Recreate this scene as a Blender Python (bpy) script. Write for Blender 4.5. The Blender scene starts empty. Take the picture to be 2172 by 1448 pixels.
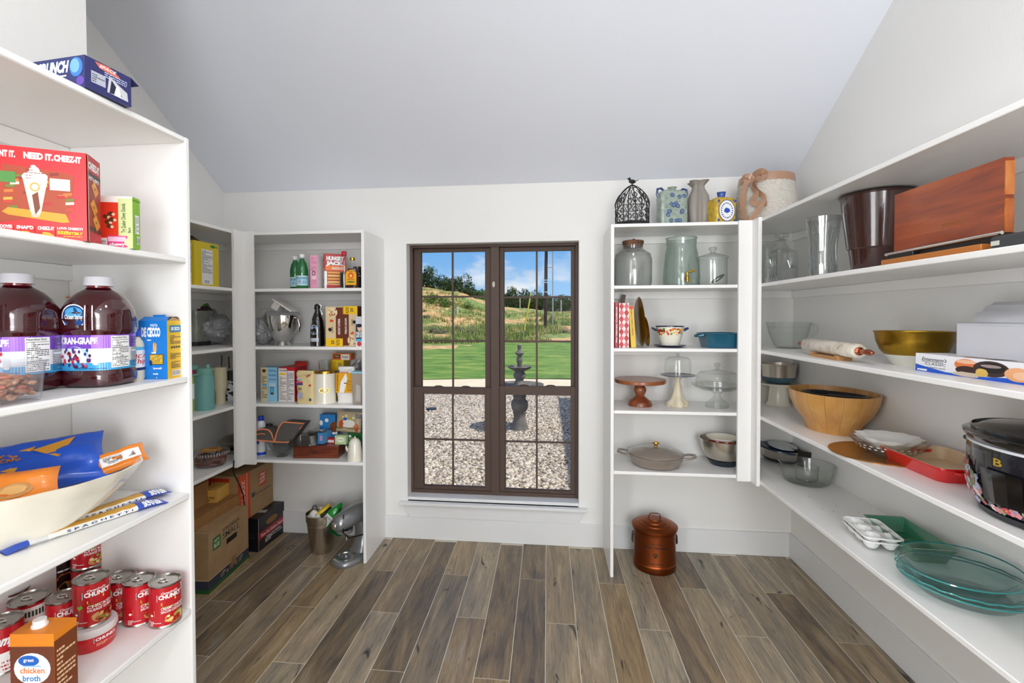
import bpy, math, random
import numpy as np
from mathutils import Vector, Matrix, noise
random.seed(7); rnd = random.Random(11)
PI = math.pi
SC = bpy.context.scene
COL = SC.collection
# ------------------------------------------------------------------ camera
F = 1029.4; PITCH = .019; YAW = .1101; ROLL = -.0022; CX = 1086-38.43; CY = 724-35.03; H = 1.5525
_c, _s = math.cos(YAW), math.sin(YAW); _Rz = np.array([[_c, _s, 0], [-_s, _c, 0], [0, 0, 1]])
_c, _s = math.cos(PITCH), math.sin(PITCH); _Rx = np.array([[1, 0, 0], [0, _c, -_s], [0, _s, _c]])
_c, _s = math.cos(ROLL), math.sin(ROLL); _Ry = np.array([[_c, 0, _s], [0, 1, 0], [-_s, 0, _c]])
RC = _Ry@_Rx@_Rz
cd = bpy.data.cameras.new('camera'); cam = bpy.data.objects.new('camera', cd); COL.objects.link(cam)
cd.sensor_width = 36; cd.lens = F/2172*36; cd.shift_x = 38.43/2172; cd.shift_y = -35.03/2172
cd.clip_start = .05; cd.clip_end = 800
cam.matrix_world = Matrix(((RC[0][0], RC[2][0], -RC[1][0], 0), (RC[0][1], RC[2][1], -RC[1][1], 0), (RC[0][2], RC[2][2], -RC[1][2], H), (0, 0, 0, 1)))
SC.camera = cam
# the camera's own measurements: a pixel of the photograph met with a plane of the room
def ray(px, py): return RC.T@np.array([(px-CX)/F, 1, -(py-CY)/F])
def onz(px, py, z): d = ray(px, py); t = (z-H)/d[2]; return d[0]*t, d[1]*t
def ony(px, py, y): d = ray(px, py); t = y/d[1]; return d[0]*t, d[2]*t+H
def onx(px, py, x): d = ray(px, py); t = x/d[0]; return d[1]*t, d[2]*t+H
def mpp(x, y): return (RC[1][0]*x+RC[1][1]*y)/F          # metres per pixel at a place in the room
# ------------------------------------------------------------------ look
SC.view_settings.view_transform = 'Standard'; SC.view_settings.look = 'None'
SC.view_settings.gamma = 1; SC.view_settings.use_curve_mapping = False
SC.view_settings.exposure = 0
SC.cycles.max_bounces = 10; SC.cycles.diffuse_bounces = 7; SC.cycles.glossy_bounces = 4
SC.cycles.transmission_bounces = 8; SC.cycles.transparent_max_bounces = 24
SC.cycles.caustics_reflective = False; SC.cycles.caustics_refractive = False
SC.cycles.sample_clamp_indirect = 6
try: SC.cycles.use_denoising = True; SC.cycles.denoiser = 'OPENIMAGEDENOISE'
except Exception: pass
# sky with clouds
W = bpy.data.worlds.new('sky'); SC.world = W; W.use_nodes = True
nt = W.node_tree; nt.nodes.clear()
def N(nt, t, **k):
    n = nt.nodes.new(t)
    for a, b in k.items():
        if a.startswith('i_'): n.inputs[a[2:].replace('_', ' ')].default_value = b
        else: setattr(n, a, b)
    return n
def ramp(nt, stops, fac=None, interp='LINEAR'):
    r = nt.nodes.new('ShaderNodeValToRGB'); e = r.color_ramp.elements; r.color_ramp.interpolation = interp
    while len(e) < len(stops): e.new(.5)
    for i, (p, c) in enumerate(stops):
        e[i].position = p; e[i].color = (*c, 1) if len(c) == 3 else c
    if fac is not None: nt.links.new(fac, r.inputs[0])
    return r
L = nt.links.new
tc = N(nt, 'ShaderNodeTexCoord'); sep = N(nt, 'ShaderNodeSeparateXYZ'); L(tc.outputs['Generated'], sep.inputs[0])
grad = ramp(nt, [(0, (.42, .68, .95)), (.12, (.2, .47, .88)), (.5, (.09, .27, .72)), (1, (.05, .17, .55))], sep.outputs[2])
mp = N(nt, 'ShaderNodeMapping'); mp.inputs['Scale'].default_value = (1, 1, 1.9); mp.inputs['Location'].default_value = (.35, .1, .42); L(tc.outputs['Generated'], mp.inputs[0])
cn = N(nt, 'ShaderNodeTexNoise', i_Scale=5.5, i_Detail=8, i_Roughness=.52); L(mp.outputs[0], cn.inputs[0])
cm = ramp(nt, [(.46, (0, 0, 0)), (.60, (1, 1, 1))], cn.outputs[0], 'EASE')
cn2 = N(nt, 'ShaderNodeTexNoise', i_Scale=9, i_Detail=6); L(mp.outputs[0], cn2.inputs[0])
cc = ramp(nt, [(.35, (.62, .70, .82)), (.62, (.98, .99, 1))], cn2.outputs[0])
mx = N(nt, 'ShaderNodeMix', data_type='RGBA'); L(cm.outputs[0], mx.inputs[0]); L(grad.outputs[0], mx.inputs[6]); L(cc.outputs[0], mx.inputs[7])
bg = N(nt, 'ShaderNodeBackground'); bg.inputs[1].default_value = 1.0; L(mx.outputs[2], bg.inputs[0])
wo = N(nt, 'ShaderNodeOutputWorld'); L(bg.outputs[0], wo.inputs[0])
# sun: high, from the right, slightly from behind the house
sd = bpy.data.lights.new('sun', 'SUN'); sun = bpy.data.objects.new('sun', sd); COL.objects.link(sun)
sd.energy = 4.2; sd.angle = .009; sd.color = (1, .95, .86)
sun.rotation_euler = Vector((.62, -.22, 1)).to_track_quat('Z', 'Y').to_euler()
# the pantry's ceiling lamps (round downlights; fixtures are modelled further down)
def area(name, loc, sx, sy, e, rot=(0, 0, 0), col=(.98, .985, 1), shape='RECTANGLE'):
    d = bpy.data.lights.new(name, 'AREA'); d.shape = shape; d.size = sx; d.size_y = sy; d.energy = e; d.color = col
    o = bpy.data.objects.new(name, d); COL.objects.link(o); o.location = loc; o.rotation_euler = rot; return o
LAMPS = [(.25, .9, 3.2), (.35, -.6, 3.2)]
for i, l in enumerate(LAMPS): area('ceiling_lamp_light', (l[0], l[1], l[2]-.05), .34, .34, (8, 6)[i], shape='DISK')
area('side_fill_light', (-1.38, -.75, 1.15), 1.6, 1.8, 66, (PI/2, 0, -PI/2), (.95, .975, 1))  # added fill to brighten the right-wall shelves; there is no opening here
area('doorway_light', (.72, -3.5, 1.4), 1.6, 2.5, 120, (PI/2, 0, 0), (.93, .96, 1))
area('bounce_flash_light', (.3, -2.6, 2.3), 1.8, .8, 24, (PI/2+.25, 0, 0), (.97, .985, 1))
# ------------------------------------------------------------------ materials
def lin(c): return tuple(((x/12.92) if x <= .04045 else ((x+.055)/1.055)**2.4) for x in c)
def hx(s): return lin(tuple(int(s[i:i+2], 16)/255 for i in (0, 2, 4)))
MC = {}
def mat(name):
    m = bpy.data.materials.new(name); m.use_nodes = True; t = m.node_tree
    return m, t, t.nodes['Principled BSDF']
def C(h, rough=.45, metal=0, coat=0, bump=0, bs=60, em=0, var=0):
    k = (h, rough, metal, coat, bump, bs, em, var)
    if k in MC: return MC[k]
    m, t, b = mat('paint_'+h); c = hx(h)
    b.inputs['Base Color'].default_value = (*c, 1); b.inputs['Roughness'].default_value = rough; b.inputs['Metallic'].default_value = metal
    if coat: b.inputs['Coat Weight'].default_value = coat; b.inputs['Coat Roughness'].default_value = .06
    if em: b.inputs['Emission Color'].default_value = (*c, 1); b.inputs['Emission Strength'].default_value = em
    if bump or var:
        tc = N(t, 'ShaderNodeTexCoord'); n = N(t, 'ShaderNodeTexNoise', i_Scale=bs, i_Detail=3); t.links.new(tc.outputs['Object'], n.inputs[0])
        if bump:
            bp = N(t, 'ShaderNodeBump', i_Strength=bump, i_Distance=.01); t.links.new(n.outputs[0], bp.inputs['Height']); t.links.new(bp.outputs[0], b.inputs['Normal'])
        if var:
            r = ramp(t, [(.3, tuple(x*(1-var) for x in c)), (.7, tuple(min(1, x*(1+var)) for x in c))], n.outputs[0]); t.links.new(r.outputs[0], b.inputs['Base Color'])
    MC[k] = m; return m
def wood(name, a, b_, d, scale=(1, 14, 14), rough=.4, coat=0, wscale=2.2, coords='Object', bump=.05):
    m, t, b = mat(name); tc = N(t, 'ShaderNodeTexCoord'); mp = N(t, 'ShaderNodeMapping'); mp.inputs['Scale'].default_value = scale
    oi = N(t, 'ShaderNodeObjectInfo'); vm = N(t, 'ShaderNodeVectorMath', operation='SCALE'); vm.inputs['Scale'].default_value = 9
    cb = N(t, 'ShaderNodeCombineXYZ'); [t.links.new(oi.outputs['Random'], cb.inputs[i]) for i in range(3)]
    t.links.new(cb.outputs[0], vm.inputs[0]); t.links.new(vm.outputs[0], mp.inputs['Location'])
    t.links.new(tc.outputs[coords], mp.inputs[0])
    n = N(t, 'ShaderNodeTexNoise', i_Scale=wscale, i_Detail=7, i_Roughness=.62, i_Distortion=.6); t.links.new(mp.outputs[0], n.inputs[0])
    r = ramp(t, [(.25, hx(a)), (.5, hx(b_)), (.75, hx(d))], n.outputs[0]); t.links.new(r.outputs[0], b.inputs['Base Color'])
    b.inputs['Roughness'].default_value = rough
    if coat: b.inputs['Coat Weight'].default_value = coat; b.inputs['Coat Roughness'].default_value = .1
    bp = N(t, 'ShaderNodeBump', i_Strength=bump, i_Distance=.01); t.links.new(n.outputs[0], bp.inputs['Height']); t.links.new(bp.outputs[0], b.inputs['Normal'])
    return m
def metal(name, h, rough=.25, brush=(30, 30, .8), amt=.025):
    m, t, b = mat(name); b.inputs['Metallic'].default_value = 1; b.inputs['Base Color'].default_value = (*hx(h), 1)
    tc = N(t, 'ShaderNodeTexCoord'); mp = N(t, 'ShaderNodeMapping'); mp.inputs['Scale'].default_value = brush; t.links.new(tc.outputs['Object'], mp.inputs[0])
    n = N(t, 'ShaderNodeTexNoise', i_Scale=4, i_Detail=4); t.links.new(mp.outputs[0], n.inputs[0])
    mr = N(t, 'ShaderNodeMapRange'); mr.inputs['To Min'].default_value = max(.03, rough-amt); mr.inputs['To Max'].default_value = rough+amt
    t.links.new(n.outputs[0], mr.inputs[0]); t.links.new(mr.outputs[0], b.inputs['Roughness']); return m
def glass(name, tint=(.96, .975, .965), edge=(.42, .47, .45), gloss=1.0, rough=.02, body=0, bodycol=(.8, .82, .8)):
    m = bpy.data.materials.new(name); m.use_nodes = True; t = m.node_tree; t.nodes.clear()
    lw = N(t, 'ShaderNodeLayerWeight'); lw.inputs[0].default_value = .35
    r = ramp(t, [(0, tint), (.6, tuple(a*.88+b*.12 for a, b in zip(tint, edge))), (.88, tuple(a*.45+b*.55 for a, b in zip(tint, edge))), (1, edge)], lw.outputs['Facing'])
    tr = N(t, 'ShaderNodeBsdfTransparent'); t.links.new(r.outputs[0], tr.inputs[0])
    gl = N(t, 'ShaderNodeBsdfGlossy'); gl.inputs['Roughness'].default_value = rough
    l2 = N(t, 'ShaderNodeLayerWeight'); l2.inputs[0].default_value = .5; pw_ = N(t, 'ShaderNodeMath', operation='POWER'); pw_.inputs[1].default_value = 4; t.links.new(l2.outputs['Facing'], pw_.inputs[0])
    mu = N(t, 'ShaderNodeMath', operation='MULTIPLY_ADD', use_clamp=True); mu.inputs[1].default_value = .7*gloss; mu.inputs[2].default_value = .045*gloss; t.links.new(pw_.outputs[0], mu.inputs[0])
    mx = N(t, 'ShaderNodeMixShader'); t.links.new(mu.outputs[0], mx.inputs[0]); t.links.new(tr.outputs[0], mx.inputs[1]); t.links.new(gl.outputs[0], mx.inputs[2])
    last = mx
    if body:
        df = N(t, 'ShaderNodeBsdfDiffuse'); df.inputs[0].default_value = (*bodycol, 1); m2 = N(t, 'ShaderNodeMixShader'); m2.inputs[0].default_value = body
        t.links.new(mx.outputs[0], m2.inputs[1]); t.links.new(df.outputs[0], m2.inputs[2]); last = m2
    o = N(t, 'ShaderNodeOutputMaterial'); t.links.new(last.outputs[0], o.inputs[0]); return m
def noisy(name, stops, scale=3, detail=6, rough=.8, bump=.2, bs=None, coords='Object', dist=0, mscale=(1, 1, 1), nrough=.6):
    m, t, b = mat(name); tc = N(t, 'ShaderNodeTexCoord'); mp = N(t, 'ShaderNodeMapping'); mp.inputs['Scale'].default_value = mscale; t.links.new(tc.outputs[coords], mp.inputs[0])
    n = N(t, 'ShaderNodeTexNoise', i_Scale=scale, i_Detail=detail, i_Distortion=dist, i_Roughness=nrough); t.links.new(mp.outputs[0], n.inputs[0])
    r = ramp(t, [(p, hx(c)) for p, c in stops], n.outputs[0]); t.links.new(r.outputs[0], b.inputs['Base Color']); b.inputs['Roughness'].default_value = rough
    if bump:
        n2 = N(t, 'ShaderNodeTexNoise', i_Scale=bs or scale*6, i_Detail=4); t.links.new(mp.outputs[0], n2.inputs[0])
        bp = N(t, 'ShaderNodeBump', i_Strength=bump, i_Distance=.02); t.links.new(n2.outputs[0], bp.inputs['Height']); t.links.new(bp.outputs[0], b.inputs['Normal'])
    return m
WALL = C('e5e4e1', .65, bump=.06, bs=90); CEIL = C('dfe2ea', .8, bump=.05, bs=90)
PAINT = C('eeedeb', .32, bump=.02, bs=25); TRIMW = C('dedfdf', .35)
GLS = glass('clear_glass', (.985, .99, .985), (.6, .64, .62)); GLT = glass('aqua_glass', (.955, .985, .983), (.3, .7, .7), 1.0)
GLG = glass('green_tint_glass', (.975, .985, .98), (.55, .61, .57), 1.0); GLW = glass('window_glass', (.98, .985, .985), (.8, .84, .84), .03)
CUT = glass('cut_crystal', (.94, .95, .95), (.36, .38, .38), 2.2)
PLB = glass('clear_plastic', (.97, .97, .98), (.78, .79, .82), .7, .12, .05, (.85, .85, .87)); BAG = glass('grey_plastic_film', (.62, .62, .64), (.3, .3, .33), 1.2, .15, .28, (.32, .32, .34))
STEEL = metal('brushed_steel', 'd2cabc', .26); STEELD = metal('dark_steel', 'a8a298', .3); CHROME = metal('chrome', 'e6e4e0', .08, amt=.03)
GOLD = metal('brushed_gold', 'c29a3a', .3); COPPER = metal('copper_paint', '8f4a26', .36); BRASS = metal('brass', 'c79a3f', .18)
TIN = metal('tin', 'b9b6b0', .22); ALU = C('8e9092', .28, .55, coat=.5)
CARD = noisy('cardboard', [(.3, '9c7d58'), (.7, 'a98a64')], 14, rough=.85, bump=.05)
CARDD = noisy('brown_cardboard', [(.3, '8a6134'), (.7, '9a6f3f')], 14, rough=.85, bump=.05)
CREAM = C('e9e4d4', .25, coat=.5); WHITE = C('eeeeec', .3, coat=.3); BLACK = C('141416', .35); 
# ------------------------------------------------------------------ geometry helpers
class G:
    def __init__(s): s.v = []; s.f = []; s.m = []; s.ms = []; s.off = .0004
    def mi(s, m):
        if m not in s.ms: s.ms.append(m)
        return s.ms.index(m)
    def add(s, vs, fs, m):
        o = len(s.v); s.v += [tuple(v) for v in vs]; k = s.mi(m)
        for f in fs: s.f.append(tuple(i+o for i in f)); s.m.append(k)
        return s
    def box(s, x0, y0, z0, x1, y1, z1, m, M=None):
        vs = [(x, y, z) for z in (z0, z1) for y in (y0, y1) for x in (x0, x1)]
        if M is not None: vs = [M@Vector(v) for v in vs]
        return s.add(vs, [(0, 2, 3, 1), (4, 5, 7, 6), (0, 1, 5, 4), (2, 6, 7, 3), (0, 4, 6, 2), (1, 3, 7, 5)], m)
    def lathe(s, prof, m, n=32, c=(0, 0), sx=1, sy=1, M=None, fn=None, sq=0):
        vs = []; rings = []
        for j, (r, z) in enumerate(prof):
            if r < 1e-6: rings.append([len(vs)]); vs.append((c[0], c[1], z))
            else:
                rings.append(list(range(len(vs), len(vs)+n)))
                for i in range(n):
                    a = 2*PI*i/n; rr = r*(fn(a, j, z) if fn else 1)
                    if sq: rr *= 1/(abs(math.cos(a))**sq+abs(math.sin(a))**sq)**(1/sq)
                    vs.append((c[0]+rr*math.cos(a)*sx, c[1]+rr*math.sin(a)*sy, z))
        fs = []
        for a, b in zip(rings, rings[1:]):
            if len(a) == 1 and len(b) == 1: continue
            for i in range(n):
                j = (i+1) % n
                if len(a) == 1: fs.append((a[0], b[j], b[i]))
                elif len(b) == 1: fs.append((a[i], a[j], b[0]))
                else: fs.append((a[i], a[j], b[j], b[i]))
        if M is not None: vs = [M@Vector(v) for v in vs]
        return s.add(vs, fs, m)
    def tube(s, pts, r, m, n=8, closed=False, M=None, flat=1):
        P = [Vector(p) for p in pts]; k = len(P); vs = []; fs = []
        up = Vector((0, 0, 1))
        for i in range(k):
            if closed: t = P[(i+1) % k]-P[i-1]
            else: t = P[min(i+1, k-1)]-P[max(i-1, 0)]
            t = t.normalized() if t.length > 1e-9 else Vector((0, 0, 1))
            if i == 0:
                a = up if abs(t.dot(up)) < .9 else Vector((1, 0, 0)); u = t.cross(a).normalized()
            else: u = (u-t*u.dot(t)); u = u.normalized() if u.length > 1e-9 else t.orthogonal().normalized()
            w = t.cross(u); rr = r[i] if isinstance(r, (list, tuple)) else r
            for q in range(n):
                a = 2*PI*q/n; vs.append(P[i]+u*(rr*math.cos(a))+w*(rr*flat*math.sin(a)))
        for i in range(k if closed else k-1):
            j = (i+1) % k
            for q in range(n): fs.append((i*n+q, i*n+(q+1) % n, j*n+(q+1) % n, j*n+q))
        if not closed: fs.append(tuple(range(n))[::-1]); fs.append(tuple((k-1)*n+q for q in range(n)))
        if M is not None: vs = [M@v for v in vs]
        return s.add(vs, fs, m)
    def prism(s, poly, z0, z1, m, M=None):
        n = len(poly); vs = [(x, y, z0) for x, y in poly]+[(x, y, z1) for x, y in poly]
        if M is not None: vs = [M@Vector(v) for v in vs]
        return s.add(vs, [tuple(range(n))[::-1], tuple(range(n, 2*n))]+[(i, (i+1) % n, (i+1) % n+n, i+n) for i in range(n)], m)
    def sphere(s, c, r, m, n=14, k=9, sc=(1, 1, 1), M=None, fn=None):
        pr = [(r*math.sin(PI*i/k), -r*math.cos(PI*i/k)) for i in range(k+1)]
        pr[0] = (0, -r); pr[-1] = (0, r); g = G(); g.lathe(pr, m, n)
        vs = [Vector((x*sc[0]+c[0], y*sc[1]+c[1], z*sc[2]+c[2])) for x, y, z in g.v]
        if fn: vs = [fn(v) for v in vs]
        if M is not None: vs = [M@v for v in vs]
        return s.add(vs, g.f, m)
    def grid(s, fn, nu, nv, m, closeu=False):
        vs = [fn(i/nu, j/nv) for j in range(nv+1) for i in range(nu+1)]; w = nu+1
        return s.add(vs, [(j*w+i, j*w+i+1, (j+1)*w+i+1, (j+1)*w+i) for j in range(nv) for i in range(nu)], m)
    # flat print on a face
    def bump(s): s.off += .00003 if s.off < .003 else .000012; return s.off
    def rect(s, fc, x0, y0, x1, y1, m):
        o = s.bump(); k = max(1, int((x1-x0)*fc.W/fc.seg)) if fc.seg else 1
        vs = []; 
        for i in range(k+1):
            x = x0+(x1-x0)*i/k; vs += [fc(x, y0, o), fc(x, y1, o)]
        return s.add(vs, [(2*i, 2*i+2, 2*i+3, 2*i+1) for i in range(k)], m)
    def poly(s, fc, pts, m): o = s.bump(); return s.add([fc(x, y, o) for x, y in pts], [tuple(range(len(pts)))], m)
    def oval(s, fc, cx, cy, rx, ry, m, n=20, jit=0, rot=0):
        o = s.bump(); pts = []
        for i in range(n):
            a = 2*PI*i/n; q = 1+(jit*rnd.uniform(-1, 1) if jit else 0); x, y = rx*q*math.cos(a), ry*q*math.sin(a)
            if rot: x, y = x*math.cos(rot)-y*math.sin(rot)*fc.H/fc.W, x*math.sin(rot)*fc.W/fc.H+y*math.cos(rot)
            pts.append((cx+x, cy+y))
        return s.add([fc(x, y, o) for x, y in pts], [tuple(range(n))], m)
    def text(s, fc, st, x, y, w, h, m, slant=0, rot=0, bold=.02):
        """lettering filling the box x,y,w,h (shares of the face)"""
        tv, tf = tmesh(st, bold); o = s.bump(); vs = []
        for (a, b) in tv:
            if rot == 90: X, Y = x+w*(1-b), y+h*a
            elif rot == 180: X, Y = x+w*(1-a), y+h*(1-b)
            elif rot == -90: X, Y = x+w*b, y+h*(1-a)
            else: X, Y = x+w*(a+slant*(b-.5)), y+h*b
            vs.append(fc(X, Y, o))
        return s.add(vs, tf, m)
    def lines(s, fc, x0, y0, x1, y1, n, m, seed=1, fill=.45):
        """rows of small print"""
        r = random.Random(seed); dy = (y1-y0)/n
        for i in range(n):
            a = x0; 
            o = s.bump() if i == 0 else s.off
            while a < x1-.02*(x1-x0):
                b = min(x1, a+r.uniform(.05, .22)*(x1-x0)); yy = y1-dy*(i+1)
                s.add([fc(a, yy, o), fc(b, yy, o), fc(b, yy+dy*fill, o), fc(a, yy+dy*fill, o)], [(0, 1, 2, 3)], m); a = b+.03*(x1-x0)
                if r.random() < .12: break
        return s
    def build(s, name, parent=None, loc=(0, 0, 0), rz=0, ang=38, bevel=0, smooth=True, seg=2, rot=None):
        me = bpy.data.meshes.new(name); me.from_pydata([tuple(v) for v in s.v], [], s.f)
        for m in s.ms: me.materials.append(m)
        me.polygons.foreach_set('material_index', s.m)
        if smooth:
            me.polygons.foreach_set('use_smooth', [True]*len(s.f))
            try: me.set_sharp_from_angle(angle=math.radians(ang))
            except Exception: pass
        me.update(); o = bpy.data.objects.new(name, me); COL.objects.link(o)
        o.location = loc; o.rotation_euler = rot if rot else (0, 0, rz)
        if parent: o.parent = parent
        if bevel:
            b = o.modifiers.new('edge', 'BEVEL'); b.width = bevel; b.segments = seg; b.limit_method = 'ANGLE'; b.angle_limit = math.radians(50); b.harden_normals = False
        return o
class Face:
    """a flat face: x,y in 0..1 across width W and height H"""
    def __init__(s, o, u, v, W, H): s.o, s.u, s.v = Vector(o), Vector(u).normalized(), Vector(v).normalized(); s.W, s.H = W, H; s.n = s.u.cross(s.v); s.seg = 0
    def __call__(s, x, y, off): return s.o+s.u*(x*s.W)+s.v*(y*s.H)+s.n*off
class Cyl:
    """a wrapped label: x runs anticlockwise seen from above, centred on angle a"""
    def __init__(s, r, z0, H, a, W, c=(0, 0), sx=1, sy=1, r2=None, sq=0): s.r, s.z0, s.H, s.a, s.W, s.c, s.sx, s.sy = r, z0, H, a, W, c, sx, sy; s.r2 = r2 if r2 else r; s.seg = r*.16; s.sq = sq
    def __call__(s, x, y, off):
        t = s.a+(x-.5)*s.W/s.r; r = s.r+(s.r2-s.r)*y
        if s.sq: r *= 1/(abs(math.cos(t))**s.sq+abs(math.sin(t))**s.sq)**(1/s.sq)
        return Vector((s.c[0]+(r*s.sx+off)*math.cos(t), s.c[1]+(r*s.sy+off)*math.sin(t), s.z0+y*s.H))
def boxface(w, d, h, side='front', z0=0):
    """faces of a box whose base centre is the origin, front looking to -Y"""
    if side == 'front': return Face((-w/2, -d/2, z0), (1, 0, 0), (0, 0, 1), w, h)
    if side == 'right': return Face((w/2, -d/2, z0), (0, 1, 0), (0, 0, 1), d, h)
    if side == 'left': return Face((-w/2, d/2, z0), (0, -1, 0), (0, 0, 1), d, h)
    if side == 'back': return Face((w/2, d/2, z0), (-1, 0, 0), (0, 0, 1), w, h)
    if side == 'top': return Face((-w/2, -d/2, z0+h), (1, 0, 0), (0, 1, 0), w, d)
TM = {}
def tmesh(st, bold=.02):
    k = (st, bold)
    if k in TM: return TM[k]
    cu = bpy.data.curves.new('lettering', 'FONT'); cu.body = st; cu.resolution_u = 2; cu.offset = bold; cu.size = 1
    ob = bpy.data.objects.new('lettering', cu); me = bpy.data.meshes.new_from_object(ob)
    v = np.array([p.co[:2] for p in me.vertices]); a, b = v.min(0), v.max(0); v = (v-a)/np.maximum(b-a, 1e-6)
    TM[k] = ([tuple(q) for q in v], [tuple(p.vertices) for p in me.polygons])
    bpy.data.objects.remove(ob); bpy.data.meshes.remove(me); bpy.data.curves.remove(cu); return TM[k]
def tag(o, label, cat, group=None, kind=None):
    o['label'] = label; o['category'] = cat
    if group: o['group'] = group
    if kind: o['kind'] = kind
    return o
def thing(name, label, cat, loc=(0, 0, 0), rz=0, group=None, rot=None):
    o = bpy.data.objects.new(name, None); COL.objects.link(o); o.location = loc; o.rotation_euler = rot if rot else (0, 0, rz); o.empty_display_size = .05
    return tag(o, label, cat, group)
def struct(o): o['kind'] = 'structure'; return o
def stuff(o): o['kind'] = 'stuff'; return o
def dup(r, loc, label, rz=None, group=None):
    def cp(o, par):
        c = o.copy(); COL.objects.link(c); c.parent = par
        for ch in [q for q in bpy.data.objects if q.parent == o]: cp(ch, c)
        return c
    c = cp(r, None); c.location = loc; c['label'] = label
    if rz is not None: c.rotation_euler = (0, 0, rz)
    if group: c['group'] = group
    return c
# ------------------------------------------------------------------ room shell
YB = 3.2845; YF = 2.908; XR = 1.5558; XL = -2.3216; XC = -1.515; YC = 1.465; YN = -3.6
T = 2.0873; S2, S3, S4, S5 = 1.7278, 1.3599, .9938, .6351; TN, N2, N3, N4, N5 = 2.1046, 1.7344, 1.366, 1.0038, .6396
TH = .0196; XA = -1.1302; XB = .3688; X1R = 1.1696; X1L = -1.1075; X2L = -1.9451; YL = 1.408
HC = 2.441; SL = .612; YK = 1.9; ZK = HC+SL*(YB-YK)
WX0, WX1, WZ0, WZ1 = -.972, .209, .27, 2.052
def wallbox(name, *b): return struct(G().box(*b, WALL).build(name, smooth=False))
g = G()
for b in ((XL-.15, YB, -.2, WX0, YB+.2, 2.7), (WX1, YB, -.2, XR+.15, YB+.2, 2.7), (WX0, YB, -.2, WX1, YB+.2, WZ0), (WX0, YB, WZ1, WX1, YB+.2, 2.7)): g.box(*b, WALL)
struct(g.build('wall_back', smooth=False))
wallbox('wall_right', XR, YN-.15, -.2, XR+.15, YB, 3.6)
wallbox('wall_left', XL-.15, YC-.05, -.2, XL, YB, 3.6)
wallbox('wall_left_near', XC-.15, YN, -.2, XC, YC, 3.6)
wallbox('wall_left_return', XL-.15, YC-.12, -.2, XC-.15, YC, 3.6)
g = G(); g.box(XC-.15, YN-.15, -.2, -.75, YN, 3.6, WALL).box(.75, YN-.15, -.2, XR, YN, 3.6, WALL).box(-.75, YN-.15, 2.6, .75, YN, 3.6, WALL).box(-.75, YN-.2, -.2, .75, YN-.15, 2.6, WALL)
struct(g.build('wall_near', smooth=False))
g = G(); t_ = .1
g.prism([(YB+.2, HC-SL*.2), (YK, ZK), (YN-.15, ZK), (YN-.15, ZK+t_), (YK-.03, ZK+t_), (YB+.2, HC-SL*.2+t_+.02)], XL-.15, XR+.15, CEIL, Matrix(((0, 0, 1, 0), (1, 0, 0, 0), (0, 1, 0, 0), (0, 0, 0, 1))))
struct(g.build('ceiling', smooth=False))
# floor: grout bed and every plank
GROUT = C('d6cebd', .8); struct(G().box(XL-.1, YN-.1, -.12, XR+.1, YB+.05, -.0014, GROUT).build('floor', smooth=False))
FL = bpy.data.objects['floor']
def plankmat():
    m, t, b = mat('wood_look_tile'); L = t.links.new
    tc = N(t, 'ShaderNodeTexCoord'); oi = N(t, 'ShaderNodeObjectInfo'); cb = N(t, 'ShaderNodeCombineXYZ')
    L(oi.outputs['Random'], cb.inputs[0]); L(oi.outputs['Random'], cb.inputs[1]); L(oi.outputs['Random'], cb.inputs[2])
    sc = N(t, 'ShaderNodeVectorMath', operation='SCALE'); sc.inputs['Scale'].default_value = 37; L(cb.outputs[0], sc.inputs[0])
    def nz(scale, s, det, dist, rg=.6):
        mp = N(t, 'ShaderNodeMapping'); mp.inputs['Scale'].default_value = scale; L(tc.outputs['Object'], mp.inputs[0]); ad = N(t, 'ShaderNodeVectorMath'); L(mp.outputs[0], ad.inputs[0]); L(sc.outputs[0], ad.inputs[1])
        n = N(t, 'ShaderNodeTexNoise', i_Scale=s, i_Detail=det, i_Distortion=dist, i_Roughness=rg); L(ad.outputs[0], n.inputs[0]); return n
    broad = nz((7, 1.1, 1), 1.3, 5, 1.6); fine = nz((60, 2.2, 1), 2.4, 8, 1.2, .7)
    base = ramp(t, [(0, hx('50463c')), (.2, hx('8e7c66')), (.38, hx('aaa294')), (.55, hx('957a52')), (.72, hx('b2a896')), (.86, hx('5e5246')), (1, hx('beae94'))], oi.outputs['Random'])
    stre = ramp(t, [(.32, hx('4a443d')), (.45, hx('847460')), (.58, hx('aa9169')), (.72, hx('c4baa8'))], broad.outputs[0])
    mx = N(t, 'ShaderNodeMix', data_type='RGBA'); mx.inputs[0].default_value = .45; L(base.outputs[0], mx.inputs[6]); L(stre.outputs[0], mx.inputs[7])
    fr = ramp(t, [(.3, (.34, .33, .31)), (.52, (.95, .95, .95)), (.75, (1.3, 1.27, 1.22))], fine.outputs[0])
    mm = N(t, 'ShaderNodeMix', data_type='RGBA', blend_type='MULTIPLY'); mm.inputs[0].default_value = .85; L(mx.outputs[2], mm.inputs[6]); L(fr.outputs[0], mm.inputs[7])
    kn = nz((9, 2.2, 1), 1.0, 2, 2.5); kr = ramp(t, [(.66, (0, 0, 0)), (.74, (1, 1, 1))], kn.outputs[0])
    m3 = N(t, 'ShaderNodeMix', data_type='RGBA'); L(kr.outputs[0], m3.inputs[0]); L(mm.outputs[2], m3.inputs[6]); m3.inputs[7].default_value = (*hx('33302d'), 1)
    L(m3.outputs[2], b.inputs['Base Color']); b.inputs['Roughness'].default_value = .42
    bp = N(t, 'ShaderNodeBump', i_Strength=.12, i_Distance=.004); L(fine.outputs[0], bp.inputs['Height']); L(bp.outputs[0], b.inputs['Normal']); return m
PLK = plankmat(); meshes = {}; PW = .1525; JL = 1.2195
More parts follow.
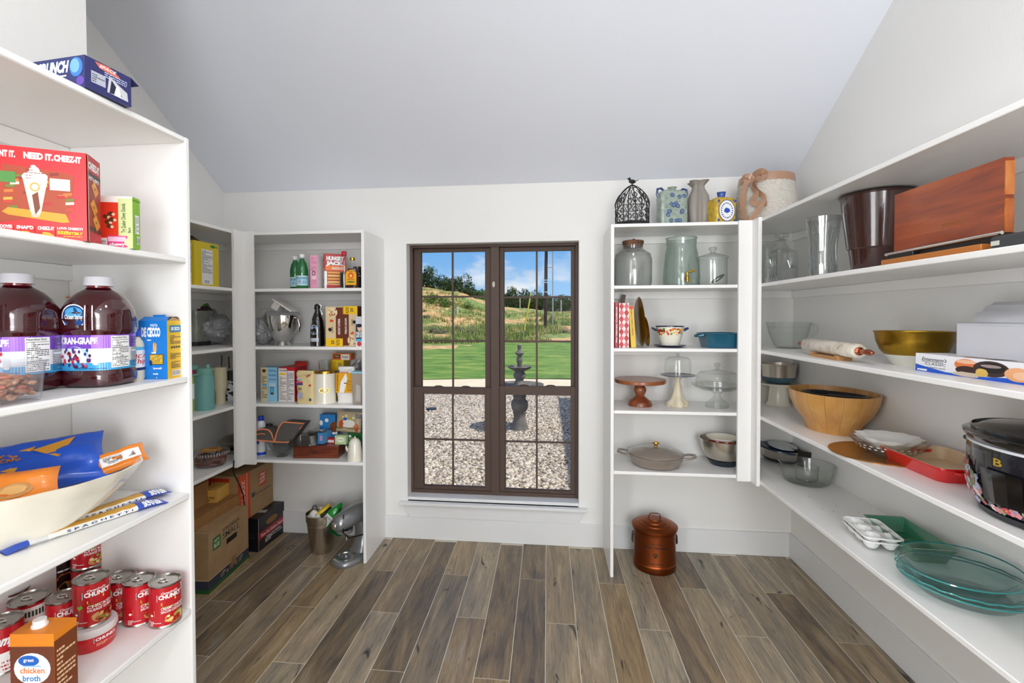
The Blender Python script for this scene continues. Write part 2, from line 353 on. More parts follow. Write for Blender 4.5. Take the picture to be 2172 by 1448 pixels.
for k in range(-16, 11):
    x0 = -.008+PW*k; x1 = x0+PW-.0036; y = {2: 2.842, 0: 2.442, 1: 2.035}[k % 3]+JL
    while y > YN:
        a, b = max(YN, y-JL), min(YB-.01, y-.0038)
        xa, xb = max(x0, XL+.002), min(x1, XR-.002)
        if b > a+.01 and xb > xa+.01 and a < YB-.02 and not (xb < XC-.1 and b < YC-.1) and (b > .6):
            key = (round(xb-xa, 4), round(b-a, 4))
            if key not in meshes:
                o = G().box(-(xb-xa)/2, -(b-a)/2, -.003, (xb-xa)/2, (b-a)/2, 0, PLK).build('plank', FL, smooth=False, bevel=.0008, seg=1); meshes[key] = o
            else: o = meshes[key].copy(); COL.objects.link(o); o.parent = FL
            o.location = ((xa+xb)/2, (a+b)/2, 0); 
            if rnd.random() < .5: o.rotation_euler = (0, 0, PI)
        y -= JL
if True:   # plain floor further back, out of view
    struct(G().box(XC, YN, -.003, XR, .62, 0, PLK).build('floor_behind', smooth=False))
# baseboards
BBM = TRIMW
def bb(name, *b): return struct(G().box(*b, BBM).build(name, bevel=.003))
BT = .0136; bb('baseboard_back', XL, YB-BT, 0, XR-BT, YB, .155); bb('baseboard_right', XR-BT, YN, 0, XR, YB, .155); bb('baseboard_left', XL, YC, 0, XL+BT, YB-BT, .155)
# ceiling lamps
for i, l in enumerate(LAMPS):
    t = thing('ceiling_lamp', ('round flush ceiling lamp over the middle of the pantry', 'round flush ceiling lamp near the pantry door')[i], 'lamp', (l[0], l[1], ZK))
    G().lathe([(.2, 0), (.2, -.02), (.175, -.03), (.175, -.012), (.2, 0)], WHITE).build('housing', t)
    G().lathe([(0, -.016), (.172, -.016)], C('fff6e8', .5, em=6)).build('diffuser', t)
# ------------------------------------------------------------------ window
BR = C('4e3b32', .6, bump=.02, bs=200); BRD = C('392c27', .5)
FY = YB+.085
win = bpy.data.objects.new('window_1', None); COL.objects.link(win); win['kind'] = 'structure'; win.location = (0, 0, 0)
fg = G(); cxm0, cxm1 = ony(1041, 700, FY)[0], ony(1059, 700, FY)[0]
fw = .02
fg.box(WX0, FY, WZ0+.02, WX0+fw, FY+.09, WZ1, BR).box(WX1-fw, FY, WZ0+.02, WX1, FY+.09, WZ1, BR).box(WX0+fw, FY, WZ1-fw, WX1-fw, FY+.09, WZ1, BR).box(WX0+fw, FY, WZ0+.02, WX1-fw, FY+.09, WZ0+.045, BR)
fg.build('window_frame', win, bevel=.002)
G().box(cxm0, FY-.004, WZ0+.045, cxm1, FY+.09, WZ1-fw, BR).build('mullion', win, bevel=.002)
def pw(px, py, Y): return ony(px, py, Y)
def sash(name, x0, x1, z0, z1, y, gx0, gx1, gz0, gz1, vx, hz):
    g = G(); g.box(x0, y, z0, gx0, y+.03, z1, BR).box(gx1, y, z0, x1, y+.03, z1, BR).box(gx0, y, z0, gx1, y+.03, gz0, BR).box(gx0, y, gz1, gx1, y+.03, z1, BR)
    g.box(gx0, y+.004, gz0, gx0+.004, y+.02, gz1, BRD).box(gx0, y+.004, gz0, gx1, y+.02, gz0+.003, BRD)
    s = g.build(name, win, bevel=.0015)
    mh = .0065; g = G(); g.box(vx-mh, y+.008, gz0, vx+mh, y+.018, gz1, BR)
    g.build('muntin', s)
    for h in hz: G().box(gx0, y+.0085, h-mh, gx1, y+.0175, h+mh, BR).build('muntin', s)
    G().box(gx0-.002, y+.012, gz0-.002, gx1+.002, y+.015, gz1+.002, GLW).build('pane', s, smooth=False)
    return s
UY = FY+.045; LY = FY+.008
for a, (ex0, ex1, gl0, gl1, gu0, gu1, vxp, top, mid, mid2, bot, hu, hl) in enumerate((
    (WX0+fw, cxm0, 898, 1028, 894, 1029, 960, 534, 822, 836, 1031, (629, 723), 933), (cxm1, WX1-fw, 1071.5, 1210.5, 1069, 1211, 1138.5, 532, 820, 838, 1039, (630, 724), 938))):
    xm = (gl0+gl1)/2
    gz = lambda y_, Y: pw(xm, y_, Y)[1]
    zmid = gz((mid+mid2)/2, LY)
    us = sash('upper_sash', ex0, ex1, gz(mid+9, UY), WZ1-fw, UY, pw(gu0, 700, UY)[0], pw(gu1, 700, UY)[0], gz(mid, UY), gz(top, UY), pw(vxp, 700, UY)[0], [gz(h, UY) for h in hu])
    ls = sash('lower_sash', ex0, ex1, WZ0+.045, gz(mid-1, LY), LY, pw(gl0, 900, LY)[0], pw(gl1, 900, LY)[0], gz(bot, LY), gz(mid2, LY), pw(vxp, 900, LY)[0], [gz(hl, LY)])
    for q in (.33, .68):
        xx = ex0+(ex1-ex0)*q; zz = gz(mid-1, LY)
        G().tube([(xx-.03, LY-.004, zz+.002), (xx-.02, LY-.01, zz+.008), (xx, LY-.012, zz+.01), (xx+.02, LY-.01, zz+.008), (xx+.03, LY-.004, zz+.002)], .004, BR, 8).build('sash_lock', ls)
# sensor on the mullion
x, z = pw(1047, 603, FY); t = thing('window_sensor', 'small pale oval sensor stuck on the brown window mullion', 'sensor', (x, FY-.004, z))
G().sphere((0, 0, 0), .012, C('cfc4bd', .4), 20, 12, (.85, .7, 1.75)).build('sensor_cover', t)
G().sphere((0, -.0095, .008), .003, C('b5aaa3', .3), 8, 6).build('button', t)
# stool and apron
G().box(WX0+.001, YB, WZ0-.02, WX1-.001, YB+.16, WZ0+.02, TRIMW).build('window_sill_inner', win, bevel=.002)
ws = G(); ws.box(-1.02, YB-.045, WZ0-.026, .262, YB, WZ0-.006, TRIMW); ws.build('window_sill', win, bevel=.004)
ap = G(); ap.prism([(-1.005, WZ0-.026), (-.955, .155), (.205, .155), (.25, WZ0-.026)], -.018, 0, TRIMW, Matrix(((1, 0, 0, 0), (0, 0, 1, YB), (0, 1, 0, 0), (0, 0, 0, 1)))); ap.build('apron', win, bevel=.002)
# ------------------------------------------------------------------ shelving (painted, built in)
def board(t, name, *b, bev=.003): return G().box(*b, PAINT).build(name, t, bevel=bev)
CL = .048
ur = thing('shelving_unit', 'white L-shaped built-in shelving right of the window holding dishes', 'shelving', (0, 0, 0))
for i, z in enumerate((T, S2, S3, S4, S5)):
    board(ur, 'shelf', XB+TH, YF, z-TH, X1R, YB, z); board(ur, 'shelf', X1R, .55, z-TH, XR, YB, z)
    board(ur, 'cleat', XB+TH, YB-.016, z-TH-CL, XR-.016, YB, z-TH); board(ur, 'cleat', XR-.016, .55, z-TH-CL, XR, YB, z-TH)
board(ur, 'side_panel', XB, YF, 0, XB+TH, YB-.001, T); board(ur, 'side_panel', X1R, .53, 0, XR, .55, T)
board(ur, 'corner_post', 1.076, 2.889, .604, 1.150, 2.908, T+.001, bev=.002); board(ur, 'corner_post', 1.150, 2.815, .604, X1R, 2.908, T+.003, bev=.002)
ul = thing('shelving_unit', 'white L-shaped built-in shelving in the far left corner above the boxes', 'shelving', (0, 0, 0))
for i, z in enumerate((T, S2, S3, S4, S5)):
    board(ul, 'shelf', X2L, YF, z-TH, XA-TH, YB, z); board(ul, 'shelf', XL, YC, z-TH, X2L, YB, z)
    board(ul, 'cleat', XL+.016, YB-.016, z-TH-CL, XA-TH, YB, z-TH); board(ul, 'cleat', XL, YC, z-TH-CL, XL+.016, YB, z-TH)
board(ul, 'side_panel', XA-TH, YF, 0, XA, YB-.001, T)
board(ul, 'corner_post', -1.925, 2.889, .606, -1.851, 2.908, T+.001, bev=.002); board(ul, 'corner_post', X2L, 2.815, .606, -1.925, 2.908, T+.003, bev=.002)
un = thing('shelving_unit', 'white built-in shelving closest to the viewer on the left full of cans and boxes', 'shelving', (0, 0, 0))
for z in (TN, N2, N3, N4, N5):
    board(un, 'shelf', XC, .1, z-TH, X1L, YL-TH, z, bev=.0045); board(un, 'cleat', XC, .1, z-TH-.05, XC+.016, YL-TH, z-TH)
board(un, 'side_panel', XC, YL-TH, 0, X1L, YL, TN, bev=.0045); board(un, 'side_panel', XC, .08, 0, X1L, .1, TN)

# ------------------------------------------------------------------ outdoors
ZG = -.15
def mesh_np(name, V, Fq, m, smooth=False):
    me = bpy.data.meshes.new(name); nv, nf = len(V), len(Fq); k = Fq.shape[1]
    me.vertices.add(nv); me.vertices.foreach_set('co', V.astype(np.float32).ravel()); me.loops.add(nf*k); me.loops.foreach_set('vertex_index', Fq.astype(np.int32).ravel())
    me.polygons.add(nf); me.polygons.foreach_set('loop_start', np.arange(0, nf*k, k, dtype=np.int32)); me.polygons.foreach_set('loop_total', np.full(nf, k, dtype=np.int32))
    if smooth: me.polygons.foreach_set('use_smooth', np.ones(nf, bool))
    me.materials.append(m); me.update(calc_edges=True); me.validate(); o = bpy.data.objects.new(name, me); COL.objects.link(o); return o
rs = np.random.RandomState(5)
GR = mat('gravel_stone'); m_, t_, b_ = GR
g_ = N(t_, 'ShaderNodeNewGeometry'); r_ = ramp(t_, [(0, hx('8d8379')), (.3, hx('b9ab9a')), (.6, hx('cfc3b2')), (.85, hx('e2d8c9')), (1, hx('a08f80'))], g_.outputs['Random Per Island']); t_.links.new(r_.outputs[0], b_.inputs['Base Color']); b_.inputs['Roughness'].default_value = .85
n = 30000; yy = 3.85+7.1*rs.rand(n)**.9; uu = rs.rand(n); xl = np.array([ony(835, 800, y)[0] for y in yy])-.35; xr = np.array([ony(1262, 800, y)[0] for y in yy])+.35
cx_, cy_ = xl+(xr-xl)*uu, yy
sz = .008+.0105*rs.rand(n); cube = np.array([[x, y, z] for z in (-1, 1) for y in (-1, 1) for x in (-1, 1)], float)
V = cube[None]*(.75+.5*rs.rand(n, 8, 3)); V[..., 2] *= .62; a = rs.rand(n)*6.28; ca, sa = np.cos(a), np.sin(a)
tl = (rs.rand(n)-.5)*.9; V[..., 2] += V[..., 0]*tl[:, None]
X = V[..., 0]*ca[:, None]-V[..., 1]*sa[:, None]; Y = V[..., 0]*sa[:, None]+V[..., 1]*ca[:, None]; V[..., 0], V[..., 1] = X, Y
V *= sz[:, None, None]; V[..., 0] += cx_[:, None]; V[..., 1] += cy_[:, None]; V[..., 2] += ZG+.004+.008*rs.rand(n)[:, None]
Fq = np.array([(0, 2, 3, 1), (4, 5, 7, 6), (0, 1, 5, 4), (2, 6, 7, 3), (0, 4, 6, 2), (1, 3, 7, 5)]); FF = (Fq[None]+np.arange(n)[:, None, None]*8).reshape(-1, 4)
o = mesh_np('gravel', V.reshape(-1, 3), FF, m_); stuff(o)
o['label'] = 'loose pale grey and tan gravel around the fountain'; o['category'] = 'gravel'
GBED = noisy('gravel_bed', [(.35, '5a5149'), (.5, '9a8d7d'), (.65, 'cabdab')], 34, 4, .9, .5, 60)
struct(G().box(-9, YB+.2, ZG-.1, 9, 10.9, ZG, GBED).build('ground_gravel', smooth=False))
PATH = noisy('concrete_path', [(.3, 'd6c6a8'), (.7, 'e2d4b8')], 3, rough=.9, bump=.05)
struct(G().box(-14, 10.88, ZG-.1, 14, 12.9, ZG+.02, PATH).build('path', smooth=False))
LAWN = noisy('lawn', [(.38, '3c5f1c'), (.5, '658a34'), (.6, '93a04c')], .55, 15, .95, .9, 30, mscale=(1, 2.2, 1), nrough=.82, dist=.4)
near = [onz(p, q, ZG) for p, q in ((500, 812), (850, 808), (950, 806), (1040, 804), (1250, 805), (1700, 812))]
far = [onz(p, q, ZG) for p, q in ((1500, 727), (1200, 727), (1120, 728), (1030, 726), (1010, 728), (998, 735), (975, 733), (965, 740), (930, 741), (895, 743), (600, 750))]
g = G(); pts = [(x, y, ZG+.03) for x, y in near+far]; g.add(pts, [tuple(range(len(pts)))], LAWN); lw_ = g.build('lawn', smooth=False); struct(lw_)
# hillside
DIRT = mat('hillside'); m_, t_, b_ = DIRT
tc = N(t_, 'ShaderNodeTexCoord'); n1 = N(t_, 'ShaderNodeTexNoise', i_Scale=.13, i_Detail=9, i_Roughness=.68); t_.links.new(tc.outputs['Object'], n1.inputs[0])
n2 = N(t_, 'ShaderNodeTexNoise', i_Scale=2.6, i_Detail=6); t_.links.new(tc.outputs['Object'], n2.inputs[0])
r1 = ramp(t_, [(.47, (0, 0, 0)), (.53, (1, 1, 1))], n1.outputs[0]); d1 = ramp(t_, [(.35, hx('a3794b')), (.55, hx('d0a873')), (.7, hx('e3c394'))], n2.outputs[0]); d2 = ramp(t_, [(.35, hx('4f6428')), (.6, hx('879a52'))], n2.outputs[0])
mx = N(t_, 'ShaderNodeMix', data_type='RGBA'); t_.links.new(r1.outputs[0], mx.inputs[0]); t_.links.new(d1.outputs[0], mx.inputs[6]); t_.links.new(d2.outputs[0], mx.inputs[7]); t_.links.new(mx.outputs[2], b_.inputs['Base Color']); b_.inputs['Roughness'].default_value = .95
DD = [13, 24, 30, 40, 50, 62, 75, 85, 100, 130, 260]
TBL = {900: [800, 740, 729, 708, 688, 655, 625, 609, 606, 612, 640], 985: [800, 740, 729, 708, 690, 662, 636, 620, 618, 624, 645], 1060: [800, 740, 729, 708, 697, 680, 662, 654, 652, 654, 660], 1200: [800, 740, 729, 696, 688, 680, 672, 668, 664, 663, 664]}
def hill(u, d):
    ks = sorted(TBL); u = min(max(u, ks[0]), ks[-1]); k = max(q for q in ks if q <= u); k2 = min([q for q in ks if q > k] or [k]); f = 0 if k2 == k else (u-k)/(k2-k)
    a, b = np.interp(d, DD, TBL[k]), np.interp(d, DD, TBL[k2]); py = a+(b-a)*f
    z = H+d*(669-py)/1029
    if d < 30: z = min(z, ZG)
    return z
def hp(u, d):
    r = ray(u, 669); s = d/(RC[1][0]*r[0]+RC[1][1]*r[1]); return r[0]*s, r[1]*s
us = np.arange(300, 1900, 16); ds = np.concatenate([np.linspace(13, 30, 8), np.linspace(33, 110, 40), np.linspace(118, 260, 8)])
V = []
for d in ds:
    for u in us:
        x, y = hp(u, d); z = hill(u, d)+(noise.noise(Vector((x*.3, y*.3, 0)))*.45+noise.noise(Vector((x*.09, y*.09, 3)))*.8)*min(1, max(0, (d-32)/20)); V.append((x, y, z-(.02 if d <= 30 else 0)))
w = len(us); Fh = np.array([(j*w+i, j*w+i+1, (j+1)*w+i+1, (j+1)*w+i) for j in range(len(ds)-1) for i in range(w-1)])
struct(mesh_np('hillside', np.array(V), Fh, m_, True))
struct(G().box(-300, 12.8, ZG-1.2, 300, 400, ZG-.4, C('b49a6c', .95)).build('ground', smooth=False))
def gz_(u, d): x, y = hp(u, d); return x, y, hill(u, d)+(noise.noise(Vector((x*.3, y*.3, 0)))*.45+noise.noise(Vector((x*.09, y*.09, 3)))*.8)*min(1, max(0, (d-32)/20))
GRS = noisy('wild_grass', [(.3, '5f7a30'), (.55, '8f9a58'), (.75, 'b9a878')], .4, 4, .9, 0)
vs = []; fs = []
for i in range(2600):
    d = 31+rs.rand()**1.4*50; u = 850+rs.rand()*400; x, y, z = gz_(u, d)
    if noise.noise(Vector((x*.16, y*.16, 8))) < -.12: continue
    hh = .28+.35*rs.rand()
    for q in range(7):
        a = rs.rand()*6.28; ex, ey = x+.22*rs.randn(), y+.22*rs.randn(); k = len(vs); c_, s_ = math.cos(a)*.045, math.sin(a)*.045
        vs += [(ex-c_, ey-s_, z-.05), (ex+c_, ey+s_, z-.05), (ex+.12*rs.randn(), ey+.1*rs.randn(), z+hh*(.6+.5*rs.rand()))]; fs.append((k, k+1, k+2))
o = mesh_np('wild_grass', np.array(vs), np.array(fs), GRS); stuff(o); o['label'] = 'tufts of wild grass over the dirt hillside'; o['category'] = 'grass'
LF = [noisy('juniper_leaves', [(.3, '2a3a1a'), (.6, '44592a'), (.75, '5f7438')], 1.5, 4, .9, 0), noisy('bush_leaves', [(.3, '3f5c20'), (.6, '648335'), (.75, '86a050')], 1.5, 4, .9, 0), noisy('sage_leaves', [(.3, '6d6a52'), (.6, '8f8d72'), (.8, 'aaa68a')], 1.5, 4, .9, 0)]
TRK = C('5a4838', .9)
def crown(kind, seed, n=1500, s=.11):
    r = np.random.RandomState(seed); cs = [(r.randn()*.33, r.randn()*.33, .5+.22*r.randn(), .3+.2*r.rand()) for _ in range(9)]; V = []; Fc = []
    for i in range(n):
        c = cs[r.randint(9)]; d = r.randn(3); d /= np.linalg.norm(d); p = np.array(c[:3])+d*c[3]*(.75+.3*r.rand()); p[2] = max(p[2], .04)
        a, b = r.randn(3)*s*.6, r.randn(3)*s*.6; k = len(V); V += [p, p+a, p+b]; Fc.append((k, k+1, k+2))
    return np.array(V), np.array(Fc)
CR = [crown(0, i+3) for i in range(3)]
def tree(name, label, u, d, wpx, hpx, kind, group, trunk=True, cat='tree'):
    x, y, z = gz_(u, d); s = d/1029; t = thing(name, label, cat, (x, y, z-.1), rnd.random()*6, group)
    V, Fc = CR[rnd.randrange(3)]; V = V*np.array([wpx*s*.8, wpx*s*.8, hpx*s*.85])
    o = mesh_np('foliage', V, Fc, LF[kind]); o.parent = t; o['kind'] = 'stuff'
    g = G(); [g.tube([(0, 0, 0), (q*wpx*s*.12, 0, hpx*s*.3), (q*wpx*s*.22, .1*q, hpx*s*.6)], [.1, .07, .03], TRK, 6) for q in (-1, 0, 1)]
    g.build('trunk' if trunk else 'stem', t)
for i, (u, w_, h_, wh) in enumerate(((898, 34, 38, 'at the left edge of the hilltop clump'), (919, 32, 37, 'second from the left on the hilltop'), (941, 34, 33, 'in the middle of the hilltop clump'), (962, 30, 32, 'right behind the muntin on the hilltop'), (986, 36, 36, 'largest, at the right end of the hilltop clump'))):
    tree('juniper_tree', 'dark green juniper tree '+wh, u, 86+i, w_, h_, 0, 'junipers on the hilltop')
for i, (u, w_, h_, dd) in enumerate(((1008, 26, 20, 90), (1024, 24, 24, 95))): tree('tree', ('light green tree just right of the hilltop junipers', 'small dark tree sloping down beside the window mullion')[i], u, dd, w_, h_, i, 'trees right of the junipers')
for i, u in enumerate((1074, 1088, 1102, 1117, 1132, 1146, 1163, 1180, 1197, 1212)):
    tree('distant_tree', ('first', 'second', 'third', 'fourth', 'fifth', 'sixth', 'seventh', 'eighth', 'ninth', 'tenth')[i]+' tree from the mullion in the distant treeline behind the right window', u, 112+5*(i % 3), 36, (40, 36, 42, 36, 34, 40, 32, 36, 33, 36)[i], 0, 'distant treeline')
for i, (u, d, w_, h_, k, lb) in enumerate(((921, 66, 26, 22, 1, 'bright green shrub on the hill slope left of the muntin'), (944, 64, 24, 22, 1, 'bushy green shrub on the slope beside the muntin'), (990, 66, 18, 14, 1, 'round green shrub on the slope right of the muntin'), (901, 53, 14, 10, 2, 'grey brown sage bush at the left pane edge'), (915, 42, 22, 14, 2, 'olive sage bush low on the dirt bank'), (940, 41, 24, 13, 2, 'grey green sage bush low on the bank by the muntin'), (976, 42, 20, 14, 2, 'grey sage bush right of the muntin on the bank'), (1000, 40, 24, 18, 2, 'tall grey grass bush near the lawn'), (1010, 41, 18, 14, 1, 'small green bush near the mullion'), (1097, 38, 36, 12, 1, 'low green bush behind the fountain top'), (1172, 46, 16, 22, 1, 'leafy green bush beside the utility pole'), (1195, 38, 24, 12, 2, 'dry sage bush at the right pane edge'), (1150, 60, 12, 12, 1, 'small green bush near the dirt road'))):
    tree('bush', lb, u, d, w_, h_, k, 'bushes on the hillside', False, 'bush')
# utility pole, conduit and guy wire
x, y, z = gz_(1157, 44); t = thing('utility_pole', 'dark wooden utility pole with white bands', 'pole', (x, y, z-.3))
s = 44/1029; PD = wood('pole_wood', '2e2320', '46362f', '5a483e', (3, 3, .4), .9)
G().tube([(0, 0, 0), (.05, 0, 6), (.2, 0, 12.5)], [.16, .15, .13], PD, 14).build('shaft', t)
for py in (594, 599, 619): G().lathe([(.165, -.05), (.165, .05)], C('d5d5d5'), 16).build('band', t, loc=(.05, 0, H+44*(669-py)/1029-z+.3))
G().box(.15, -.03, 0, .62, .03, .05, C('8c8c8c')).build('bracket', t, loc=(.06, 0, H+44*(669-568)/1029-z+.3))
x, y, z = gz_(1172.5, 43.6); t = thing('conduit_pole', 'thin grey metal conduit standing right of the utility pole', 'pole', (x, y, z-.2))
G().tube([(0, 0, 0), (0, 0, 12)], .055, C('aeb4b4', .4, .6), 10).build('pipe', t)
p0 = np.array([*ony(1106, 737, 32)]); p1 = np.array([*ony(1112, 700, 32)]); p2 = np.array([*ony(1126, 622, 32)])
t = thing('guy_wire', 'slanted guy wire in a yellow plastic sleeve', 'wire', (p0[0], 32, p0[1]))
G().tube([(0, 0, -.2), (p1[0]-p0[0], 0, p1[1]-p0[1])], .02, C('cfcfc8'), 8).build('wire', t)
G().tube([(p1[0]-p0[0], 0, p1[1]-p0[1]), (p2[0]-p0[0], 0, p2[1]-p0[1])], .045, C('d8cf52', .5), 8).build('sleeve', t)
for u, d, h_, lb in ((970, 60, 1.2, 'short white marker post on the slope'), (1190, 90, 2.6, 'thin white post before the distant trees'), (1103, 100, 2.6, 'slim pale post in the middle of the treeline')):
    x, y, z = gz_(u, d); t = thing('marker_post', lb, 'post', (x, y, z-.1)); G().tube([(0, 0, 0), (0, 0, h_)], .13 if h_ < 2 else .09, C('c9c4bc'), 8).build('shaft', t)
# fountain
FX, FYY = -.414, 7.2; t = thing('fountain', 'dark grey stone tiered garden fountain on the gravel', 'fountain', (FX, FYY, 0))
FST = noisy('fountain_stone', [(.3, '5c5956'), (.6, '77736f'), (.8, '8b8784')], 9, 6, .85, .2, 60); k = .0071
def fz(y): return ony(1101, 680+y/5.79, 7.2)[1]
def FP(name, pts, fn=None, n=40): return G().lathe([(r*k, fz(y)) for r, y in pts], FST, n, fn=fn).build(name, t, ang=50)
FP('pedestal_foot', [(0, 1428), (26, 1428), (27, 1400), (25, 1370), (21, 1345), (19, 1330)], n=36)
FP('pedestal', [(19.5, 1335), (18, 1300), (14, 1240), (12.2, 1180), (13.5, 1128), (14.5, 1118), (13.5, 1108), (16.5, 1080), (18.2, 1030), (17, 985), (13, 962), (13, 935), (15, 925), (12, 900), (14, 850)])
FP('basin', [(12, 862), (30, 840), (45, 800), (50, 785), (51, 775), (48, 775), (44, 790), (20, 810), (0, 812)], n=48)
FP('middle_column', [(13, 812), (14, 790), (11, 760), (8.5, 730), (9, 712), (12, 695), (13, 665), (11.5, 640), (9, 622)])
FP('upper_bowl', [(8, 624), (14, 605), (21, 585), (24.5, 562), (23, 556), (19, 570), (8, 590), (0, 590)], fn=lambda a, j, z: 1+(.07*math.cos(6*a) if 1 <= j <= 5 else 0), n=60)
FP('finial', [(5, 592), (4.6, 530), (6.6, 500), (6.3, 465), (4.3, 435), (5, 425), (9, 410), (9.4, 395), (5, 375), (3.6, 350), (3.6, 338), (4.5, 325), (4.3, 300), (2, 291), (0, 290)])
x, y = onz(915, 870, ZG); t = thing('drain_cover', 'small round black drain cover on the gravel', 'cover', (x, y, ZG+.02)); G().lathe([(0, .02), (.09, .02), (.1, 0), (.1, -.02)], BLACK).build('lid', t); G().lathe([(.05, .024), (.055, .024)], BLACK).build('ring', t)
# the house wing whose shadow falls on the gravel
struct(G().box(2.18, YB+.2, ZG, 7, 9.25, 2.75, C('c9bfae', .9)).build('house_wing_wall', smooth=False)); struct(G().box(2.12, YB+.2, 2.75, 7.1, 9.33, 2.95, C('5d5148', .9)).build('house_wing_roof', smooth=False))
# ------------------------------------------------------------------ builders for the goods
def zat(px, py, x, y):
    """height of the point that stands above (x, y) and shows at pixel row py"""
    return ony(px, py, y)[1]
def B3(z, pc, pl=None, pr=None, top=None, zt=None, front='L', w=None, d=None):
    q = z if zt is None else zt
    c = np.array(onz(*pc, q)); P = lambda p: np.array(onz(*p, q))
    if front == 'L':
        if pl is not None: u = c-P(pl); w = w or np.linalg.norm(u); u = u/np.linalg.norm(u)
        else: v = P(pr)-c; v /= np.linalg.norm(v); u = np.array([v[1], -v[0]])
        v = np.array([-u[1], u[0]])
        if d is None: d = abs((P(pr)-c)@v)
        ctr = c-u*w/2+v*d/2
    else:
        if pr is not None: u = P(pr)-c; w = w or np.linalg.norm(u); u = u/np.linalg.norm(u)
        else: v = P(pl)-c; v /= np.linalg.norm(v); u = np.array([v[1], -v[0]])
        v = np.array([-u[1], u[0]])
        if d is None: d = abs((P(pl)-c)@v)
        ctr = c+u*w/2+v*d/2
    h = zat(top[0], top[1], *c)-z if top else None
    return (ctr[0], ctr[1], z), math.atan2(u[1], u[0]), w, d, h
def at(px, py, z): x, y = onz(px, py, z); return x, y
def facing(x, y, off=0): return math.atan2(-y, -x)+off
RED, DRED, YEL, ORG, NAVY, BLU, LBL, GRN, LGRN, BLK, WHT, PUR, BRN, TAN, PNK = [C(h) for h in ('d0141c', '9c1018', 'f2c21c', 'ee7a1c', '1a2a66', '1e63c0', '58b4e0', '1d7a35', '8cc22c', '161616', 'f2f2f0', '6a3fa8', '5a3218', 'd8bd8c', 'f0a8c4')]
INK = C('3a3a3e')
def carton(name, label, cat, P, m, side=None, fn=None, group=None, topm=None, bev=.0012, rz=None, flap=None):
    loc, r, w, d, h = P; t = thing(name, label, cat, loc, r if rz is None else rz, group)
    g = G(); x, y = w/2, d/2; vs = [(-x, -y, 0), (x, -y, 0), (x, y, 0), (-x, y, 0), (-x, -y, h), (x, -y, h), (x, y, h), (-x, y, h)]
    g.add(vs, [(0, 1, 5, 4), (2, 3, 7, 6)], m); g.add(vs, [(1, 2, 6, 5), (3, 0, 4, 7)], side or m); g.add(vs, [(3, 2, 1, 0), (4, 5, 6, 7)], topm or side or m)
    me = g; me.build('carton', t, smooth=False, bevel=0)
    if fn:
        p = G(); fn(p, boxface(w, d, h), boxface(w, d, h, 'right'), boxface(w, d, h, 'left'), boxface(w, d, h, 'top'))
        if p.f: p.build('printing', t, smooth=False)
    return t
def barcode(p, f, x0, y0, x1, y1, seed=1):
    p.rect(f, x0, y0, x1, y1, WHT); r = random.Random(seed); o = p.bump(); a = x0+.05*(x1-x0)
    while a < x1-.05*(x1-x0):
        b = a+(x1-x0)*r.uniform(.012, .04); p.add([f(a, y0+.1*(y1-y0), o), f(b, y0+.1*(y1-y0), o), f(b, y1-.1*(y1-y0), o), f(a, y1-.1*(y1-y0), o)], [(0, 1, 2, 3)], BLK); a = b+(x1-x0)*r.uniform(.012, .04)
def facts(p, f, x0, y0, x1, y1, n=14, seed=1, head=True, bgm=None):
    p.rect(f, x0, y0, x1, y1, bgm or WHT); dx, dy = x1-x0, y1-y0
    if head: p.text(f, 'Nutrition Facts', x0+.05*dx, y1-.09*dy, dx*.8, .065*dy, BLK)
    p.lines(f, x0+.05*dx, y0+.04*dy, x1-.05*dx, y1-.12*dy, n, INK, seed)
    for q in (.86, .62, .3): p.rect(f, x0+.04*dx, y0+q*dy, x1-.04*dx, y0+(q+.012)*dy, BLK)
CANS = {}
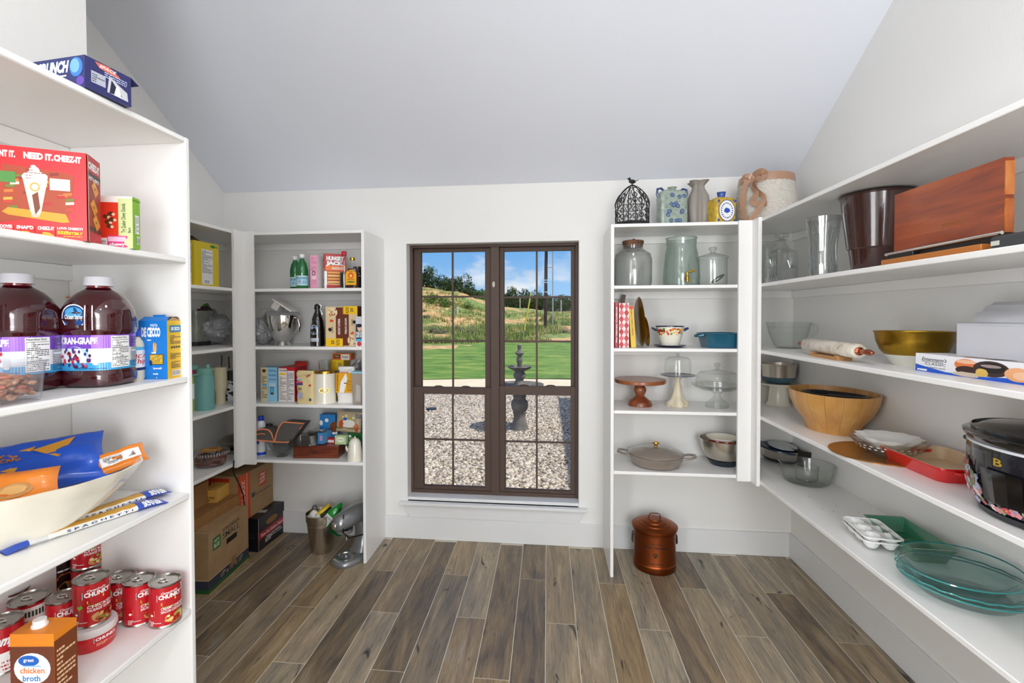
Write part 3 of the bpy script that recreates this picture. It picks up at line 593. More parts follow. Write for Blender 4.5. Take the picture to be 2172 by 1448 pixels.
def can(label, x, y, z, style, r=.0425, h=.124, group=None, off=0, top=True):
    t = thing('soup_can', label, 'can', (x, y, z), 0, group); a = facing(x, y, off)
    body = {'red': C('b81722', .3, coat=.3), 'blk': C('241a18', .3), 'wht': C('ece8e0', .3, coat=.3)}[style[0]]
    G().lathe([(0, .001), (r-.003, .001), (r, 0), (r, .003), (r-.0012, .005), (r-.0012, h-.005), (r, h-.003), (r, h), (r-.002, h), (r-.003, h-.005), (0, h-.005)], TIN, 40).build('tin', t)
    G().lathe([(r-.0008, .006), (r-.0008, h-.006)], body, 40).build('label', t)
    if top:
        g = G(); g.lathe([(r-.009, h-.0048), (r-.008, h-.004), (r-.007, h-.0048)], TIN, 32); ca, sa = math.cos(a), math.sin(a)
        g.tube([(.012*math.cos(q)-.008, .009*math.sin(q), h-.003) for q in [2*PI*i/14 for i in range(14)]], .0016, CHROME, 6, True); g.lathe([(0, h-.0022), (.004, h-.003)], CHROME, 10, c=(.007, 0)); g.build('pull_ring', t)
    p = G(); f = Cyl(r-.0003, .006, h-.012, a, 2*r*1.25)
    if style[1] == 'chunky':
        p.poly(f, [(.2, .66), (.86, .78), (.86, .95), (.2, .83)], WHT); p.poly(f, [(.215, .675), (.845, .79), (.845, .935), (.215, .82)], BLK)
        p.text(f, 'CHUNKY', .24, .70, .58, .12, WHT, bold=.05); p.text(f, "Campbell's", .3, .82, .4, .07, WHT, slant=.1)
        p.poly(f, [(.3, .55), (.66, .62), (.66, .68), (.3, .61)], YEL); p.lines(f, .32, .48, .6, .56, 2, LGRN, 4)
        bc = {'green': C('3f8f3a'), 'orange': C('e07a3c')}[style[2]]
        p.poly(f, [(.12, .26), (.97, .42), (.97, .6), (.12, .42)], bc); p.text(f, style[3], .3, .42, .6, .07, WHT); p.text(f, style[4], .3, .335, .6, .07, WHT)
        p.oval(f, .68, .17, .3, .15, C('c99a58'), jit=.1)
        cols = [C(c) for c in (('8a3b1c', '6b8a32', 'b5602e', '5f2d18', 'd8b070') if style[2] == 'green' else ('e8c87a', 'cf9a4a', '9ab04a', '8a5a30', 'f0dca8'))]
        for i in range(16): p.oval(f, .68+rnd.uniform(-.22, .24), .17+rnd.uniform(-.1, .1), rnd.uniform(.03, .07), rnd.uniform(.025, .05), cols[i % 5], 8, .2)
        p.lines(f, .0, .03, .3, .16, 4, WHT, 3); p.oval(f, .06, .3, .04, .03, WHT, 8)
        if style[2] == 'green': p.poly(f, [(.14, .4), (.08, .47), (.1, .52), (.14, .5), (.18, .54), (.22, .48)], LGRN)
    elif style[1] == 'script':
        p.rect(f, 0, 0, 1, .45, WHT); p.text(f, "Campbell's", .02, .55, .96, .3, WHT, slant=.12, bold=.05); p.oval(f, .5, .4, .1, .08, C('c9a24a')); p.lines(f, .1, .05, .6, .3, 3, C('b5121b'), 5)
    elif style[1] == 'broccoli':
        p.rect(f, .1, .25, 1, .95, WHT); p.rect(f, .3, .72, .95, .86, C('1f4a2a')); p.text(f, 'Broccoli', .3, .5, .6, .13, C('2b2b2b')); p.text(f, 'Cheese', .4, .36, .5, .12, C('2b2b2b')); p.rect(f, .3, .28, 1, .34, LBL); p.oval(f, .7, .1, .3, .15, C('d9bd6a'), jit=.08)
    elif style[1] == 'food':
        p.oval(f, .6, .45, .3, .3, C('c46a28'), jit=.1); p.oval(f, .6, .4, .18, .16, C('e0b060'), jit=.1); p.lines(f, .1, .8, .8, .95, 2, WHT, 3)
    p.build('printing', t, smooth=False); return t
# ---- closest left shelving: lowest shelf, soup cans
def canat(label, px, py, zb, style, **k): h = k.get('h', .124); x, y = at(px, py, zb+h); return can(label, x, y, zb, style, **k)
canat('red soup can standing alone at the front, next to the end panel', 350, 1228.5, N5, ('red', 'chunky', 'orange', 'CREAMY CHICKEN', 'BACON CHOWDER'), group='chunky soup cans', off=.25)
canat('red soup can second from the end panel, behind the front one', 295.5, 1226, N5, ('red', 'chunky', 'orange', 'CHICKEN', 'SAUSAGE GUMBO'), group='chunky soup cans', off=.55)
canat('red soup can half hidden behind the can stacked on the soup bowl', 253, 1221, N5, ('red', 'chunky', 'orange', 'CHICKEN', 'CORN CHOWDER'), group='chunky soup cans', off=.3)
bx_, by_ = at(203, 1372, N5); zlid = .062
xx, yy_ = at(194, 1221.6, N5+zlid+.124)
canat('red soup can with green band standing on the red microwave soup bowl', 194, 1221.6, N5+zlid, ('red', 'chunky', 'green', 'CHICKEN', 'SAUSAGE GUMBO'), group='chunky soup cans', off=.25)
t = thing('soup_bowl', 'wide red microwave soup bowl with clear lid under a soup can', 'bowl', (xx+.004, yy_-.004, N5))
r = .058
G().lathe([(0, 0), (r*.86, 0), (r*.9, .004), (r*.97, .04), (r*.97, .044)], C('c8161d', .3, coat=.3), 40).build('bowl', t); G().lathe([(r*.975, .042), (r, .046), (r, .056), (r*.94, .0615), (0, .0615)], C('d9d6d6', .3), 40).build('lid', t)
p = G(); f = Cyl(r*.935, .012, .03, facing(xx, yy_, .45), .11, r2=r*.97); p.poly(f, [(.3, .45), (.85, .5), (.85, .95), (.3, .9)], WHT); p.poly(f, [(.31, .5), (.84, .55), (.84, .9), (.31, .85)], BLK); p.text(f, 'CHUNKY', .33, .55, .48, .28, WHT, bold=.05); p.lines(f, .35, .1, .9, .4, 3, C('f0c0a0'), 3); p.build('printing', t, smooth=False)
canat('white and red soup can of broccoli cheese behind the red cans', 61, 1266, N5, ('red', 'broccoli'), off=.3, r=.046)
canat('red soup can between the broccoli can and the stacked can', 137, 1262, N5, ('red', 'chunky', 'green', 'CHICKEN', 'NOODLE'), group='chunky soup cans', off=.25)
canat('red and white soup can at the picture edge above the broth carton', 5, 1314, N5, ('red', 'script'), off=.5)
canat('short red and white soup can squeezed behind the broth carton', 122, 1345, N5, ('red', 'script'), r=.034, h=.11, off=.6)
canat('plain soup can deep at the back of the lowest shelf', 22, 1250, N5, ('wht', 'food'), off=.3)
x, y = at(186, 1196, N5+.124); can('red soup can at the back serving as base of a stack', x, y, N5, ('red', 'chunky', 'orange', 'CHICKEN', 'SAUSAGE'), group='chunky soup cans', off=.3)
can('red soup can on top of the stack at the back, under the shelf', x, y, N5+.124, ('red', 'chunky', 'orange', 'CHICKEN', 'SAUSAGE GUMBO'), group='chunky soup cans', off=.3)
x, y = at(122, 1222, N5+.09); can('dark brown can with a pasta picture beside the rear stack', x, y, N5, ('blk', 'food'), h=.15, off=.2)
# broth carton
P = B3(N5, (122, 1505), (-40, 1515), (140, 1482), top=(120, 1336))
(loc, rz, w, d, h) = P; w, d = .1, .062; c = at(122, 1500, N5); loc = (c[0]-.045, c[1]+.012, N5); h = zat(120, 1336, *c)-N5
def fbroth(p, f, r, l, tp):
    p.rect(f, 0, .0, 1, .84, C('6b3318')); p.oval(f, .5, .56, .42, .2, C('e8f0f4')); p.oval(f, .42, .66, .24, .07, BLU); p.text(f, 'great', .3, .635, .24, .05, WHT)
    p.rect(f, .3, .585, .7, .6, C('8cc4e8')); p.text(f, 'chicken', .22, .5, .56, .075, ORG); p.text(f, 'broth', .28, .4, .4, .075, C('2a7ac0')); p.oval(f, .8, .22, .2, .14, C('2f86c8')); p.oval(f, .75, .12, .3, .08, C('e2a84a'))
    p.rect(r, 0, 0, 1, .9, C('7a3c1a')); p.lines(r, .1, .2, .9, .8, 10, C('f0c8a0'), 3)
t = carton('broth_carton', 'orange and brown chicken broth carton with white cap at the lower left', 'carton', (loc, rz*0+.12, w, d, h), C('e8871e'), C('e8871e'), fbroth)
G().lathe([(.016, 0), (.016, .004), (.013, .006), (.013, .016), (0, .017)], WHT, 20, c=(-.01, -.0)).build('cap', t, loc=(0, 0, h))
# ---- second lowest shelf: serving bowl with snack bags, spaghetti
bx, by = -1.285, 1.06
t = thing('serving_bowl', 'large white serving bowl holding snack bags on the second shelf', 'bowl', (bx, by, N4), math.radians(62))
def ov(a, j, z): return 1+(.012*math.cos(14*a) if j > 4 else 0)
G().lathe([(0, .004), (.06, .004), (.066, 0), (.07, .006), (.075, .018), (.12, .055), (.165, .105), (.183, .135), (.19, .15), (.186, .151), (.176, .136), (.15, .1), (.1, .05), (0, .03)], CREAM, 64, sx=1.28, sy=.94, fn=ov).build('bowl', t, ang=60)
BR_ = t
def bagmesh(w, h, puff, seed, m, nx=16, ny=14, crimp=True):
    g = G(); r = Vector((seed*3.1, seed*1.7, 0)); W_ = nx+1
    def fn(sg):
        def q(u, v):
            e = (max(0, 1-(2*u-1)**4)*max(0, 1-(2*v-1)**6))**.5; n = noise.noise(Vector((u*3.5, v*3.5, sg))+r)*.35+noise.noise(Vector((u*9, v*9, sg))+r)*.14
            sh = 1-.06*math.sin(PI*v)
            return ((u-.5)*w*sh, sg*puff*e*(.5+n*.8)+puff*.25*noise.noise(Vector((u*2, v*2, 5))+r), v*h)
        return q
    g.grid(fn(-1), nx, ny, m); g.grid(lambda u, v: fn(1)(1-u, v), nx, ny, m); return g
class BagFace:
    """print that follows the crumpled front of a bag"""
    def __init__(s, w, h, puff, seed): s.a = (w, h, puff, Vector((seed*3.1, seed*1.7, 0))); s.W, s.H = w, h; s.seg = .012
    def __call__(s, u, v, off):
        w, h, puff, r = s.a; e = (max(0, 1-(2*u-1)**4)*max(0, 1-(2*v-1)**6))**.5; n = noise.noise(Vector((u*3.5, v*3.5, -1))+r)*.35+noise.noise(Vector((u*9, v*9, -1))+r)*.14
        return Vector(((u-.5)*w*(1-.06*math.sin(PI*v)), -puff*e*(.5+n*.8)+puff*.25*noise.noise(Vector((u*2, v*2, 5))+r)-off-.0018, v*h))
def bag(name, label, w, h, puff, seed, m, loc, rot, fn=None, nx=16, ny=14, group=None):
    t = thing(name, label, 'bag', loc, rot=rot, group=group); bagmesh(w, h, puff, seed, m, nx, ny).build('bag', t, ang=70)
    if fn: p = G(); fn(p, BagFace(w, h, puff, seed)); p.build('printing', t, smooth=False)
    return t
FOILB = C('1a55c8', .28, coat=.3); FOILO = C('e8862c', .3, coat=.3); FOILW = C('e6e6e6', .3)
def fchip(p, f):
    p.poly(f, [(.22, .62), (.62, .8), (.5, .25)], C('c98a2a')); p.poly(f, [(.25, .61), (.6, .77), (.5, .3)], C('e0a23c')); p.poly(f, [(.6, .72), (.84, .86), (.74, .45)], C('d2942e')); 
    for i in range(40): 
        a, b = rnd.random(), rnd.random(); p.oval(f, .42+.16*(a-.5)+.04, .6+.2*(b-.5), .012, .012, C('b8741e'), 5)
bag('chip_bag', 'blue tortilla chip bag with a yellow chip picture lying in the white bowl', .38, .16, .045, 2, FOILB, (bx-.03, by+.0, N4+.105), (math.radians(-50), math.radians(-3), math.radians(50)), fchip, 22, 16)
def fcook(p, f): p.oval(f, .7, .45, .13, .16, C('c08a4c'), jit=.06); p.oval(f, .7, .46, .09, .1, C('d9a866'), jit=.1); p.rect(f, .1, .15, .4, .5, WHT); p.lines(f, .12, .17, .38, .48, 6, C('b04a30'), 4); p.oval(f, .5, .2, .1, .1, C('c23a2a'))
bag('cookie_bag', 'orange and white cookie bag at the left end of the white bowl', .27, .11, .04, 5, FOILO, (bx+.045, by-.13, N4+.10), (math.radians(-45), 0, math.radians(50)), fcook)
def fbag3(p, f): p.rect(f, .1, .25, .9, .72, WHT); facts(p, f, .14, .28, .55, .7, 8, 3); barcode(p, f, .62, .32, .86, .66, 4)
bag('snack_bag', 'folded orange and white snack bag at the right end of the white bowl', .12, .065, .02, 9, FOILO, (bx+.105, by+.172, N4+.125), (math.radians(-48), math.radians(-12), math.radians(52)), fbag3)
x, y = at(-12, 1150, N4); t = thing('white_dish', 'edge of a small white dish at the left picture edge', 'dish', (x-.02, y-.03, N4)); G().lathe([(0, 0), (.03, 0), (.032, .006), (.055, .035), (.053, .036), (.03, .01), (0, .008)], CREAM, 32).build('dish', t)
def spag(label, pa, pb, z0, wd, seed, flip=False):
    a, b = np.array(onz(*pa, z0)), np.array(onz(*pb, z0)); v = b-a; Ln = np.linalg.norm(v); t = thing('spaghetti_pack', label, 'pasta', (a[0], a[1], z0), math.atan2(v[1], v[0]), 'spaghetti packs below the white bowl')
    def fn(u, v_):  # closed cross-section, flattened ends
        e = min(1, max(0, min(u, 1-u)/.14)); hh = .004+.016*e**.5; ww = wd*(1.25-.25*e) if u > .5 else wd*(1.1-.1*e)
        q = v_*2*PI; return (u*Ln, math.cos(q)*ww/2*(1+.05*noise.noise(Vector((u*9, seed, 0)))), hh/2+.5*hh*math.sin(q)+.002*noise.noise(Vector((u*20, v_*5, seed)))*e)
    ms = [C('1c48b4', .3, coat=.3), C('d9a63c', .4), WHITE, C('c62828', .35)]
    def strip(u0, u1, v0, v1, m, o=0):
        g.grid(lambda a_, b_: tuple(np.array(fn(u0+(u1-u0)*a_, v0+(v1-v0)*b_))+np.array([0, 0, o])), max(2, int(20*(u1-u0))), max(1, int(round(12*(v1-v0)))), m)
    g = G(); strip(0, .12, 0, 1, ms[0]); strip(.12, .22, 0, 1, PLBW); strip(.22, .78, .2, .38, ms[1]); strip(.22, .78, .38, .58, WHITE); strip(.22, .78, .58, 1.1, ms[2]); strip(.22, .78, .1, .2, ms[3] if flip else WHITE); strip(.78, 1, 0, 1, ms[0]); g.build('wrapper', t, ang=60)
    p = G()
    class SF:
        W, H, seg = Ln, wd, 0
        def __call__(s, x_, y_, off): q = fn(x_, .55-.14*y_); return Vector((q[0], q[1]-.0012-off, q[2]+off+.0012))
    f = SF(); p.text(f, 'S P A G H E T T I', .32, .15, .42, .6, NAVY, bold=.02); p.text(f, 'SKINNER', .82, .3, .13, 1.5, WHT, bold=.04)
    p.build('lettering', t, smooth=False)
    return t
PLBW = C('d6d6d8', .15)
spag('lower clear pack of spaghetti with blue ends and printed white stripe', (2, 1174), (345, 1063), N4, .052, 1)
spag('upper spaghetti pack with red stripe and flared blue end, against the bowl', (60, 1140), (352, 1042), N4+.006, .05, 2, True)
# ---- middle shelf: juice, mayonnaise, pasta box
JUICE = C('3c0610', .08, coat=1); JUL = C('5a0a18', .08, coat=1)
def jug(label, x, y, rz, full=True):
    t = thing('juice_jug', label, 'bottle', (x, y, N3), rz, 'grape juice jugs'); t.scale = (1.2, 1.2, 1.08)
    R_ = .0615; pr = [(0, .002), (.8*R_, 0), (.97*R_, .006), (R_, .02), (.985*R_, .034), (.945*R_, .04), (.945*R_, .128), (R_, .134), (R_, .15), (.985*R_, .158), (R_, .166), (.985*R_, .174), (R_, .182), (.97*R_, .195), (.86*R_, .214), (.66*R_, .23), (.42*R_, .241), (.36*R_, .245)]
    def sqf(a, j, z): 
        k = 1/(abs(math.cos(a))**3.2+abs(math.sin(a))**3.2)**(1/3.2); f = min(1, max(0, (.242-z)/.07)); return 1+(k-1)*f
    G().lathe(pr, JUICE, 64, fn=sqf).build('juice_body', t, ang=50)
    G().lathe([(.022, .243), (.022, .252)], C('7d1420', .1, coat=1), 32).build('neck', t)
    G().lathe([(.0275, .25), (.0275, .253), (.0268, .254), (.0268, .27), (.025, .2725), (0, .2725)], C('dcdce4', .3), 40, fn=lambda a, j, z: 1+.012*math.cos(40*a)).build('cap', t)
    p = G(); f = Cyl(.95*R_, .042, .086, 0, 2*PI*.95*R_, sq=3.2); f.seg = .004
    def S(x_): return x_
    # x share .25 is local -Y (front), 0.5 is local +X
    p.rect(f, 0, 0, 1, 1, C('e9ecf2', .3)); p.rect(f, .02, .62, .98, 1, C('7a46c0', .3)); p.rect(f, .02, 0, .98, .22, C('3fa4dc', .3)); p.rect(f, .32, .62, .42, 1, C('b07ae0'))
    p.text(f, 'CRAN-GRAPE', .145, .74, .2, .2, WHT, bold=.05)
    p.oval(f, .23, .38, .075, .3, C('b9d8f0'), 20, .05)
    for i in range(46): p.oval(f, .23+rnd.uniform(-.075, .085), .3+rnd.uniform(-.2, .3), .007, .05, C(('c62a4a', '3a2a7a', 'd84a5a', '5a1430', '2a3a8a')[i % 5]), 8)
    p.oval(f, .335, .22, .014, .07, WHT, 10); p.lines(f, .24, .05, .38, .12, 2, NAVY, 3)
    facts(p, f, .40, .06, .52, .97, 16, 2); p.lines(f, .535, .06, .6, .95, 20, INK, 5); p.build('label', t, smooth=False)
    p = G(); f = Cyl(R_*.99, .14, .06, -PI/2-.12, .05, sq=3.2); f.seg = .004; p.oval(f, .5, .55, .52, .5, WHT, 28); p.oval(f, .5, .55, .48, .45, C('1c4a90'), 28); p.oval(f, .5, .72, .36, .2, C('5ab0e0'), 20); p.text(f, 'Ocean Spray', .12, .38, .76, .26, WHT, bold=.03)
    p.build('logo', t, smooth=False)
    g = G()
    for a in (-PI/2+.28, -PI/2+.48): g.tube([(R_*1.06*math.cos(a)*1.0, R_*1.06*math.sin(a), .14), (R_*1.07*math.cos(a), R_*1.07*math.sin(a), .17), (R_*1.02*math.cos(a), R_*1.02*math.sin(a), .2)], .0035, JUICE, 8)
    g.build('grip_ribs', t)
    return t
x, y = at(213, 815, N3); jug('clear plastic jug of dark red grape juice beside the pasta box', x, y, math.radians(8)); JX = (x, y)
x, y = at(42, 828, N3); jug('jug of dark red grape juice behind the tub of nuts', x, y, math.radians(4))
# mayonnaise jar
x, y = at(277, 806, N3); t = thing('mayonnaise_jar', 'cream coloured mayonnaise jar with blue cap between jug and pasta box', 'jar', (x, y, N3)); r = .035; a = facing(x, y, .1)
G().lathe([(0, 0), (r*.9, 0), (r, .006), (r, .1), (r*.93, .112), (r*.7, .126), (r*.68, .13)], C('e6dcc0', .25, coat=.4), 36).build('jar', t)
G().lathe([(r*.76, .128), (r*.76, .146), (r*.7, .149), (0, .149)], C('1b49c2', .35), 32).build('cap', t)
p = G(); f = Cyl(r*1.004, .03, .068, a, r*3.4); p.rect(f, 0, 0, 1, 1, C('e8eef4')); p.rect(f, 0, .86, 1, 1, LBL); p.rect(f, 0, 0, 1, .12, NAVY); p.text(f, 'Miracle', .25, .52, .62, .26, C('c41c30'), slant=.1); p.text(f, 'Whip', .4, .22, .45, .28, C('c41c30'), slant=.1); p.build('label', t, smooth=False)
# pasta box
P = B3(N3, (356, 804), (300, 809), (395, 797.5), top=(353.5, 680))
w = .083; P = ((0, 0, 0), P[1], w, .042, P[4]); c = np.array(at(356, 804, N3)); rz = math.radians(8); u = np.array([math.cos(rz), math.sin(rz)]); v = np.array([-u[1], u[0]]); ctr = c-u*w/2+v*.037; P = ((ctr[0], ctr[1], N3), rz, w, .074, P[4])
def fpas(p, f, r, l, tp):
    p.text(f, 'DE CECCO', .1, .72, .66, .17, WHT, bold=.06); p.text(f, 'PASTA', .42, .9, .25, .045, WHT); p.lines(f, .3, .66, .75, .7, 1, WHT, 2); p.oval(f, .56, .55, .07, .09, C('e0a858'), 12, .2); p.oval(f, .56, .6, .03, .035, C('c98848'), 10)
    p.lines(f, .45, .44, .8, .5, 1, WHT, 3); p.rect(f, .36, .25, .86, .43, C('3a3010')); p.rect(f, .38, .26, .84, .42, C('c29c2c'))
    for i in range(26): a = rnd.uniform(.4, .76); b = rnd.uniform(.27, .38); p.poly(f, [(a, b), (a+.06, b+.03), (a+.06, b+.045), (a, b+.015)], C(('e4c65a', 'a8821c')[i % 2]))
    p.oval(f, .42, .28, .05, .05, NAVY, 14); p.text(f, 'Spaccatelli', .5, .16, .3, .05, WHT); p.lines(f, .5, .08, .9, .13, 1, WHT, 3); p.lines(f, .6, .02, .95, .06, 1, WHT, 4)
    p.rect(r, .15, .8, .85, .92, C('1f7fa8')); p.text(r, 'DE CECCO', .22, .83, .56, .06, WHT, bold=.05); p.lines(r, .15, .6, .85, .76, 6, INK, 3); p.lines(r, .15, .34, .85, .46, 6, INK, 4); p.lines(r, .2, .18, .8, .3, 5, INK, 8); barcode(p, r, .25, .04, .8, .14, 4)
    for i in range(4): p.oval(r, .25+.16*i, .54, .06, .02, INK, 8)
t = carton('pasta_box', 'blue and yellow pasta box with a cut-out window standing against the end panel', 'box', P, C('1878cc', .35), C('e6b81e', .4), fpas, topm=CARD)
w, d, h = P[2:]; g = G(); g.add([(-w/2, -d/2, h), (w/2, -d/2, h), (w/2-.004, -d/2+.02, h+.012), (-w/2+.004, -d/2+.02, h+.012)], [(0, 1, 2, 3)], C('1878cc')); g.add([(-w/2, d/2, h), (w/2, d/2, h), (w/2-.004, d/2-.02, h+.012), (-w/2+.004, d/2-.02, h+.012)], [(0, 1, 2, 3)], CARD); g.add([(w/2, -d/2, h), (w/2, d/2, h), (w/2-.006, 0, h+.011)], [(0, 1, 2)], CARD); g.box(-.02, -.004, h+.008, .012, .004, h+.018, C('1878cc')); g.build('top_flaps', t, smooth=False)
# tub of nuts
x, y = at(30, 862, N3); t = thing('nut_tub', 'clear plastic tub half full of shelled nuts at the left picture edge', 'tub', (x-.075, y+.028, N3), .1)
def sq5(a, j, z): return 1/(abs(math.cos(a))**5+abs(math.sin(a))**5)**(1/5)
G().lathe([(0, .004), (.05, .003), (.054, 0), (.057, .006), (.064, .082), (.068, .084), (.068, .09), (.066, .09), (.0655, .086), (.0625, .083), (.0555, .007), (0, .006)], PLB, 56, fn=sq5).build('tub', t, ang=50)
NUTS = [C('b98462', .5), C('c99574', .5), C('a06a4a', .5), C('d6a98c', .5), C('c46a4c', .5)]
g = G()
for i in range(150):
    q = rnd.random(); zz = .012+.045*q; R2 = .045+.0; a, b = rnd.uniform(-R2, R2), rnd.uniform(-R2, R2); m_ = Matrix.Translation((a, b, zz))@Matrix.Rotation(rnd.uniform(0, 6), 4, 'Z')@Matrix.Rotation(rnd.uniform(-.6, .6), 4, 'X'); g.sphere((0, 0, 0), .009, NUTS[i % 5], 8, 5, (1.2, .8, .55), m_)
stuff(g.build('nuts', t))
p = G(); f = Face((.0, -.0605, .03), (1, 0, 0), (0, .07, 1), .035, .016); p.rect(f, 0, 0, 1, 1, C('5fa06a')); p.text(f, 'nuts', .15, .3, .7, .45, C('1f4a2a')); p.build('sticker', t, smooth=False, loc=(-.01, -.003, 0))
# cracker box, its inner bag, and small white box behind
x, y = at(118, 800, N3); P = ((x-.03, y+.085, N3), math.radians(12), .11, .045, .235)
def fcr(p, f, r, l, tp):
    for i in range(12): a, b = rnd.uniform(.55, .95), rnd.uniform(.1, .62); p.oval(f, a, b, .12, .07, C(('e8a458', 'd98a3c', 'f0b878')[i % 3]), 8, .1); p.oval(f, a, b, .015, .01, BRN, 6)
t = carton('cracker_box', 'open orange cracker box between the two juice jugs', 'box', P, C('ee7d26'), C('e86a18'), fcr); G().add([(-.055, -.02, .235), (.055, -.02, .235), (.05, -.045, .25), (-.05, -.045, .25)], [(0, 1, 2, 3)], C('f08a3a')).build('flap', t, smooth=False)
bagmesh(.1, .05, .03, 4, PLB, 14, 10).build('inner_bag', t, loc=(0, 0, .235), ang=70)
P = ((P[0][0]+.105, P[0][1]+.085, N3), math.radians(8), .07, .035, .236)
carton('small_box', 'white and green box peeping out behind the juice jugs', 'box', P, C('e8ece4'), C('dfe4da'), lambda p, f, r, l, tp: (p.rect(f, .1, .88, .9, .95, C('7aa83c')), p.lines(f, .1, .5, .9, .85, 6, INK, 3)))
# ---- upper shelf: cracker variety box and granola box
zt = zat(182, 325, *at(190, 511, N2)); P = B3(N2, (182, 325), (-30, 303.5), (223, 348), zt=zt); P = P[:4]+(zt-N2,)
def fchz(p, f, r, l, tp):
    for a, b, s_ in ((.02, .26, 'WANT IT.'), (.36, .3, 'NEED IT.'), (.665, .285, 'CHEEZ-IT')): p.text(f, s_, a, .875, b, .075, WHT, bold=.06)
    p.poly(f, [(.1, .16), (.83, .3), (.87, .72), (.8, .75), (.15, .8)], C('a8401c'))
    for i in range(26): a, b = rnd.uniform(.14, .8), rnd.uniform(.3, .76); p.poly(f, [(a, b), (a+.09, b+.01), (a+.09, b+.04), (a, b+.03)], C(('d8742a', '8a2a18', 'e8a23c', 'c23a20', '6b7a2a', 'e8d8c0', 'b51c1c')[i % 7]))
    p.rect(f, .13, .6, .28, .72, C('4a8a3a')); p.rect(f, .62, .55, .83, .68, C('e8e0d8'))
    p.poly(f, [(.14, .28), (.2, .33), (.78, .29), (.82, .2), (.75, .19), (.2, .25)], C('e89a20'))
    p.poly(f, [(.35, .66), (.6, .66), (.53, .3), (.5, .24), (.45, .24), (.42, .3)], C('ecdcc4')); p.poly(f, [(.44, .48), (.5, .52), (.52, .34), (.47, .26)], C('7a3a1c')); p.oval(f, .47, .57, .05, .05, C('e8a030')); p.oval(f, .47, .57, .035, .035, WHT)
    for a, b, q in ((.4, .68, .06), (.54, .68, .06), (.47, .7, .08), (.47, .75, .055), (.46, .79, .03)): p.oval(f, a, b, q, q*.75, C('f4eee8'), 12, .12)
    p.lines(f, .38, .66, .56, .78, 4, C('7a3a2a'), 3, .25); p.oval(f, .47, .255, .045, .02, C('c9b8a8'))
    for i, (c, s_) in enumerate(((('4a9a3a'), 'GROOVES'), ('c62020', "SNAP'D"), ('c62020', 'CHEEZ-IT'))): a = .06+.21*i; p.rect(f, a, .0, a+.19, .13, C(('d81e1e', 'cc1a1a', 'd42222')[i])); p.oval(f, a+.1, .04, .08, .035, C('f0b030'), 10, .2); p.rect(f, a+.01, .055, a+.06, .085, C(c)); p.text(f, s_, a+.01, .1, .17, .04, WHT, bold=.05)
    p.text(f, 'LOVE CHEEZY?', .69, .115, .27, .028, WHT, bold=.05); p.text(f, 'IRRESISTIBLY', .69, .06, .27, .032, YEL, bold=.05); p.lines(f, .69, .09, .97, .11, 1, YEL, 3); p.lines(f, .75, .035, .95, .055, 1, YEL, 5)
    p.rect(r, 0, 0, 1, 1, C('c41a1e')); p.text(r, 'CHEEZ-IT', .08, .84, .84, .09, WHT, bold=.06); p.rect(r, .04, .15, .96, .8, C('a02418'))
    for i in range(5): p.oval(r, .1+.2*i, .78, .1, .035, BLK, 10); p.oval(r, .1+.2*i, .155, .1, .035, C('38100c'), 10)
    p.text(r, 'HOT & SPICY', .1, .72, .8, .045, WHT, bold=.05)
    for a, b, q in ((.55, .64, .28), (.45, .42, .3), (.62, .25, .3)): p.poly(r, [(a-q, b+.02), (a-.02, b+.1), (a+q, b-.02), (a+.02, b-.1)], C('e6922c')); p.oval(r, a, b, .04, .015, BRN, 8); p.poly(r, [(a-q*.7, b+.02), (a-.02, b+.07), (a+q*.2, b+.03)], C('f2ae4c'))
    p.rect(r, 0, 0, .05, 1, C('e8c8c0'))
t = carton('cracker_variety_box', 'big red box of cheese crackers with a milkshake picture on the upper shelf', 'box', P, C('d8141e', .35), C('c41a1e', .35), fchz, topm=CARD)
w, d, h = P[2:]; G().add([(w/2, -d/2, h), (w/2, d/2, h), (w/2-.03, d/2, h+.008)], [(0, 1, 2)], CARD).build('top_flap', t, smooth=False)
zt = zat(280.5, 417, *at(283, 527, N2)); P = B3(N2, (280.5, 417), (222, 415), (307, 424), zt=zt, w=.085); P = P[:4]+(zt-N2,)
def fgran(p, f, r, l, tp):
    p.rect(f, 0, .2, .6, .88, C('e0361c')); 
    for a, b in ((.25, .6), (.38, .66), (.3, .5), (.42, .55), (.34, .42)): p.oval(f, a, b, .09, .045, BRN, 10, .15); p.oval(f, a+.08, b-.01, .05, .03, C('e8c8a0'), 8)
    p.rect(f, .6, .0, 1, .96, C('cfe0a0')); p.text(f, 'Try Quaker Chewy Granola', .68, .3, .16, .56, C('1f3a1a'), rot=90); p.text(f, 'Bars', .86, .3, .09, .1, C('1f3a1a'), rot=90)
    p.rect(f, .28, .02, .85, .24, C('d8488c')); p.rect(f, .3, .13, .8, .22, C('f0c8e0')); p.text(f, 'chewy', .34, .03, .44, .08, WHT, bold=.04); p.oval(f, .88, .12, .12, .08, C('e8d8a8')); p.lines(f, .02, .02, .25, .17, 8, INK, 4)
    p.rect(r, .25, .3, .8, .66, WHT); p.lines(r, .28, .32, .77, .64, 12, INK, 6); barcode(p, r, .45, .1, .85, .25, 6); p.rect(r, 0, .93, 1, .96, C('6aa01c'))
carton('granola_box', 'small red and green granola bar box behind the big red box', 'box', P, C('eef0e8'), C('86be28'), fgran)
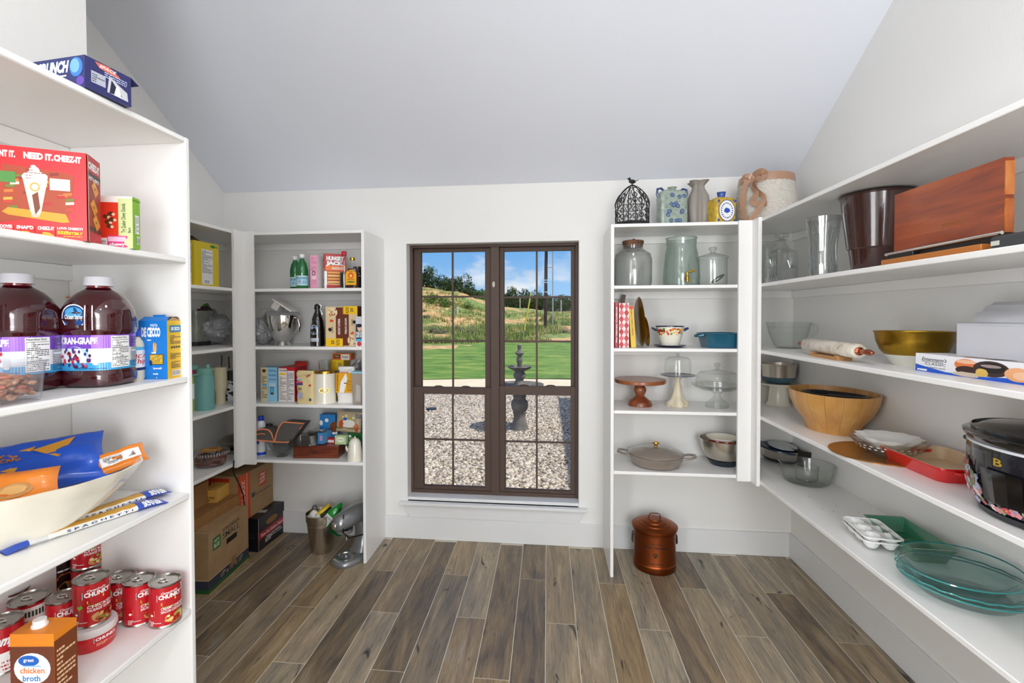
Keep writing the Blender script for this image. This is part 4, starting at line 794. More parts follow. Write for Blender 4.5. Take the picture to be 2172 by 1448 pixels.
# ---- top of the closest unit: crumpled dark blue box lying on its side
c = np.array(at(183, 184, TN)); e = np.array(at(281, 227.5, TN)); v = e-c; d = np.linalg.norm(v); v /= d; u = np.array([v[1], -v[0]]); w = .2; h = zat(172, 116, *c)-TN
ctr = c-u*w/2+v*d/2+np.array([-.003, 0])
def fcru(p, f, r, l, tp):
    p.text(f, 'CRUNCH', .25, .52, .5, .38, C('e8f4ff'), slant=.06, bold=.06); p.oval(f, .87, .66, .1, .3, C('3f7fd0')); p.oval(f, .85, .7, .07, .22, C('7ab4ec')); p.oval(f, .93, .22, .06, .14, C('6a4ab0')); p.rect(f, .45, .4, .72, .45, WHT)
    p.poly(r, [(.2, .95), (.5, .98), (.72, .82), (.75, .74), (.3, .8)], C('d8705c')); p.text(r, 'SPACE', .3, .83, .35, .1, WHT, slant=.1)
    p.rect(r, .12, .25, .42, .62, C('b4b8c8')); p.lines(r, .14, .3, .4, .58, 4, INK, 3); p.lines(r, .4, .6, .9, .8, 3, C('c8d0f0'), 6)
    p.poly(r, [(.45, .15), (.5, .7), (.75, .5), (.9, .4), (.92, .12)], C('c9cbd0')); p.poly(r, [(.5, .15), (.55, .6), (.78, .2)], C('1c2038')); p.poly(r, [(.6, .15), (.66, .5), (.72, .46), (.76, .14)], WHT)
t = carton('cereal_box', 'dark blue cereal box torn open, lying on top of the closest shelving', 'box', ((ctr[0], ctr[1], TN), math.atan2(u[1], u[0]), w, d, h), C('26306e', .35), C('2a2c66', .35), fcru)
g = G(); g.add([(w/2, d/2, h), (w/2-.05, d/2, h), (w/2-.05, d/2+.02, h-.012), (w/2+.004, d/2+.02, h-.014)], [(0, 1, 2, 3)], C('2a2c66')); g.add([(w/2, d/2, 0), (w/2-.05, d/2, 0), (w/2-.05, d/2+.02, .002), (w/2+.006, d/2+.012, .004)], [(0, 1, 2, 3)], C('e0e0e4')); g.build('torn_flaps', t, smooth=False)
bagmesh(.07, .03, .02, 8, C('b8bac0', .25, .6), 12, 8).build('foil_liner', t, loc=(w/2-.05, d/2, .012), rz=0, ang=70)
# ------------------------------------------------------------------ silhouettes measured from the photograph
def SIL(px, x, y, z, pts):
    """radii and heights of a round thing standing at (x, y, z) from half widths and rows"""
    s = mpp(x, y)/math.sqrt(1+((px-CX)/F)**2); out = []
    for hw, py in pts: out.append((hw*s, max(0, zat(px, py, x, y)-z)))
    return out
def bx(px, Y): return ony(px, 700, Y)[0]
def FB(x0, x1, yt, Y, z, d, rz=0, yb=None):
    a, b = ony(x0, yt, Y), ony(x1, yt, Y); return ((a[0]+b[0])/2, Y+d/2, z), rz, b[0]-a[0], d, (a[1]+b[1])/2-z
def round_thing(name, label, cat, parts, loc, rz=0, group=None, n=36):
    t = thing(name, label, cat, loc, rz, group)
    for nm, pr, m in parts: G().lathe(pr, m, n).build(nm, t, ang=45)
    return t
# ---- shelves left of the window, top shelf
GG = C('0b6a30', .06, coat=1)
for i, (px, Y, lb) in enumerate(((642, 2.99, 'front green glass mineral water bottle with blue label'), (627.5, 3.10, 'green glass mineral water bottle half hidden behind the other one'))):
    x = bx(px, Y); s = 1 if i == 0 else 1
    pr = SIL(px, x, Y, S2, [(13, 612), (13, 572), (10, 558), (5.5, 551), (5, 546)]) if i == 0 else SIL(px, x, Y, S2, [(11.5, 612), (11.5, 574), (9, 562), (5, 555), (4.5, 550)])
    pr[0] = (pr[0][0], 0); R_, zc = pr[1][0], pr[-1][1]
    t = round_thing('glass_bottle', lb, 'bottle', [('bottle', [(0, .002), (R_*.9, 0)]+[(R_, .005)]+pr[1:]+[(0, zc)], GG), ('neck_foil', [(.0155, zc-.006), (.0148, zc+.006), (0, zc+.006)], C('c8ccd4', .3)), ('cap', [(.0165, zc+.002), (.0165, zc+.018), (.015, zc+.02), (0, zc+.02)], WHT)], (x, Y, S2), group='green bottles')
    p = G(); f = Cyl(R_+.0006, .022, .062, facing(x, Y), R_*2.6); p.rect(f, 0, 0, 1, 1, C('9fd0e4')); p.rect(f, 0, 0, 1, .06, WHT); p.rect(f, 0, .94, 1, 1, WHT); p.text(f, 'PELLEGRINO', .1, .68, .8, .16, NAVY); p.oval(f, .35, .4, .05, .08, C('d03030')); p.lines(f, .5, .2, .9, .5, 3, C('4a80b0'), 3); p.build('label', t, smooth=False)
    p = G(); f = Cyl(R_*.86, pr[1][1]+.004, .03, facing(x, Y), R_*1.5, r2=R_*.5); p.oval(f, .5, .4, .5, .42, C('b9bcc0')); p.oval(f, .5, .4, .4, .3, C('9a9da4')); p.build('neck_label', t, smooth=False)
def fpink(p, f, r, l, tp): p.lines(f, .1, .75, .9, .95, 7, C('c87898'), 3); p.lines(f, .1, .55, .9, .72, 5, C('c87898'), 4); p.oval(f, .45, .46, .25, .07, C('4a2030')); p.oval(f, .45, .46, .17, .045, PNK); p.poly(f, [(.1, .6), (.3, .55), (.35, .5), (.2, .56)], C('4a2030')); p.oval(f, .5, .34, .3, .06, C('f6d0e0')); p.lines(f, .1, .05, .9, .28, 7, C('c87898'), 6)
carton('pancake_mix_box', 'narrow pink box standing between green bottles and red pancake box', 'box', FB(658, 673.5, 541, 2.97, S2, .1), PNK, C('e8e4e4'), fpink)
# red frozen-pancake box, corner towards the room
c = np.array([bx(689, 2.96), 2.96]); rz = math.radians(30); w = .135; u = np.array([math.cos(rz), math.sin(rz)]); v = np.array([-u[1], u[0]]); d = .055
ctr = c+u*w/2+v*d/2; h = zat(689, 537, *c)-S2
def fhj(p, f, r, l, tp):
    p.rect(f, 0, 0, 1, .14, C('e6e0da')); p.poly(f, [(.05, .52), (.95, .52), (.95, .66), (.05, .66)], ORG); p.text(f, 'HUNGRY', .1, .8, .8, .13, WHT, bold=.07); p.text(f, 'JACK', .08, .64, .8, .15, WHT, bold=.09); p.text(f, 'PANCAKES', .35, .55, .5, .07, WHT, bold=.03); p.rect(f, 0, .0, .12, .5, WHT)
    for i in range(5): p.rect(f, .15, .07+.09*i, .85, .13+.09*i, C(('e8a13c', 'f2c060')[i % 2])); p.rect(f, .15, .06+.09*i, .85, .075+.09*i, C('8a3a18'))
    p.poly(f, [(.1, .0), (.7, .04), (.7, .1), (.1, .12)], C('b01c20'))
    p.oval(l, .45, .86, .35, .1, BRN); p.rect(l, .1, .62, .9, .78, C('b8302a')); p.text(l, 'SAVE', .15, .72, .7, .05, WHT); p.lines(l, .1, .66, .9, .71, 1, WHT, 3); p.rect(l, 0, 0, 1, .6, C('ece8e2')); p.lines(l, .2, .42, .8, .54, 3, INK, 3); p.poly(l, [(.2, .28), (.85, .28), (.65, .14), (.4, .14)], C('8a3a28')); p.oval(l, .5, .3, .1, .03, BLK); p.text(l, '80oz', .15, .03, .6, .05, INK)
carton('pancake_box', 'red and orange box of pancakes and waffles turned at an angle', 'box', ((ctr[0], ctr[1], S2), rz, w, d, h), C('b3161c', .4), C('b3161c', .4), fhj)
# syrup bottles
px, Y = 731, 2.935; x = bx(px, Y); t = thing('syrup_bottle', 'tall clear syrup bottle with red cap, half full of dark syrup', 'bottle', (x, Y, S2))
pr = SIL(px, x, Y, S2, [(10.5, 612), (10.5, 595), (9.6, 578), (9, 562), (9, 548), (5, 543), (5, 541)]); R_ = pr[0][0]
G().lathe([(0, .002), (pr[0][0]*.9, 0)]+pr[1:], GLG, 36).build('bottle', t); zc = pr[-1][1]
G().lathe([(0, .004), (R_*.86, .003), (R_*.92, pr[1][1]), (pr[2][0]*.94, pr[2][1]), (0, pr[2][1])], C('1c0d06', .08, coat=1), 32).build('syrup', t)
G().lathe([(.0155, zc-.002), (.0155, zc+.02), (.013, zc+.024), (0, zc+.024)], C('b81828', .35), 28).build('cap', t)
px, Y = 748.5, 2.935; x = bx(px, Y); t = thing('syrup_jug', 'squat maple syrup bottle with round yellow label and gold cap', 'bottle', (x, Y, S2)); pr = SIL(px, x, Y, S2, [(13.5, 612), (14, 585), (12, 570), (6, 561), (4.5, 555), (4.5, 549)]); R_ = pr[1][0]
G().lathe([(0, .002), (pr[0][0]*.9, 0), (pr[0][0], .006)]+pr[1:3], C('3a1c0a', .08, coat=1), 36, sy=.6).build('bottle', t); G().lathe(pr[2:]+[(0, pr[-1][1])], GLG, 30, sy=.75).build('neck', t)
zc = pr[-1][1]; G().lathe([(.0155, zc-.008), (.0155, zc+.006), (.013, zc+.009), (0, zc+.009)], GOLD, 28).build('cap', t)
p = G(); f = Face((-R_*.9, -R_*.6-.003, .018), (1, 0, 0), (0, .02, 1), R_*1.8, .095); pts = [(0, 0), (1, 0)]+[(.5+.5*math.cos(a), .62+.38*math.sin(a)) for a in [PI*i/14 for i in range(15)]]; p.poly(f, pts, C('f0a818')); p.oval(f, .5, .62, .26, .2, C('d8581c')); p.oval(f, .5, .6, .14, .1, C('f0c060')); p.text(f, 'MAPLE SYRUP', .2, .32, .6, .07, BLK); p.oval(f, .5, .2, .36, .05, GRN); p.text(f, 'Grandma', .3, .85, .4, .08, BLK); p.build('label', t, smooth=False)
px, Y = 762.5, 3.06; x = bx(px, Y); t = round_thing('dark_bottle', 'black bottle with pale lettering behind the maple syrup', 'bottle', [('bottle', [(0, 0), (.028, 0), (.031, .01), (.031, .12), (.03, .145), (0, .147)], C('141418', .2, coat=1))], (x-.008, Y, S2))
p = G(); f = Cyl(.0316, .04, .1, facing(x, Y), .05); p.lines(f, .1, .1, .9, .9, 5, C('b8c4cc'), 9); p.build('printing', t, smooth=False)
# ---- second shelf: mixer bowl, swing-top bottle, oat boxes
px, Y = 599, 3.075; x = bx(px, Y); t = thing('mixer_bowl', 'polished steel stand mixer bowl with a clear pouring shield on top', 'bowl', (x, Y, S3))
pr = SIL(px, x, Y, S3, [(19, 728), (14, 724), (24, 712), (34, 695), (37.5, 680), (38, 669)]); pr[0] = (pr[0][0], 0)
G().lathe([(0, .004)]+pr+[(pr[-1][0]+.003, pr[-1][1]+.002), (pr[-1][0]-.002, pr[-1][1]), (pr[-2][0]-.003, pr[-2][1]), (pr[2][0]-.003, pr[2][1]+.003), (0, pr[1][1]+.004)], CHROME, 64).build('bowl', t); RB, ZB = pr[-1]
G().tube([(RB*.98, -.02, ZB-.012), (RB*1.16, -.03, ZB-.02), (RB*1.3, -.035, ZB-.06), (RB*1.2, -.03, ZB-.105), (RB*.92, -.02, ZB-.118)], .009, CHROME, 12, flat=.6).build('handle', t)
G().lathe([(RB+.004, ZB+.002), (RB+.004, ZB+.01), (RB*.92, ZB+.028), (RB*.86, ZB+.03), (RB*.55, ZB+.03)], PLB, 40).build('shield', t)
sh = G(); M_ = Matrix.Translation((.015, -.02, ZB+.05))@Matrix.Rotation(math.radians(32), 4, 'Y'); sh.box(-.07, -.05, .02, .085, .05, .03, C('e4e0dc', .3), M_); sh.box(-.055, -.04, -.03, -.005, .04, .02, C('d8d4ce', .3), M_); sh.build('chute', t, bevel=.002)
G().tube([(-RB*.9, -.03, ZB+.012), (-RB*1.25, -.04, ZB+.04), (-RB*1.1, 0, ZB+.045), (-RB*.7, .03, ZB+.03)], .003, PLB, 8).build('spout', t)
px, Y = 673.5, 3.0; x = bx(px, Y); t = thing('swing_top_bottle', 'black swing-top growler bottle with round blue and white label', 'bottle', (x, Y, S3)); pr = SIL(px, x, Y, S3, [(16, 728), (15.5, 700), (13, 680), (9, 668), (5.5, 660), (5.3, 652)]); pr[0] = (pr[0][0], 0)
G().lathe([(0, .002)]+pr+[(0, pr[-1][1])], C('120c0a', .08, coat=1), 36).build('bottle', t); zc = pr[-1][1]
G().lathe([(.018, zc-.012), (.019, zc), (.018, zc+.012), (.012, zc+.02), (0, zc+.022)], C('1a1a1a', .3), 24).build('stopper', t)
g = G(); g.tube([(.019, 0, zc-.01), (.026, 0, zc+.012), (.0, -.004, zc+.026), (-.026, 0, zc+.012), (-.019, 0, zc-.01)], .0018, CHROME, 6); g.tube([(.02, -.01, zc-.01), (.036, -.012, zc-.03), (.038, -.012, zc-.05), (.026, -.01, zc-.06)], .0018, CHROME, 6); g.build('wire_bail', t)
p = G(); f = Cyl(pr[1][0]+.0008, .075, .062, facing(x, Y, -.55), .055, r2=pr[2][0]+.004); p.oval(f, .5, .5, .5, .5, C('e8eef4')); p.oval(f, .5, .5, .42, .42, C('3f78c0')); p.oval(f, .5, .5, .3, .3, C('c8dcf0')); p.poly(f, [(.3, .45), (.5, .7), (.7, .5), (.55, .3)], C('2a60a8')); p.build('label', t, smooth=False)
p = G(); f = Cyl(pr[0][0]-.0001+.001, .03, .022, facing(x, Y, -.5), .06); p.rect(f, 0, 0, 1, 1, C('c4ccd4')); p.lines(f, .1, .1, .9, .9, 3, INK, 4); p.build('lower_label', t, smooth=False)
def foat(up):
    def fn(p, f, r, l, tp):
        s = (lambda a, b, c_, d_: (a, b, c_, d_)) if up else (lambda a, b, c_, d_: (1-c_, 1-d_, 1-a, 1-b))
        p.rect(f, *s(0, 0, 1, .2), YEL); p.rect(f, *s(.6, .2, 1, .98), C('6a2c14')); p.text(f, '20', *((.3, .05, .2, .1) if up else (.5, .85, .2, .1)), BLK, rot=90); p.text(f, 'VALUE PACK', *((.6, .02, .22, .16) if up else (.18, .82, .22, .16)), BLK, rot=90)
        a, b = (.4, .85) if up else (.6, .15); p.oval(f, a, b, .3, .12, C('e8d4b0')); 
        for i in range(18): p.oval(f, a+rnd.uniform(-.22, .22), b+rnd.uniform(-.09, .09), .05, .015, C(('b5602c', 'c8924c', 'f0e0c0', '8a3018')[i % 4]), 7)
        a, b = (.35, .65) if up else (.65, .33); p.oval(f, a, b, .12, .035, C('d84a28'), 8, .3); a, b = (.25, .42) if up else (.78, .6); p.oval(f, a, b, .1, .05, BLK, 10, .2); p.text(f, 'QUAKER', a+.1 if up else a-.2, b-.08, .1, .16, INK, rot=90); p.text(f, 'INSTANT OATMEAL', *((.72, .3, .14, .4) if up else (.12, .3, .14, .4)), WHT, rot=90 if up else -90)
    return fn
carton('oatmeal_box', 'tan and brown oatmeal value pack with yellow band at the bottom', 'box', FB(690.5, 726.5, 650, 2.955, S3, .08), C('dcc49a'), C('7a4a2c'), foat(True), group='oatmeal boxes')
carton('oatmeal_box', 'oatmeal value pack standing upside down, yellow band at the top', 'box', FB(727.5, 758, 649, 2.965, S3, .08), C('dcc49a'), C('5a3420'), foat(False), group='oatmeal boxes')
carton('cereal_carton', 'dark box edge standing at the back right of the oatmeal boxes', 'box', FB(756, 769, 651, 3.08, S3, .06), C('4a2a30'), C('3a2028'))
def fzo(p, f, r, l, tp): p.rect(f, 0, .75, 1, 1, C('c8ccd0')); p.oval(f, .6, .62, .35, .12, C('e0b898')); p.oval(f, .55, .7, .4, .06, C('1a1a28')); p.text(f, 'ZOOM OATS', .05, .3, .9, .2, WHT, bold=.05); p.rect(f, 0, .18, 1, .26, LBL); p.rect(f, 0, 0, 1, .18, C('e0e0e0')); p.oval(f, .5, .1, .35, .08, C('c83848'))
x = bx(762, 2.94); carton('oats_tub', 'small blue oats box in front of the upside down oatmeal pack', 'box', FB(754.5, 768.5, 671, 2.925, S3, .03), C('27365e'), C('27365e'), fzo)
def plasticbag(label, x, y, z, rx, ry, h, seed, m=BAG, group=None):
    t = thing('plastic_bag', label, 'bag', (x, y, z), group=group); r = Vector((seed, seed*2.3, 1))
    def fn(v):
        d = 1+.34*noise.noise(v*16+r)+.22*noise.noise(v*48+r)+.13*noise.noise(v*120+r); q = Vector((v.x*d, v.y*d, max(0, v.z+h/2)*(1+.15*noise.noise(v*18+r)))); return q
    G().sphere((0, 0, 0), 1, m, 60, 40, (rx, ry, h/2), fn=fn).build('bag', t, ang=180); 
    G().tube([(0, 0, h*.9), (rx*.2, 0, h*1.0), (rx*.3, .01, h*1.06)], [.02, .012, .02], m, 8).build('knot', t); return t
BAGL = C('9a9b9e', .2, coat=.8, bump=1.0, bs=22)
x, y = bx(556, 3.07), 3.12; plasticbag('crumpled grey plastic bag behind the steel mixer bowl', x-.02, y, S3, .075, .07, .19, 4, BAGL)
# ---- third shelf: boxes, flour, canister, sugar
def fmilk(p, f, r, l, tp): p.rect(f, 0, 0, .42, 1, C('d8c8a0')); p.oval(f, .2, .9, .12, .05, BRN); p.lines(f, .05, .1, .38, .8, 16, BRN, 4); p.rect(f, .08, .45, .36, .5, LBL); p.text(f, 'baking', .5, .86, .42, .08, C('2a6aa0')); p.text(f, 'SODA', .5, .74, .45, .06, C('3a50a0')); p.text(f, 'KITCHEN', .5, .62, .45, .05, C('3a50a0')); p.rect(f, .58, .2, .78, .42, INK); p.rect(f, .61, .26, .75, .4, LBL); p.lines(f, .5, .45, .9, .55, 3, WHT, 5)
carton('powder_box', 'light blue and cream box at the left end of the third shelf', 'box', FB(553, 587.5, 779, 3.0, S4, .1), C('8cc4e0'), C('7ab4d4'), fmilk)
def fcn(p, f, r, l, tp): p.rect(f, .0, 0, .5, .97, C('e8e4de')); p.rect(f, .53, 0, .96, .9, C('e2e2e2')); p.text(f, 'GRAHAM', .05, .88, .4, .06, INK); p.rect(f, .06, .78, .42, .84, YEL); p.lines(f, .05, .05, .46, .74, 20, INK, 3); p.lines(f, .56, .05, .92, .86, 22, INK, 6)
carton('cracker_box', 'red box with white printed side panels beside the blue box', 'box', FB(590.5, 625.5, 779, 3.0, S4, .16), C('c41824'), C('b41420'), fcn)
g = G(); t = thing('snack_packet', 'red foil packet lying on top of the red cracker box', 'packet', (bx(637, 3.12), 3.12, S4+.0)); g = bagmesh(.09, .07, .02, 3, C('c42018', .3, coat=.3), 12, 8); g.build('packet', t, rot=(math.radians(-70), 0, .4), loc=(0, .0, zat(640, 776, bx(640, 3.1), 3.1)-S4))
t = thing('snack_packet', 'green foil packet leaning between flour bag and white canister', 'packet', (bx(665, 3.14), 3.14, S4)); bagmesh(.11, .19, .03, 6, C('1a7a34', .3, coat=.3), 12, 8).build('packet', t, rot=(0, math.radians(8), -.1))
def fflour(p, f):
    p.oval(f, .25, .78, .14, .05, C('c8ccd4')); p.text(f, 'flour', .15, .74, .2, .05, NAVY); p.rect(f, .08, .66, .48, .71, C('c84a6a')); p.rect(f, .08, .6, .48, .655, C('3a3a80')); p.text(f, 'GIVE', .2, .44, .22, .07, INK); p.rect(f, .17, .18, .46, .36, C('a8acc8')); p.rect(f, .84, .56, .98, .62, C('c83030')); p.rect(f, .85, .1, .99, .18, C('2a4a80')); p.poly(f, [(.7, .84), (.95, .9), (.95, .94), (.7, .89)], C('b84040'))
def paperbag(name, label, loc, rz, w, d, h, m, fn, seed, cat='bag'):
    t = thing(name, label, cat, loc, rz); r = Vector((seed, seed, seed)); g = G(); n = 14
    def P(u, v):   # u around rounded rectangle, v up
        a = 2*PI*u; k = 1/(abs(math.cos(a))**4+abs(math.sin(a))**4)**.25; tp = 1-.35*max(0, (v-.8)/.2)
        q = Vector((w/2*k*math.cos(a), d/2*k*math.sin(a)*tp, h*v)); nn = .006*noise.noise(q*22+r)+.004*noise.noise(q*60+r); return q+Vector((math.cos(a)*nn, math.sin(a)*nn, 0))
    g.grid(P, 28, n, m); g.add([P(i/28, 1) for i in range(28)], [tuple(range(28))], m); g.add([P(i/28, 0) for i in range(28)], [tuple(range(28))[::-1]], m); g.build('bag', t, ang=60)
    G().add([(-w*.4, -d*.2, h), (w*.4, -d*.2, h), (w*.42, -d*.55, h-.02), (-w*.3, -d*.6, h-.028)], [(0, 1, 2, 3)], m).build('folded_top', t, smooth=False)
    p = G(); fn(p, Face((-w/2*.98, -d/2-.009, 0), (1, 0, 0), (0, 0, 1), w*.96, h*.97)); p.build('printing', t, smooth=False); return t
P = FB(626, 663, 787, 2.93, S4, .075); paperbag('flour_bag', 'cream paper flour bag with folded top in front of the red box', P[0], -.03, P[2], .07, P[4], C('dcc892', .6), fflour, 3)
px, Y = 688.5, 3.0; x = bx(px, Y); t = thing('canister', 'white ceramic canister with brass lid and oval brass plate', 'canister', (x, Y, S4)); pr = SIL(px, x, Y, S4, [(24, 851), (24, 846), (23.5, 795), (23.5, 789)]); pr[0] = (pr[0][0]*1.03, 0)
G().lathe([(0, 0)]+pr, CREAM, 48).build('canister', t); zc, R_ = pr[-1][1], pr[-1][0]
G().lathe([(R_*1.04, zc-.004), (R_*1.05, zc+.006), (R_*1.0, zc+.012), (R_*.9, zc+.014), (0, zc+.012)], BRASS, 48).build('lid', t)
p = G(); f = Cyl(R_*1.02, .07, .032, facing(x, Y, -.08), .066); p.oval(f, .5, .5, .5, .5, BRASS); p.oval(f, .5, .5, .43, .4, C('8a7434', .4, .8)); p.text(f, 'SUGAR', .2, .3, .6, .4, C('e0cf90', .3, .7)); p.build('name_plate', t)
t = thing('glass_tumbler', 'cut glass tumbler standing on the white canister', 'glass', (x, Y+0, S4+zc+.0145)); pr = SIL(688, x, Y, S4+zc+.014, [(13, 786), (13, 761)]); r_ = .032
G().lathe([(0, .004), (r_*.95, 0), (r_, .004), (r_*1.12, .066), (r_*1.05, .066), (r_*.92, .008), (0, .01)], CUT, 24, sq=4, fn=lambda a, j, z: 1+.03*math.cos(12*a)).build('glass', t, ang=20)
px0, px1 = 698, 729; P = FB(px0, px1, 763, 3.13, S4, .1)
def fy(p, f, r, l, tp): p.text(f, '25', .6, .82, .25, .1, INK); p.lines(f, .55, .74, .9, .8, 2, INK, 3); p.rect(f, 0, .55, .5, .95, C('d8a818'))
carton('yellow_box', 'tall yellow box at the back behind canister and sugar bag', 'box', P, C('e8c41c'), C('cfa818'), fy)
zt_ = P[4]+S4; P2 = FB(704.5, 744, 749, 3.13, zt_, .07)
def ft(p, f, r, l, tp): p.rect(f, .08, .25, .42, .8, C('4a1a10')); p.text(f, 'TEA', .12, .4, .26, .25, C('e0c8a0')); p.rect(f, .48, 0, .92, .85, C('ece0d4')); p.text(f, 'fresh', .54, .3, .3, .3, INK)
carton('tea_box', 'orange tea box lying on top of the tall yellow box', 'box', P2, C('d8702c'), C('c8622a'), ft, topm=C('e8dcd0'))
def fsug(p, f): p.rect(f, 0, .3, 1, .86, C('e8a81c')); p.poly(f, [(.2, .3), (.5, .3), (.72, .7), (.62, .86), (.3, .6)], WHT); p.text(f, 'POWDERED', .04, .35, .12, .5, BLK, rot=90); p.text(f, 'd', .02, .86, .2, .09, BLK); p.rect(f, .5, .56, .68, .585, BLK); p.lines(f, .7, .35, .95, .7, 10, C('7a5a10'), 4); p.rect(f, .3, .86, .8, .89, C('e07a4a'))
P = FB(713, 748, 778, 2.99, S4, .07); paperbag('sugar_bag', 'white and yellow powdered sugar bag right of the canister', P[0], .02, P[2], .07, P[4], C('eceae6', .5), fsug, 8)
P = FB(744, 767.5, 788, 2.945, S4, .09); t = thing('food_container', 'translucent container with light blue lid at the end of the shelf', 'container', P[0]); w, d, h = P[2:]
g = G(); tpz = [(-w*.38, -d*.4, 0), (w*.38, -d*.4, 0), (w*.38, d*.4, 0), (-w*.38, d*.4, 0), (-w/2, -d/2, h-.01), (w/2, -d/2, h-.01), (w/2, d/2, h-.01), (-w/2, d/2, h-.01)]; g.add(tpz, [(3, 2, 1, 0), (0, 1, 5, 4), (1, 2, 6, 5), (2, 3, 7, 6), (3, 0, 4, 7)], C('a89a8c', .25, coat=.4)); g.build('container', t, bevel=.006)
G().box(-w*.54, -d*.55, h-.012, w*.5, d*.55, h, C('9cd0e4', .3)).build('lid', t, bevel=.003); bagmesh(w*.5, h*.6, .01, 3, C('b8b4ae', .2), 10, 8).build('inner_bag', t, loc=(w*.12, -d*.5+.0, .02), rot=(math.radians(-4), 0, 0))
x = bx(752, 3.15); plasticbag('crumpled clear plastic bag at the back of the third shelf', x, 3.17, S4, .045, .05, .24, 12, BAGL)
t = thing('wrapped_sandwich', 'yellow and teal wrapped pack squeezed at the back right corner', 'packet', (bx(760, 3.1), 3.09, S4)); g = G(); g.box(-.03, -.03, 0, .028, .02, .17, C('2a7a8a')); g.box(-.031, -.031, .17, .029, .021, .178, C('d8c43c')); g.box(-.03, -.03, .178, .028, .02, .2, C('7a7e82')); g.build('pack', t, bevel=.003)
# ---- fourth shelf
px, Y = 555, 3.03; x = bx(px, Y); t = thing('spray_can', 'white and blue spray bottle with blue cap at the left end', 'bottle', (x, Y-.02, S5)); pr = SIL(px, x, Y-.02, S5, [(10, 955), (10, 905), (9.5, 897), (6, 891), (5.5, 882)]); pr[0] = (pr[0][0], 0); R_ = pr[1][0]
G().lathe([(0, 0)]+pr[:4]+[(0, pr[3][1])], C('e6e8ee', .25, coat=.4), 32).build('bottle', t); G().lathe([(R_*.62, pr[3][1]-.002), (R_*.6, pr[4][1]), (0, pr[4][1]+.002)], C('1a3cc8', .3), 24).build('cap', t)
p = G(); f = Cyl(R_+.0006, .004, .15, facing(x, Y), R_*3); p.rect(f, 0, 0, 1, .13, C('1a48c0')); p.rect(f, .1, .5, .35, .9, C('1a48c0')); p.rect(f, 0, .93, 1, .95, C('20306a')); p.build('label', t, smooth=False)
px, Y = 566, 3.14; x = bx(px, Y); round_thing('thermos_jar', 'white jar with black lid behind the spray bottle', 'jar', [('jar', [(0, 0), (.028, 0), (.03, .01), (.03, .12), (0, .12)], C('e4e4e2', .3)), ('lid', [(.031, .12), (.031, .172), (.028, .176), (0, .176)], BLACK)], (x, Y, S5))
# glass bowl with grey orange-trimmed bags on it
px, Y = 596, 3.0; x = bx(px, Y); t = thing('glass_bowl', 'clear glass bowl under the grey lunch bags', 'bowl', (x, Y, S5)); pr = SIL(px, x, Y, S5, [(12, 963), (24, 951), (34, 932)]); pr[0] = (pr[0][0], 0)
GB = glass('smoky_glass', (.86, .87, .87), (.5, .52, .52), 1.1); G().lathe([(0, 0)]+pr+[(pr[-1][0]-.004, pr[-1][1]), (pr[1][0]-.003, pr[1][1]+.004), (0, .005)], GB, 48).build('bowl', t); RZ = S5+pr[-1][1]
GRY = C('55524f', .7, bump=.1); OTR = C('e88a5a', .5)
t = thing('lunch_bag', 'folded dark grey bag with orange piping resting on the glass bowl', 'bag', (x-.02, Y-.03, RZ+.004))
k = mpp(x, Y)
def ZP(px_, py_): return ((px_-596)*k, (931-py_)*k)
o1 = [ZP(*p) for p in ((547, 927), (545, 922), (549, 913), (560, 907), (577, 904), (588, 906), (594, 912), (600, 930))]
Mx = Matrix(((1, 0, 0, 0), (0, 0, 1, 0), (0, 1, 0, 0), (0, 0, 0, 1)))
g = G(); g.prism(o1, -.05, .06, GRY, Mx); g.build('flap_roll', t, ang=60, bevel=.004); G().tube([(a+.001, -.052, b) for a, b in o1], .0045, OTR, 8, True).build('piping', t); G().tube([(a*.6-.03, -.056, b*.5+.012) for a, b in o1[:6]], .003, OTR, 8).build('zip', t)
o2 = [ZP(*p) for p in ((600, 930), (604, 915), (610, 900), (618, 890), (626, 889), (665, 891), (655, 903), (640, 924), (622, 930))]
g = G(); g.prism(o2, -.045, .05, GRY, Mx); g.build('upright_flap', t, ang=60, bevel=.004); G().tube([(a, -.047, b) for a, b in o2[:7]], .0045, OTR, 8).build('piping', t)
G().tube([(ZP(600, 928)[0], -.05, .002), (ZP(620, 927)[0], -.05, .001), (ZP(632, 929)[0], -.05, .003)], .004, OTR, 8).build('piping', t)
# wooden tea chest
BX = wood('tea_chest_wood', '3a160c', '6a2c16', '8a4422', (1, 12, 12), .35, .3)
ta = np.array(onz(718.5, 971.5, S5)); P = B3(S5, (718.5, 971.5), (623, 971), (736, 960.5), top=(718.5, 946)); t = thing('tea_chest', 'dark reddish wooden tea box with lid', 'box', P[0], P[1]); w, d, h = P[2], max(.13, P[3]), P[4]
G().box(-w/2, -d/2, 0, w/2, d/2, h*.96, BX).build('box', t, bevel=.002); G().box(-w/2-.001, -d/2-.001, h*.96, w/2+.001, d/2+.001, h+.004, BX).build('lid', t, bevel=.002)
p = G(); f = boxface(w, d, h); p.text(f, '-TEA-', .33, .4, .22, .28, C('1a0c08')); p.build('lettering', t, smooth=False); g = G(); [g.box(*b, BX) for b in ((-w*.47, -d/2-.002, h*.12, w*.47, -d/2, h*.2), (-w*.47, -d/2-.002, h*.76, w*.47, -d/2, h*.84))]; g.build('moulding', t); TEA = (P[0], P[1], w, d, h)
